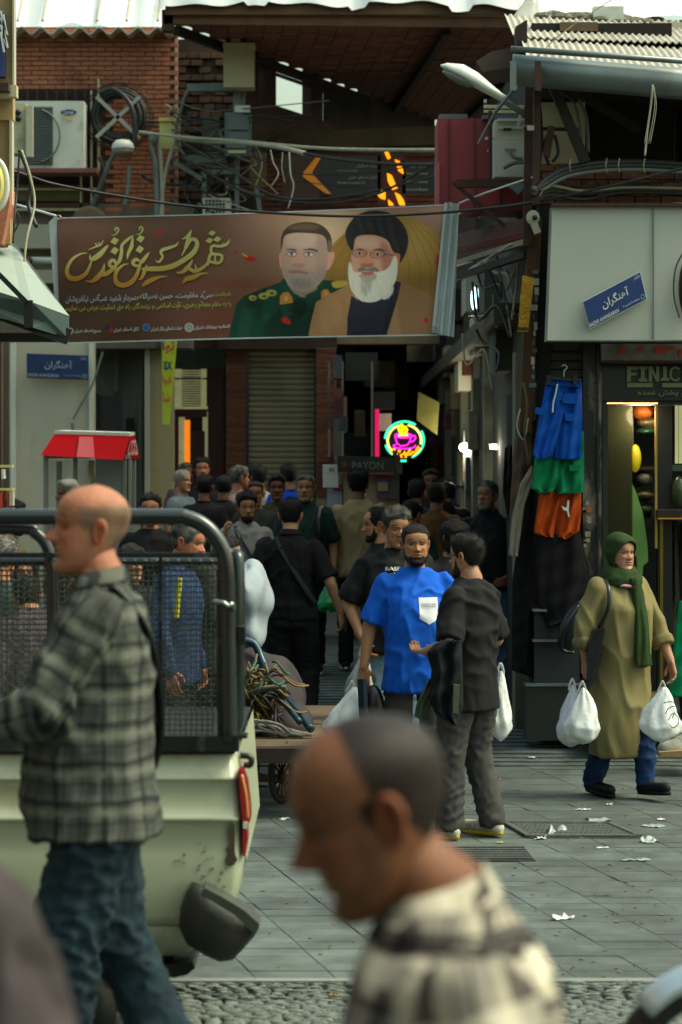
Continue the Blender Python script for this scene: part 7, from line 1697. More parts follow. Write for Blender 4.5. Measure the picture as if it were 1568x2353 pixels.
# tail lamp
b = MB(); pts = [(548, 1770), (556, 1772), (566, 1800), (574, 1860), (574, 1885), (566, 1900), (568, 1930), (562, 1968), (556, 1966), (556, 1890), (549, 1820), (547, 1785)]
b.prism([P(u+2, v, DT-.035) for u, v in pts][::-1], (0, .13, 0)); b.build('tail_lamp', mat('lamp_red', '#a01414', .15, namt=.1, coat=.6, spec=.6), TR)
b = MB(); b.tube(cr([P(556, 1780, DT-.045), P(566, 1830, DT-.05), P(570, 1880, DT-.05)]), .006, 6); b.build('amber_strip', mat('lamp_amber', '#c87a3a', .15, namt=0, coat=.6), TR, smooth=True)
b = MB(); b.prism([P(559, 1890, DT-.05), P(570, 1890, DT-.05), P(567, 1905, DT-.05), P(559, 1903, DT-.05)][::-1], (0, .02, 0)); b.build('broken_lens', M_white, TR)
# rust and dent patch
b = MB()
M_rp2 = mat('rust_patch', '#4d4632', .9, nscale=9, namt=.5, dirt=.6, dcol='#2c2016')
for pts in ([(526, 1900), (534, 1888), (540, 1896), (540, 1960), (546, 1976), (538, 1988), (522, 1990), (518, 1975), (524, 1962), (520, 1950), (530, 1940), (526, 1922)],):
    b.prism([P(u, v, DT-.052) for u, v in pts][::-1], (0, .01, 0))
b.build('rust_patch', M_rp2, TR)
me = MB(); 
for k in range(26):
    u = random.gauss(480, 42); v = random.gauss(1945+(480-u)*-.25+30, 22); r = random.uniform(.5, 2.5)
    if u < 540 and v < 2045: me.prism([P(u+r*2*math.cos(t)*random.uniform(.6, 1.3), v+r*math.sin(t), DT-.0515) for t in np.linspace(0, 2*math.pi, 6, endpoint=False)], (0, .004, 0))
me.build('scuff_field', mat('scuff', '#70745c', .9, namt=.3), TR, kind='stuff')
# bumper
M_bump = mat('bumper_grey', '#22251f', .55, nscale=4, namt=.3, bump=.3, dirt=.1, dcol='#4a4a3a')
b = MB()
o1 = [(443, 2025), (470, 2035), (510, 2060), (560, 2090), (594, 2122), (596, 2132), (586, 2150), (560, 2180), (535, 2206), (505, 2210), (470, 2195), (430, 2170), (412, 2130), (415, 2085), (428, 2050)]
cen = P(500, 2120, DT-.12)
ring0 = [P(u, v, DT+.02) for u, v in o1]; ring1 = [P(u, v, DT-.10) for u, v in o1]; ring2 = [P(u+(500-u)*.12, v+(2122-v)*.12, DT-.16) for u, v in o1]; ring3 = [P(u+(500-u)*.6, v+(2122-v)*.6, DT-.19) for u, v in o1]
b.loft([ring0, ring1, ring2, ring3]); o = b.build('bumper', M_bump, TR, smooth=True)
b = MB(); b.prism([P(u, v, DT-.175) for u, v in [(470, 2040), (512, 2062), (562, 2092), (597, 2124), (590, 2142), (584, 2144), (550, 2118), (505, 2084), (466, 2056)]][::-1], (0, .14, 0)); b.build('bumper_lip', mat('bumper_lip', '#3f453c', .4, nscale=6, namt=.3, dirt=.2), TR)
b = MB(); b.prism([P(448, 2225, DT+.1), P(444, 2210, DT+.1), P(380, 2215, DT+.1), P(340, 2238, DT+.1), P(400, 2246, DT+.1), P(430, 2240, DT+.1)], (0, .3, 0)); b.build('mud_flap', M_black, TR)
b = MB(); b.prism([P(528, 2074, DT), P(548, 2078, DT), P(545, 2088, DT), P(530, 2084, DT)], (0, .1, 0)); b.build('tow_slot', M_black, TR)
b = MB(); b.tube(cr([P(552, 1736, DT+.1), P(572, 1738, DT+.1), P(578, 1746, DT+.1), P(574, 1758, DT+.1), P(560, 1757, DT+.1)]), .012, 8); b.build('tailgate_latch', M_black, TR, smooth=True)
# wheel, under the bed to the left
for uw in (60,):
    b = MB(); c0 = P(uw, 2330, DT+.15); b.tube([c0+Vector((.27*math.cos(t), 0, .27*math.sin(t)+.0)) for t in np.linspace(0, 2*math.pi, 24, endpoint=False)], .075, 10, closed=True); b.build('wheel', M_black, TR, smooth=True)
# cage
M_cage = mat('cage_black', '#141a19', .28, nscale=8, namt=.25, coat=.4, spec=.6, dirt=.12, dcol='#5f6a60', dscale=6)
b = MB(); b.fb(-300, 1692, 548, 1727, DT-.02, .08); b.fb(520, 1690, 568, 1697, DT-.04, .1); b.build('lower_rail', M_cage, TR)
b = MB(); R_ = .030
b.tube(cr([P(-300, 1187, DT), P(100, 1187, DT), P(380, 1187, DT), P(430, 1190, DT), P(475, 1212, DT), P(508, 1255, DT), P(520, 1300, DT), P(524, 1400, DT), P(527, 1700, DT)], 8), R_, 12); b.build('top_tube', M_cage, TR, smooth=True)
b = MB(); b.tube(cr([P(-300, 1215, DT+.05), P(40, 1215, DT+.05), P(80, 1225, DT+.05), P(105, 1250, DT+.05), P(116, 1290, DT+.05), P(120, 1360, DT+.05), P(121, 1700, DT+.05)], 8), .022, 10); b.build('inner_hoop', M_cage, TR, smooth=True)
b = MB(); b.fb(-300, 1270, 515, 1282, DT-.01, .04); b.build('mid_rail', M_cage, TR)
b = MB(); b.fb(500, 1280, 514, 1690, DT, .03); b.fb(366, 1282, 373, 1690, DT+.03, .02); b.build('stile', M_cage, TR)
b = MB(); b.tube(cr([P(527, 1278, DT+.25), P(540, 1276, DT+.2), P(547, 1300, DT+.15), P(548, 1500, DT+.12), P(546, 1640, DT+.12), P(534, 1690, DT+.12)]), .026, 10); b.build('rear_post', mat('cage_chrome', '#3a4442', .12, metal=.7, namt=.2), TR, smooth=True)
b = MB(); b.tube(cr([P(490, 1382, DT-.05), P(512, 1384, DT-.06), P(524, 1392, DT-.06), P(534, 1388, DT-.05), P(538, 1402, DT-.03)]), .009, 8); b.build('hook', mat('chrome', '#9aa5a0', .12, metal=.9, namt=.1), TR, smooth=True)
b = MB(); b.fb(534, 1440, 563, 1482, DT+.02, .08); b.build('hinge', M_cage, TR)
b = MB(); b.fb(541, 1290, 546, 1660, DT+.02, .04); b.build('side_plate', M_cage, TR)
# crimped wire mesh : near panel and far panel
def meshpanel(u0, u1, v0, v1, D, du, dv, r, nm):
    b = MB(); a = P(u0, v1, D); c_ = P(u1, v0, D); sx = du*D/FP; sz = dv*D/FP; nx = int((c_.x-a.x)/sx); nz = int((c_.z-a.z)/sz)
    for i in range(nx+1):
        x = a.x+i*sx; pts = []
        for j in range(nz*2+1): pts.append((x+random.uniform(-.0007, .0007), D+(r*.9 if (i+j//1) % 2 else -r*.9)*(1 if j % 2 == 0 else .2), a.z+j*sz/2))
        b.tube(pts, r, 4, cap=False)
    for j in range(nz+1):
        z = a.z+j*sz; pts = []
        for i in range(nx*2+1): pts.append((a.x+i*sx/2, D-(r*.9 if (i+j*2) % 4 < 2 else -r*.9), z+(.0012 if i % 2 else -.0012)))
        b.tube(pts, r, 4, cap=False)
    return b.build(nm, mat('mesh_wire', '#4a5248', .4, metal=.5, namt=.4, nscale=20), TR, smooth=False, kind='stuff')
meshpanel(-60, 500, 1284, 1690, DT+.045, 12.5, 12.2, .0022, 'wire_mesh')
meshpanel(-60, 515, 1300, 1700, DT+1.45, 13.0, 12.6, .0024, 'wire_mesh')
b = MB(); b.tube([P(-300, 1290, DT+1.45), P(520, 1290, DT+1.45), P(524, 1700, DT+1.45)], .02, 8); b.build('far_rail', M_cage, TR)
b = MB(); b.bar(P(-40, 1655, DT+.7), P(560, 1700, DT+.7), .012); b.bar(P(-100, 1634, DT+1.3), P(130, 1634, DT+1.3), .06, .02); b.build('bed_bar', M_alu, TR)
# ================================================================== hand cart with rope
CT = thing('hand_cart', 'wooden hand cart heaped with rope and straps on spoked wheels', 'hand cart', P(640, 1840, 15.3))
b = MB(); pts = [P(490, 1702, 15.9), P(560, 1700, 15.0), P(690, 1706, 14.7), P(790, 1690, 14.9), P(760, 1676, 16.6), P(600, 1672, 16.9), P(500, 1680, 16.6)]
z_ = ZV(1703, 14.9)
def CP(u, D): return Vector((XU(u, D), D, z_))
pl_ = [CP(480, 16.8), CP(520, 14.6), CP(640, 14.4), CP(800, 14.8), CP(790, 17.2)]
for k in range(6):
    y0 = 14.6+k*.42; b = MB(); b.box((XU(520, 14.6), y0, z_-.035), (XU(800, 15.2)+.05*math.sin(k), y0+.40, z_+random.uniform(-.004, .006))); b.build('plank', M_wood, CT)
b = MB(); b.box((XU(500, 14.6), 14.52, z_-.09), (XU(800, 15.2), 14.6, z_-.0)); b.build('side_beam', M_dwood, CT)
def wheel(c0, R, par):
    b = MB(); b.tube([c0+Vector((0.12*R*0+R*.42*math.cos(t), -R*.9*math.cos(t)*0-.0, R*math.sin(t))) for t in np.linspace(0, 2*math.pi, 22, endpoint=False)], .022, 8, closed=True); w_ = b.build('wheel', mat('rusty_wheel', '#33251b', .7, namt=.4), par, smooth=True)
    ORG[w_.name] = org(par)
    b = MB()
    for k in range(6):
        t = math.pi*k/6; b.bar(c0+Vector((R*.4*math.cos(t), 0, R*.95*math.sin(t))), c0-Vector((R*.4*math.cos(t), 0, R*.95*math.sin(t))), .012)
    b.ell(c0, (.03, .04, .03)); b.build('spokes', M_dwood, w_)
wheel(P(648, 1782, 14.9), .155, CT)
wheel(P(760, 1775, 16.4), .155, CT)
b = MB(); b.bar(P(640, 1712, 14.8), P(648, 1735, 14.8), .09, .12); b.bar(P(560, 1742, 15.2), P(640, 1742, 15.2), .04); b.build('axle_block', M_dwood, CT)
b = MB(); b.tube(cr([P(556, 1470, 15.6), P(585, 1480, 15.6), P(604, 1520, 15.55), P(630, 1580, 15.4), P(680, 1630, 15.2), P(715, 1676, 15.0)]), .026, 10); b.build('tube_rail', M_steelb, CT, smooth=True)
b = MB(); b.tube(cr([P(556, 1590, 15.3), P(600, 1570, 15.3), P(640, 1600, 15.2), P(690, 1660, 15.0)]), .02, 8); b.build('tube_rail', M_steelb, CT, smooth=True)
RP = tag(MB().build('x', M_rope), 'x') if False else None
def ropepile(name, label, cat, n, fn, r, m):
    T = thing(name, label, cat, fn(0.5, 0))
    for k in range(n):
        pts = [fn(t, k) for t in np.linspace(0, 1, 7)]; b = MB(); b.tube(cr(pts, 5), r*random.uniform(.8, 1.2), 6); b.build('strand', m[k % len(m)], T, smooth=True)
    return T
ropepile('rope_coil', 'loose coils of grey rope on the cart boards', 'rope', 26, lambda t, k: P(530+190*t*(1-.02*k)+random.uniform(-8, 8), 1692-34*math.sin(math.pi*min(1, t*1.15))*(.25+.75*((k*37) % 26)/26)-random.uniform(0, 6), 15.0+.3*((k*13) % 7)/7), .012, [M_rope])
ropepile('rope_sling', 'thick grey rope sling stretched across the cart load', 'rope', 7, lambda t, k: P(540+118*t, 1602-22*t+k*3.6-10*math.sin(3*t), 15.12+.02*k), .016, [M_rope])
M_gr2 = mat('green_cord', '#2f5a44', .8, namt=.2); M_pu = mat('plum_rag', '#4d3440', .9, namt=.4)
ropepile('strap_heap', 'heap of yellow straps, cords and rags tied on the cart', 'straps', 120, lambda t, k: P(540+((k*41) % 95)+((k*17) % 90-30)*t*1.3, (1530 if k % 2 else 1590)+((k*23) % 70)+12*math.sin(t*4+k)+(((k*53) % 90)-35)*t, 15.15+.25*((k*29) % 11)/11-.1*math.sin(3*t)), .0075, [M_yelr, M_dwood, M_yelr, M_gr2, M_pu, M_yelr, M_cable, M_wood])
b = MB(); b.ell(P(600, 1600, 15.75), (.30, .35, .26), n=18, m=12); b.ell(P(570, 1560, 15.8), (.22, .3, .2), n=14, m=9); b.ell(P(660, 1665, 15.6), (.16, .3, .14), n=14, m=9)
me = remesh(b, .025, 2); co = getco(me); co += getno(me)*(wavenoise(co, 18, 4)*.02)[:, None]; setco(me, co); me.materials.append(mat('dark_load', '#1d2022', .8, namt=.5, nscale=6, col2='#33272c'))
o = addmesh('load_bundle', me, None, None, True, P(600, 1690, 15.7)); tag(o, 'dark bundled load under the straps on the cart', 'bundle')
ws = MB(); ws.ell(P(572, 1380, 15.9), (.13, .2, .27), n=18, m=14); ws.ell(P(580, 1440, 15.9), (.10, .18, .2), n=14, m=9)
me = remesh(ws, .02, 3); co = getco(me); co += getno(me)*(wavenoise(co, 30, 9, 7, (1, 1, .6))*.024)[:, None]; setco(me, co); me.materials.append(mat('sack_white', '#8f9da4', .7, nscale=4, namt=.2, bump=.3, wr=1))
o = addmesh('white_sack', me, None, None, True, P(572, 1480, 15.9)); tag(o, 'big bluish white sack standing on the cart behind the truck cage', 'sack')
o = MB().fb(595, 1718, 622, 1724, 15.4, .1).build('pink_rag', mat('pink', '#a8406a', .8, namt=.2), None, loc=P(600, 1724, 15.4)); tag(o, 'pink rag hanging below the cart boards', 'rag')
# seated man's leg behind the cart
c = person('man behind the truck cage, his grey sneaker showing under the cart', 512, 16.2, 1.66, yaw=78, top=M_tblack, bottom=M_jdk, shoes='#55504c', vox=.02, z0=0, head=dict(q=1, hair='#14110f', style='short', seed=50), headpitch=10, pose=dict(kna=(-.1, -.2, .5), ana=(-.1, -.22, .09), toea=(-.12, -.44, .04), knb=(.1, .1, .5), anb=(.1, .35, .12)))
# ================================================================== foreground people
M_pl1 = plaidmat('green', '#54574f', '#3b3e3a', '#0e1214', '#242b2d', .105, '#6d7064', .85)
c = person('bald grey haired man in a grey green plaid shirt striding left past the truck', 226, 6.8, 1.79, yaw=-80, top=M_pl1, bottom=denim('jean_teal', '#2a3f48', '#131d24'), vox=.011, sleeve='long', fat=.75, hemz=.79, trw=1.22, folds=1.2, z0=.30, lean=1, shx=1.12, twist=-8,
    pose=dict(elb=(.24, -.14, 1.15), wrb=(.20, -.40, 1.10), hdb=(0, -1, -.1), ela=(-.27, -.10, 1.15), wra=(-.20, -.36, 1.06), hda=(.1, -1, -.1),
              knb=(.09, -.10, .49), anb=(.10, -.12, .10), toeb=(.11, -.34, .05), kna=(-.11, .05, .50), ana=(-.12, .22, .14), toea=(-.12, .06, .03)),
    head=dict(q=2, hair='#5b5a4a', style='bald', hth=.010, grey=.45, skin='ruddy', seed=61, nose=1.25, size=1.04, stubble=.12, collar=1), headyaw=4, headpitch=-2)
strap(c, [(.12, .05, 1.475), (.06, .135, 1.36), (-.05, .165, 1.18), (-.14, .155, 1.0), (-.21, .09, .84)], .024, M_black)
M_pl2 = plaidmat('cream', '#a9a38e', '#77736c', '#100d0c', '#26222a', .135, '#c9c3ae', 1, 1.45)
c = person('blurred man with a shaved receding head and cream plaid shirt close to the camera', 1112, 3.12, 1.72, yaw=-78, top=M_pl2, bottom=M_jdk, vox=.012, sleeve='long', z0=.13, lean=8, fat=.3, headpitch=20, headyaw=-6, shx=1.0,
    head=dict(q=2, hair='#080605', style='buzz', skin='dark', seed=66, nose=1.1, stubble=.6, size=1.07, collar=1))
c = person('blurred person in grey mauve cut off at the lower left corner', -350, 3.0, 1.70, yaw=170, top=cmat('shirt_mauve', '#4a4345', namt=.55, nscale=9), bottom=M_jdk, vox=.018, sleeve='long', z0=.25, head=dict(q=1, hair='#2a2622', style='short', seed=70), folds=2.2)
# motorcycle at the lower right: front mudguard and tyre
MO = thing('motorcycle', 'blurred motorcycle front wheel with a silver mudguard at the lower right corner', 'motorcycle', P(1700, 2700, 5.0))
cw = P(1690, 2510, 5.0); sc = 5/FP
b = MB(); b.tube([cw+Vector((.235*math.cos(t), 0, .235*math.sin(t))) for t in np.linspace(0, 2*math.pi, 30, endpoint=False)], .038, 10, closed=True); b.build('tyre', M_black, MO, smooth=True)
b = MB(); b.grid(lambda s, t: cw+Vector(((.285-.04*(2*t-1)**2)*math.cos(math.radians(137-125*s)), .05*(2*t-1), (.285-.04*(2*t-1)**2)*math.sin(math.radians(137-125*s)))), 24, 8); o = b.build('mudguard', mat('silver', '#b9c6cc', .2, metal=.6, namt=.05), MO, smooth=True); sm = o.modifiers.new('s', 'SOLIDIFY'); sm.thickness = .006
b = MB(); b.bar(cw, cw+Vector((.12, -.07, .45)), .035); b.bar(cw, cw+Vector((.12, .07, .45)), .035); b.ell(cw, (.04, .07, .04)); b.tube([cw+Vector((.14, -.35, .62)), cw+Vector((.12, 0, .55)), cw+Vector((.14, .35, .62))], .014); b.build('fork', M_alu, MO)
b = MB(); b.ell(cw+Vector((.35, 0, .30)), (.3, .12, .14)); b.build('tank', M_black, MO, smooth=True)
b = MB(); c2 = cw+Vector((1.2, 0, 0)); b.tube([c2+Vector((.235*math.cos(t), 0, .235*math.sin(t))) for t in np.linspace(0, 2*math.pi, 30, endpoint=False)], .04, 10, closed=True); b.build('tyre', M_black, MO, smooth=True)
b = MB(); b.ell(cw+Vector((.85, 0, .30)), (.32, .11, .07)); b.build('seat', M_black, MO, smooth=True)
# ================================================================== litter, drain covers
def gz(u, v):
    """ground point seen at dp u, v"""
    D = 11943/(v-HY)
    for _ in range(6): D = (CAMZ-ground(D))*FP/(v-HY)
    return Vector((XU(u, D), D, ground(D)))
DC = thing('drain_cover', 'rough metal drain cover with a lifted edge right of the sneakers', 'drain cover', gz(1300, 1905))
a, b_, c_, d_ = gz(1160, 1893), gz(1400, 1895), gz(1470, 1925), gz(1215, 1925)
b = MB(); b.prism([p+Vector((0, 0, .003)) for p in (a, b_, c_, d_)][::-1], (0, 0, .008)); b.build('plate', M_iron, DC)
b = MB()
for p, q in ((a, b_), (b_, c_), (c_, d_), (d_, a)): b.bar(p+Vector((0, 0, .010)), q+Vector((0, 0, .010)), .035, .016)
b.build('frame', M_iron, DC)
b = MB()
for i in range(22):
    for j in range(7):
        s, t = (i+.5)/22, (j+.5)/7; p = (a*(1-s)+b_*s)*(1-t)+(d_*(1-s)+c_*s)*t; b.box(tuple(p+Vector((-.01, -.01, .01))), tuple(p+Vector((.01, .01, .015))))
b.build('studs', M_iron, DC, kind='stuff')
DG = thing('drain_grate', 'slotted drain grate in the paving behind the foreground head', 'drain grate', gz(1120, 1960))
for k in range(6):
    v = 1950+k*5; p = gz(1010+k*2, v); q = gz(1205+k*4, v); b = MB(); b.bar(p+Vector((0, 0, .006)), q+Vector((0, 0, .006)), .03, .014); b.build('slat', M_iron, DG)
b = MB(); b.prism([gz(1000, 1945)+Vector((0, 0, .002)), gz(1200, 1945)+Vector((0, 0, .002)), gz(1232, 1980)+Vector((0, 0, .002)), gz(1005, 1980)+Vector((0, 0, .002))][::-1], (0, 0, .002)); b.build('pit', M_dark, DG)
M_lit1 = mat('litter_white', '#c9ccc8', .6, namt=.15, nscale=20); M_lit2 = mat('litter_clear', '#9aa8a4', .3, namt=.3, nscale=20)
def litter(label, u, v, w, h, m, seed, up=.03):
    p0 = gz(u, v); r = np.random.default_rng(seed); b = MB(); ph = r.uniform(0, 6, 6)
    def f(s, t):
        a = (s-.5)*w*.8*(1+.3*math.sin(5*t+ph[0])); e = (t-.5)*h*.75*(1+.4*math.sin(4*s+ph[1])); z = .006+up*.55*max(0, math.sin(3*s*2+ph[2])*math.sin(4*t+ph[3]))+.004*math.sin(17*s+ph[4])
        return p0+Vector((a+.2*e, e, max(z, .006)))
    b.grid(f, 10, 8); o = b.build('litter', m, None, smooth=True, loc=p0); sm = o.modifiers.new('s', 'SOLIDIFY'); sm.thickness = .002
    tag(o, label, 'litter', 'plastic litter on the paving')
for k, (lab, u, v, w, h, m, up) in enumerate((
 ('crumpled clear bag on the drain cover', 1278, 1915, .13, .22, M_lit2, .09), ('flat clear bag with an orange speck behind the drain cover', 1372, 1890, .16, .25, M_lit2, .04), ('small white scrap left of the crumpled clear bag', 1243, 1928, .07, .07, M_lit1, .02),
 ('white plastic strip lying on the paving joint in front', 1296, 2112, .10, .09, M_lit1, .035), ('long pale wrapper right of the drain cover', 1460, 1978, .16, .06, M_lit2, .01), ('pale bag scrap at the far right of the drain', 1500, 1900, .14, .12, M_lit2, .01),
 ('pink scrap behind the man in glasses', 1140, 1792, .07, .05, mat('pinkl', '#c86a8a', .7, namt=.1), .02), ('white scrap in front of the plinth', 1222, 1742, .06, .06, M_lit1, .01), ('tiny white scrap near the woman', 1400, 1850, .05, .05, M_lit1, .01),
 ('long white scrap in front of the woman', 1340, 1862, .10, .05, M_lit1, .01), ('flat white chip before the drain', 1385, 1950, .07, .04, M_lit1, .005), ('yellowish stick on the paving', 1375, 2060, .14, .02, M_wood, .002), ('bright leaf scrap near the sneakers', 1150, 1938, .04, .03, mat('leafl', '#8a9a3a', .7, namt=.1), .01),
 ('yellow leaf on the cobbles', 770, 2290, .05, .03, M_yelr, .01), ('small brown leaf on the cobbles', 900, 2312, .03, .03, M_wood, .01), ('white scrap left of the foreground head', 652, 1885, .07, .06, M_lit1, .02), ('clear wrapper by the plinth', 1190, 1618, .06, .08, M_lit1, .02), ('white scrap under the polo man', 1150, 1632, .05, .05, M_lit1, .01), ('pale scrap by the drain frame', 1518, 1885, .05, .05, M_lit1, .01), ('torn clear film at the drain corner', 1490, 1935, .10, .12, M_lit2, .05))):
    litter(lab, u, v, w, h, m, k, up)
bb = MB()
for k in range(260):
    u = random.uniform(600, 1560); v = random.uniform(1650, 2340); p = gz(u, v); r = random.uniform(.003, .012); bb.ell(p+Vector((0, 0, .004)), (r*1.5, r, .003), n=5, m=3)
o = bb.build('paving_crumbs', mat('crumbs', '#8a8468', .9, namt=.5, nscale=30, col2='#2c2a20'), None, loc=(0, 12, 0)); tag(o, 'tiny crumbs and dust specks scattered on the paving', 'debris', kind='stuff')
# ================================================================== the big banner
BAN = thing('funeral_banner', 'big brown memorial banner with golden calligraphy and two portraits over the alley mouth', 'banner', P(590, 790, 18.9))
TLc, TRc, BRc, BLc = (160, 612), (1268, 574), (1262, 944), (168, 968)     # full-size photograph pixels
def Bd(u, v):   # depth: left end farther than the right end, with soft folds
    s = (u-160)/1100.; t = (v-600)/370.
    return 19.2-.75*s+.05*math.sin(6*s+1)*(.4+t)+.012*math.sin(30*s+8*t)+.02*math.sin(11*s-5*t)+.010*math.sin(55*(s+.35*t))*max(0, .35-s)
def BP(u, v, off=0): return PO(u, v, Bd(u, v)-off)
def quadmap(s, t): # t from top
    sag_t = 4*math.sin(math.pi*s)-6*math.sin(math.pi*s)*0
    u = (TLc[0]*(1-s)+TRc[0]*s)*(1-t)+(BLc[0]*(1-s)+BRc[0]*s)*t; v = (TLc[1]*(1-s)+TRc[1]*s)*(1-t)+(BLc[1]*(1-s)+BRc[1]*s)*t
    return u, v+(5*math.sin(math.pi*s)*(1-t)-3*math.sin(math.pi*s)*t)
NU, NV = 680, 220
S_, T_ = np.meshgrid(np.linspace(0, 1, NU), np.linspace(0, 1, NV))
UU = (TLc[0]*(1-S_)+TRc[0]*S_)*(1-T_)+(BLc[0]*(1-S_)+BRc[0]*S_)*T_
VV = (TLc[1]*(1-S_)+TRc[1]*S_)*(1-T_)+(BLc[1]*(1-S_)+BRc[1]*S_)*T_+5*np.sin(math.pi*S_)*(1-T_)-3*np.sin(math.pi*S_)*T_
def sr(h): h = h.lstrip('#'); return np.array([int(h[i:i+2], 16)/255. for i in (0, 2, 4)])
img = np.zeros((NV, NU, 3))
def paint(mask, col): 
    global img
    col = sr(col) if isinstance(col, str) else col
    img = img*(1-mask[..., None])+col*mask[..., None]
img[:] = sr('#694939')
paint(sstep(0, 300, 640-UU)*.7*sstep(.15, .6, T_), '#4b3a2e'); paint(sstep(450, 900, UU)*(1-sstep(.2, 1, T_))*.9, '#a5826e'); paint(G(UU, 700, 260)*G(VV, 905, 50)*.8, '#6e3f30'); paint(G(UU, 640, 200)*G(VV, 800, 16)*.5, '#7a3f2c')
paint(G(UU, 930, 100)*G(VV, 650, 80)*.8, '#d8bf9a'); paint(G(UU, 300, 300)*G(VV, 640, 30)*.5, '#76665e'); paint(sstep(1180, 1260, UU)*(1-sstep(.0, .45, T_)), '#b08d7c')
def pmask(poly, soft=1.6, crop=True):
    """soft filled polygon; crop coordinates of the portrait close-up by default"""
    pts = np.array([(640+x*.4337, 590+y*.4337) if crop else (x, y) for x, y in poly]); x, y = UU, VV
    mn = pts.min(0)-6; mx = pts.max(0)+6; sel = (x > mn[0]) & (x < mx[0]) & (y > mn[1]) & (y < mx[1]); out = np.zeros_like(x)
    if not sel.any(): return out
    X, Y = x[sel], y[sel]; ins = np.zeros(len(X), bool); d = np.full(len(X), 1e9); n = len(pts)
    for i in range(n):
        a = pts[i]; b = pts[(i+1) % n]; e = b-a
        w = np.stack([X-a[0], Y-a[1]], 1); t = np.clip((w@e)/(e@e+1e-9), 0, 1); d = np.minimum(d, np.hypot(w[:, 0]-t*e[0], w[:, 1]-t*e[1]))
        c1 = (a[1] > Y) != (b[1] > Y); xi = (b[0]-a[0])*(Y-a[1])/(b[1]-a[1]+1e-12)+a[0]; ins ^= c1 & (X < xi)
    out[sel] = np.clip(.5+np.where(ins, d, -d)/soft, 0, 1); return out
def smoothpoly(pts, n=5):
    q = [Vector((p[0], p[1], 0)) for p in pts]; q = q+q[:1]; return [(p.x, p.y) for p in cr([q[-2]]+q+[q[1]], n)[n:-n-1]]
def PG(poly, col, soft=1.6, a=1., smooth=True, crop=True, clip=None):
    m = pmask(smoothpoly(poly) if smooth else poly, soft, crop)*a
    if clip is not None: m = m*clip
    paint(m, col); return m
def EL(x, y, rx, ry, col, a=1, soft=.25, crop=True):
    if crop: x, y, rx, ry = 640+x*.4337, 590+y*.4337, rx*.4337, ry*.4337
    d = np.sqrt(((UU-x)/rx)**2+((VV-y)/ry)**2); m = np.clip((1+soft/2-d)/soft, 0, 1)*a; paint(m, col); return m
# dome
dome = pmask(smoothpoly([(600, 480), (640, 300), (720, 190), (860, 90), (1040, 40), (1200, 60), (1330, 130), (1415, 250), (1420, 420), (1400, 640), (1000, 640), (700, 500)]), 4)
paint(dome, '#9a7838'); paint(dome*G(UU, 1190, 70)*G(VV, 700, 90)*.8, '#c4a45c'); paint(dome*G(VV, 800, 40)*.6, '#7a5c28'); paint(dome*sstep(1210, 1260, UU)*.5, '#a8874e')
for k in range(13):
    x0 = 1060; a = (k-6)/6.; xs = 1040+a*420; ln = np.abs(UU-(640+.4337*(x0+(xs-x0)*np.sqrt(np.clip((VV-600)/150, 0, 1)))))
    paint(dome*np.clip(1-ln/1.3, 0, 1)*.55, '#5a4420')
for k in range(9): paint(dome*np.clip(1-np.abs(VV-(625+k*22+((UU-1130)/90)**2*6))/.8, 0, 1)*.22, '#5a4420')
# first portrait, in the green uniform (a plain generic face)
PG([(0, 860), (25, 760), (60, 610), (110, 560), (250, 505), (345, 470), (370, 450), (610, 455), (770, 470), (800, 860)], '#15402f', smooth=False)
PG([(130, 570), (200, 530), (250, 510), (240, 600), (150, 640)], '#0f3226', 8); PG([(270, 700), (420, 640), (560, 660), (520, 860), (260, 860)], '#0e2f26', 10, .7); PG([(100, 640), (160, 700), (120, 860), (60, 860)], '#1c5240', 10, .6); PG([(430, 560), (520, 620), (470, 700), (420, 640)], '#0b261e', 9, .8)
for k in range(7): PG([(180+k*60, 640+(k % 3)*40), (230+k*60, 620+(k % 2)*50), (215+k*60, 700), (190+k*60, 720)], '#1f5a46' if k % 2 else '#0c2a22', 9, .5)
PG([(355, 455), (440, 500), (600, 450), (560, 560), (440, 560), (385, 520)], '#8f8378'); PG([(345, 470), (360, 445), (430, 540), (470, 560), (430, 600), (350, 520)], '#1a4636', 2, 1, False); PG([(600, 450), (640, 480), (600, 560), (540, 580), (500, 560), (580, 520)], '#1a4636', 2, 1, False)
PG([(345, 280), (336, 300), (340, 360), (352, 380), (356, 280)], '#d09a88'); PG([(655, 280), (690, 275), (694, 310), (670, 370), (640, 392), (640, 300)], '#d3988a')
face = PG([(352, 260), (360, 180), (420, 140), (520, 135), (620, 150), (655, 230), (652, 330), (640, 410), (600, 480), (520, 530), (440, 520), (385, 470), (352, 380)], '#b8998a')
fc = face
PG([(570, 200), (640, 200), (645, 400), (600, 460), (575, 380)], '#a98e80', 14, .8, clip=fc); PG([(400, 150), (560, 145), (560, 240), (400, 240)], '#cbb5a8', 16, .6, clip=fc); PG([(455, 260), (490, 260), (500, 340), (470, 372), (425, 360), (430, 330)], '#c49a8a', 6, .8, clip=fc); PG([(425, 352), (500, 350), (490, 376), (440, 374)], '#a87868', 5, .7, clip=fc)
PG([(352, 380), (400, 385), (500, 380), (560, 400), (640, 380), (640, 430), (590, 490), (510, 530), (430, 520), (380, 470)], '#8f8a88', 16, .5, clip=fc); PG([(400, 398), (460, 392), (525, 408), (520, 420), (460, 412), (405, 412)], '#9b6a64', 3, .9, clip=fc); PG([(430, 450), (520, 450), (540, 500), (470, 515), (420, 500)], '#77716f', 14, .5, clip=fc)
for k in range(60):
    x = 365+(k*47 % 270); y = 400+(k*29 % 105)-abs(x-500)*.12; PG([(x, y), (x+3, y), (x+4, y+9), (x+1, y+10)], '#c9c5c2' if k % 2 else '#6a6462', 3, .35, False, clip=fc)
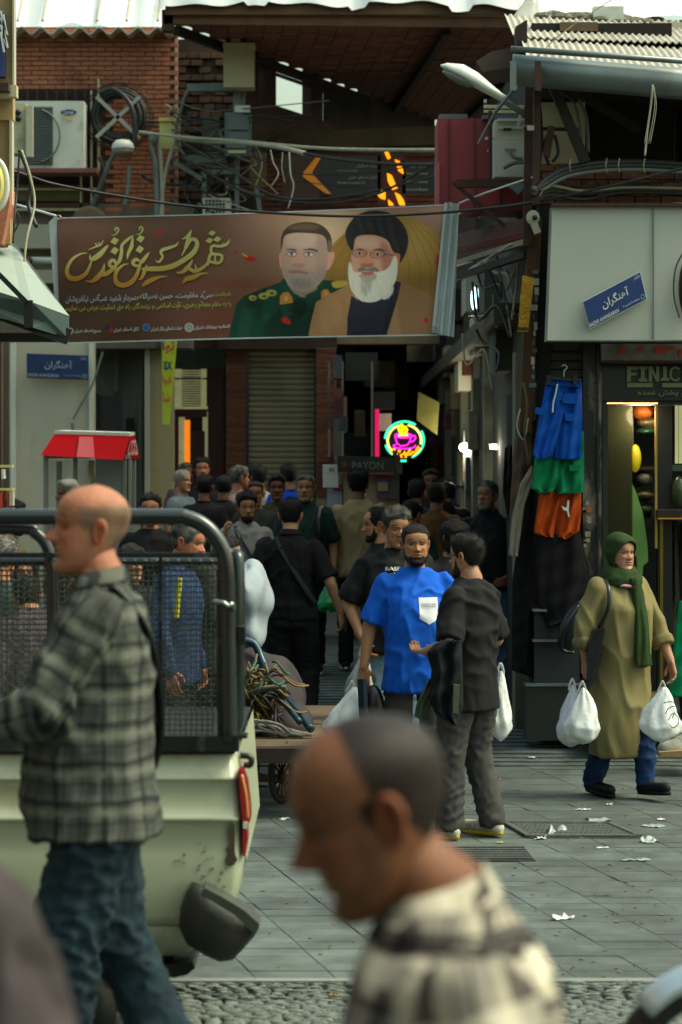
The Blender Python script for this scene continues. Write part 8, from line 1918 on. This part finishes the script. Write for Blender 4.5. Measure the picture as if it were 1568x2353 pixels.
for (ex, ey) in ((420, 288), (530, 290)):
    EL(ex, ey, 40, 18, '#9c8076', .8, .6); EL(ex, ey, 27, 9, '#d5d2d2', .95); EL(ex-2, ey, 9, 9, '#3a4668', 1); PG([(ex-30, ey-8), (ex, ey-16), (ex+30, ey-8), (ex, ey-10)], '#4a3832', 2)
PG([(380, 262), (410, 252), (445, 258), (445, 268), (410, 262)], '#54463f', 3, .9); PG([(490, 262), (540, 250), (582, 262), (584, 274), (540, 264)], '#54463f', 3, .9)
PG([(350, 262), (348, 190), (372, 130), (430, 92), (520, 80), (600, 95), (655, 140), (678, 200), (670, 262), (652, 262), (640, 190), (600, 160), (500, 150), (420, 152), (372, 172), (358, 230)], '#463a2c'); PG([(400, 110), (520, 88), (600, 110), (560, 130), (430, 130)], '#6d5d46', 8, .8)
PG([(655, 200), (676, 210), (668, 265), (650, 262)], '#77706a', 4, .8)
# shoulder boards and badges
for (x, y, rx, ry) in ((165, 572, 26, 18), (235, 560, 34, 22), (285, 540, 36, 22)): EL(x, y, rx, ry, '#b5a648', .95, .5); EL(x+4, y+2, rx*.4, ry*.4, '#20402c', .8, .5)
PG([(680, 470), (770, 462), (780, 490), (700, 510)], '#b0a044', 3)
for (x, y, w) in ((383, 575, 1), (640, 545, .75)): PG([(x-42*w, y+42*w), (x-42*w, y-15*w), (x-15*w, y-40*w), (x+15*w, y-40*w), (x+40*w, y-5*w), (x+44*w, y+28*w)], '#b8862c', 2, smooth=False); PG([(x-32*w, y+30*w), (x-32*w, y-10*w), (x, y-32*w), (x+30*w, y-2*w), (x+32*w, y+20*w)], '#c07a48', 2, smooth=False); EL(x, y, 14*w, 18*w, '#caa860', .9, .5)
# second portrait, turban, glasses and white beard (a plain generic face)
PG([(520, 860), (540, 740), (575, 600), (640, 560), (780, 490), (860, 450), (1080, 440), (1150, 480), (1290, 545), (1360, 620), (1365, 700), (1330, 860)], '#a5805a', smooth=False)
PG([(1110, 470), (1300, 560), (1350, 640), (1340, 860), (1150, 860)], '#8f6c48', 12, .8); PG([(600, 620), (700, 560), (740, 700), (620, 800)], '#b28c64', 14, .7)
PG([(805, 560), (880, 600), (1090, 460), (1128, 470), (1110, 560), (1020, 860), (775, 860), (780, 700)], '#2a2838', smooth=False); PG([(1060, 540), (1100, 500), (1060, 700), (1000, 840)], '#1c1b28', 8, .8)
PG([(1085, 290), (1120, 290), (1122, 330), (1098, 355)], '#c07860'); PG([(1010, 560), (1080, 500), (1060, 560), (1015, 585)], '#cfcfcf', 3)
fm = PG([(812, 250), (830, 185), (880, 165), (980, 170), (1050, 210), (1080, 290), (1070, 380), (1000, 450), (900, 480), (830, 430), (805, 330)], '#cf9c88')
PG([(1000, 220), (1070, 280), (1060, 400), (1010, 400)], '#a8735c', 14, .8, clip=fm); PG([(850, 190), (960, 185), (980, 240), (860, 245)], '#dcb6a6', 14, .7, clip=fm); PG([(880, 270), (930, 275), (950, 350), (900, 372), (866, 350)], '#d08c74', 7, .8, clip=fm); PG([(866, 352), (945, 350), (930, 374), (880, 372)], '#9c5a48', 5, .7, clip=fm)
PG([(785, 370), (800, 340), (822, 400), (860, 405), (900, 380), (960, 385), (1000, 400), (1050, 370), (1085, 300), (1105, 340), (1098, 440), (1060, 520), (990, 585), (920, 602), (860, 585), (810, 530), (788, 460)], '#d8d8cc')
PG([(860, 420), (960, 415), (960, 450), (900, 470), (868, 445)], '#b09080', 5, .8); PG([(845, 390), (870, 372), (910, 382), (960, 372), (985, 402), (940, 400), (900, 398), (860, 402)], '#7a6e66', 4, .95); PG([(872, 405), (950, 402), (930, 424), (890, 424)], '#b06a62', 3)
PG([(880, 440), (940, 440), (930, 520), (900, 560), (870, 520)], '#a5a598', 10, .8)
for k in range(34):
    x = 800+(k*53 % 290); y = 440+(k*31 % 110); PG([(x, y), (x+5, y), (x+8, y+46), (x+3, y+50)], '#b9b9ae' if k % 2 else '#ecece4', 4, .5, False)
for (ex, ey) in ((858, 282), (975, 290)):
    EL(ex, ey, 34, 16, '#a06c5a', .8, .6); EL(ex, ey, 20, 7, '#d0c4c0', .95); EL(ex, ey, 9, 7, '#2a1c16', 1)
    d = np.sqrt(((UU-(640+ex*.4337))/(46*.4337))**2+((VV-(590+(ey)*.4337))/(26*.4337))**2); paint(np.clip(1-np.abs(d-1)/.14, 0, 1)*.75, '#4a4642')
PG([(830, 258), (865, 252), (890, 262), (862, 262)], '#4a3c36', 3, .9); PG([(945, 262), (990, 252), (1030, 270), (985, 264)], '#4a3c36', 3, .9); PG([(1015, 285), (1080, 292), (1080, 297), (1015, 291)], '#4a4642', 2, 1, False)
tb = PG([(766, 170), (780, 110), (830, 45), (900, 12), (980, 5), (1060, 25), (1130, 80), (1170, 160), (1172, 230), (1150, 300), (1118, 345), (1120, 290), (1075, 270), (1040, 200), (960, 165), (870, 165), (830, 190), (815, 265), (790, 240)], '#2c2c2e')
for k in range(9): PG([(800+k*34, 60+k*4), (830+k*34, 50+k*6), (900+k*30, 260), (880+k*30, 260)], '#3c3c3e' if k % 2 else '#202022', 14, .6, clip=tb)
# petals
def petal(x, y, w, h, rot, crop=False, tip=True):
    pts = [(-1, 0), (-.6, -.6), (.3, -.5), (1, 0), (.3, .5), (-.5, .5)]; c_, s__ = math.cos(rot), math.sin(rot)
    PG([(x+(px*c_-py*s__)*w, y+(px*s__+py*c_)*h) for px, py in pts], '#c4221e', 2, crop=crop)
petal(704, 728, 19, 12, .4); petal(806, 903, 16, 14, .6); petal(450, 654, 11, 9, -.9); petal(1200, 903, 9, 10, 1.2); PG([(680, 712), (692, 716), (698, 724), (690, 722)], '#c8a83c', 2, crop=False); petal(665, 710, 8, 5, .8)
paint(np.clip(1.4-np.hypot((UU-1243)/16, (VV-738)/24), 0, 1), '#c02420'); paint(np.clip(1.4-np.hypot((UU-171)/14, (VV-905)/26), 0, 1), '#b0201e')
# logos of the organisers
for (x, y, r, c1, c2) in ((533, 921, 13, '#a9b0ac', '#6f7472'), (412, 921, 11, '#4a7ab0', '#20406a'), (313, 929, 6, '#b02a2a', '#b02a2a'), (302, 921, 6, '#2a3070', '#2a3070'), (199, 931, 9, '#b0b8a8', '#2c5a38')): EL(x, y, r, r, c1, 1, .2, False); EL(x, y, r*.6, r*.6, c2, .8, .6, False); EL(x, y, r*.3, r*.3, c1, .8, .6, False)
# faint weave
img += np.random.default_rng(5).normal(0, .012, img.shape[:2])[..., None]; img = np.clip(img*np.array([1.06, 1.02, .98]), .01, 1)
linc = np.where(img <= .04045, img/12.92, ((img+.055)/1.055)**2.4)
Dv = 19.2-.75*((UU-160)/1100)
s__ = (UU-160)/1100.; t__ = (VV-600)/370.
Dv = 19.2-.75*s__+.05*np.sin(6*s__+1)*(.4+t__)+.012*np.sin(30*s__+8*t__)+.02*np.sin(11*s__-5*t__)+.010*np.sin(55*(s__+.35*t__))*np.maximum(0, .35-s__)
X_ = (UU/1.22449-CX)*Dv/FP; Z_ = CAMZ-(VV/1.22449-HY)*Dv/FP
V_ = np.stack([X_, Dv, Z_], -1).reshape(-1, 3)
idx = np.arange(NU*NV).reshape(NV, NU); Fq = np.stack([idx[:-1, :-1], idx[1:, :-1], idx[1:, 1:], idx[:-1, 1:]], -1).reshape(-1, 4)
me = bpy.data.meshes.new('cloth'); me.vertices.add(len(V_)); me.vertices.foreach_set('co', V_.ravel()); me.loops.add(Fq.size); me.loops.foreach_set('vertex_index', Fq.ravel()); me.polygons.add(len(Fq)); me.polygons.foreach_set('loop_start', np.arange(0, Fq.size, 4)); me.update(); me.validate()
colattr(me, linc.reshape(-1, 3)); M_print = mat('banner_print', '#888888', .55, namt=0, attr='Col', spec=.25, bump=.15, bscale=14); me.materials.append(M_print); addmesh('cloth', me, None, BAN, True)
# white hem, folded right edge
M_hem = mat('hem_white', '#bcc8c8', .6, namt=.1)
def strip(pts, w, m, nm, off=.006):
    b = MB(); 
    for (a, c_) in zip(pts[:-1], pts[1:]):
        q = [BP(a[0], a[1], off), BP(c_[0], c_[1], off), BP(c_[0]+w[0], c_[1]+w[1], off), BP(a[0]+w[0], a[1]+w[1], off)]; b.quad(*q)
    return b.build(nm, m, BAN)
NN = 40
strip([quadmap(k/NN, 0) for k in range(NN+1)], (0, 3), M_hem, 'hem'); strip([quadmap(k/NN, 1) for k in range(NN+1)], (0, -4), M_hem, 'hem')
b = MB(); b.prism([BP(u, v, .0) for u, v in ((138, 625), (158, 606), (162, 620), (170, 960), (163, 964))], (0, .03, 0)); b.build('back_flap', M_hem, BAN)
b = MB(); b.grid(lambda s, t: PO((1252*(1-t)+1215*t)+(40*(1-t)+(1278-1215)*t)*s, (570+3*s)*(1-t)+(935+14*s)*t, Bd(1255, 600+370*t)-.02-.045*abs(math.sin(2*math.pi*(s*(1.1+.4*t)+.1)))), 26, 16); o = b.build('folded_edge', M_hem, BAN, smooth=True)
for (u, v) in ((1268, 577), (1222, 925), (176, 955), (166, 612)):
    b = MB(); p = PO(u, v, Bd(u, v)-.09 if u > 1000 else Bd(u, v)-.02); b.tube([p+Vector((.018*math.cos(t), 0, .018*math.sin(t))) for t in np.linspace(0, 2*math.pi, 10, endpoint=False)], .005, 5, closed=True); b.build('eyelet', M_alu, BAN, smooth=True)
# calligraphy, stroke by stroke (coordinates of the close-up: 1568 px = 500 px)
def K(x, y): return (170+x*.31888, 620+y*.31888)
def golds(y): return None
cal = MB(); calc = []
def stroke(pts, ws):
    q = cr([Vector((x, y, 0)) for x, y in pts], 6); n = len(q); wv = np.interp(np.linspace(0, 1, n), np.linspace(0, 1, len(ws)), ws); L_, R2 = [], []
    for i, p in enumerate(q):
        t = (q[min(i+1, n-1)]-q[max(i-1, 0)]).normalized(); nn = Vector((-t.y, t.x, 0)); a = p+nn*wv[i]/2; c_ = p-nn*wv[i]/2; L_.append(a); R2.append(c_)
    base = len(cal.v); pts2 = []
    for a, c_ in zip(L_, R2): pts2 += [a, c_]
    cal.add([BP(*K(p.x, p.y), .009+.0004*(len(calc) % 5)) for p in pts2], [(2*i, 2*i+1, 2*i+3, 2*i+2) for i in range(n-1)]); calc.extend([p.y for p in pts2])
def diamond(x, y, w, h):
    pts = [(x-w, y+h*.25), (x-w*.1, y-h), (x+w, y-h*.25), (x+w*.15, y+h)]; cal.add([BP(*K(*p), .011) for p in pts], [(0, 1, 2, 3)]); calc.extend([p[1] for p in pts])
stroke([(240, 288), (180, 296), (110, 340), (66, 410), (62, 470), (95, 510), (160, 510), (225, 470), (262, 400), (282, 340)], [3, 16, 26, 30, 38, 46, 44, 34, 22, 10])
stroke([(262, 300), (268, 340), (280, 335)], [4, 26, 20]); stroke([(270, 345), (300, 335), (350, 300), (395, 250), (430, 215)], [24, 44, 48, 30, 2]); stroke([(395, 235), (412, 232), (430, 216)], [20, 14, 2])
stroke([(245, 262), (300, 238), (330, 226), (360, 212), (382, 170)], [3, 12, 18, 14, 3]); stroke([(308, 200), (330, 226)], [8, 14]); stroke([(335, 195), (352, 214)], [8, 14])
stroke([(215, 530), (270, 540), (320, 512), (370, 455), (385, 410), (392, 380)], [2, 20, 44, 40, 20, 6]); stroke([(360, 475), (410, 470), (460, 430), (475, 400)], [40, 40, 30, 16])
stroke([(475, 400), (450, 408), (434, 385), (455, 352), (480, 360), (492, 395), (478, 460)], [14, 26, 30, 30, 30, 26, 8]); stroke([(480, 410), (520, 360), (540, 290), (545, 220), (600, 165), (648, 130)], [14, 32, 30, 26, 26, 4])
stroke([(640, 150), (628, 230), (598, 300), (592, 345)], [14, 36, 26, 4]); diamond(480, 182, 38, 36); diamond(480, 268, 38, 36)
stroke([(450, 130), (478, 128), (506, 105), (514, 80), (498, 64), (482, 80), (492, 98)], [3, 9, 14, 16, 14, 12, 5]); stroke([(668, 122), (695, 122), (722, 98), (728, 72), (710, 56), (698, 72), (708, 90)], [3, 9, 14, 16, 14, 12, 5])
diamond(708, 162, 38, 36); diamond(702, 256, 38, 36)
stroke([(606, 386), (560, 392), (505, 440), (486, 500), (500, 550), (550, 572), (620, 550), (670, 490), (700, 410), (712, 360)], [3, 18, 30, 32, 44, 44, 44, 34, 26, 12]); stroke([(700, 395), (665, 400), (640, 375), (668, 345), (700, 360)], [16, 26, 32, 32, 20]); stroke([(700, 385), (730, 355), (765, 310), (788, 280)], [20, 36, 26, 2])
stroke([(686, 522), (715, 512), (740, 460), (755, 420), (765, 392)], [3, 26, 34, 20, 6]); stroke([(720, 430), (800, 428), (900, 425), (1000, 400), (1090, 350), (1170, 290), (1208, 220), (1195, 175), (1155, 170), (1110, 240), (1068, 318)], [20, 42, 46, 46, 44, 44, 38, 34, 28, 24, 4]); stroke([(1158, 82), (1140, 130), (1118, 200), (1100, 250)], [3, 28, 30, 20]); stroke([(1072, 165), (1110, 150), (1150, 95)], [3, 22, 10])
stroke([(838, 350), (868, 368), (895, 340), (905, 315), (888, 290), (900, 262), (960, 242), (1020, 220), (1046, 186)], [3, 20, 22, 18, 22, 30, 28, 20, 3])
stroke([(724, 586), (760, 550), (820, 520), (880, 500), (950, 492)], [4, 40, 40, 20, 3]); stroke([(728, 560), (740, 575)], [26, 18])
stroke([(1080, 560), (1110, 520), (1180, 500), (1240, 472), (1312, 466)], [4, 40, 44, 22, 3]); stroke([(1090, 530), (1100, 548)], [26, 18])
stroke([(1018, 458), (1070, 460), (1120, 420), (1150, 380), (1168, 345)], [3, 28, 40, 26, 4]); stroke([(1130, 420), (1180, 448), (1220, 440), (1280, 400), (1310, 360)], [30, 34, 32, 26, 16]); stroke([(1190, 385), (1200, 430)], [4, 24])
stroke([(1300, 400), (1310, 350), (1330, 300), (1380, 300), (1425, 310), (1420, 360), (1380, 378), (1330, 365), (1300, 380)], [20, 26, 30, 24, 24, 24, 24, 24, 18]); stroke([(1372, 300), (1365, 340), (1375, 372)], [14, 16, 14])
stroke([(1340, 300), (1330, 260), (1345, 225), (1400, 228), (1445, 222), (1478, 200), (1496, 165)], [20, 24, 24, 24, 26, 22, 3]); stroke([(1438, 200), (1446, 225)], [8, 20])
diamond(1340, 112, 34, 24); diamond(1316, 178, 36, 26); diamond(1386, 166, 38, 26)
me = cal.mesh('calligraphy'); cy_ = np.array(calc)[:, None]; tt = sstep(250, 560, cy_); colattr(me, np.array(H('#c9c878'))*(1-tt)+np.array(H('#b07a2a'))*tt); me.materials.append(M_print); addmesh('calligraphy', me, None, BAN, False)
def bt(body, x0, y0, x1, y1, hgt, m, bold=.012):   # close-up 2 coordinates (1568 px = 500 px, origin 170,800): baseline box
    def f(s, t): x = x0+(x1-x0)*s; y = (y0+(y1-y0)*s)-hgt*(t-.5); return BP(170+x*.31888, 800+y*.31888, .011)
    lettering(fa(body), f, m, BAN, bold)
M_lav = mat('print_pale', '#a9b4b8', .6, namt=0); M_grn = mat('print_lime', '#a9ab4c', .6, namt=0)
bt('شهادت', 1352, 92, 1506, 84, 48, M_grn); bt('سیّد مقاومت، حسن نصرالله', 700, 108, 1342, 92, 72, M_lav); bt('و', 672, 122, 694, 122, 32, M_grn); bt('سردار شهید عبّاس نیلفروشان', 48, 132, 666, 116, 78, M_lav)
bt('را به مقام معظّم رهبری، امّت اسلامی و رزمندگان راه حق تسلیت عرض می نماییم', 45, 216, 1508, 176, 76, M_grn)
for (t, x0, y0, x1, y1) in (('اتحادیه پوشاک تهران', 1182, 386, 1494, 372), ('هیئت امنای بازار تهران', 798, 398, 1078, 386), ('اتاق اصناف تهران', 472, 405, 690, 396), ('بسیج اصناف تهران', 128, 418, 358, 412)): bt(t, x0, y0, x1, y1, 42, M_wtxt, .02)
bpy.data.scenes.remove(TMP)
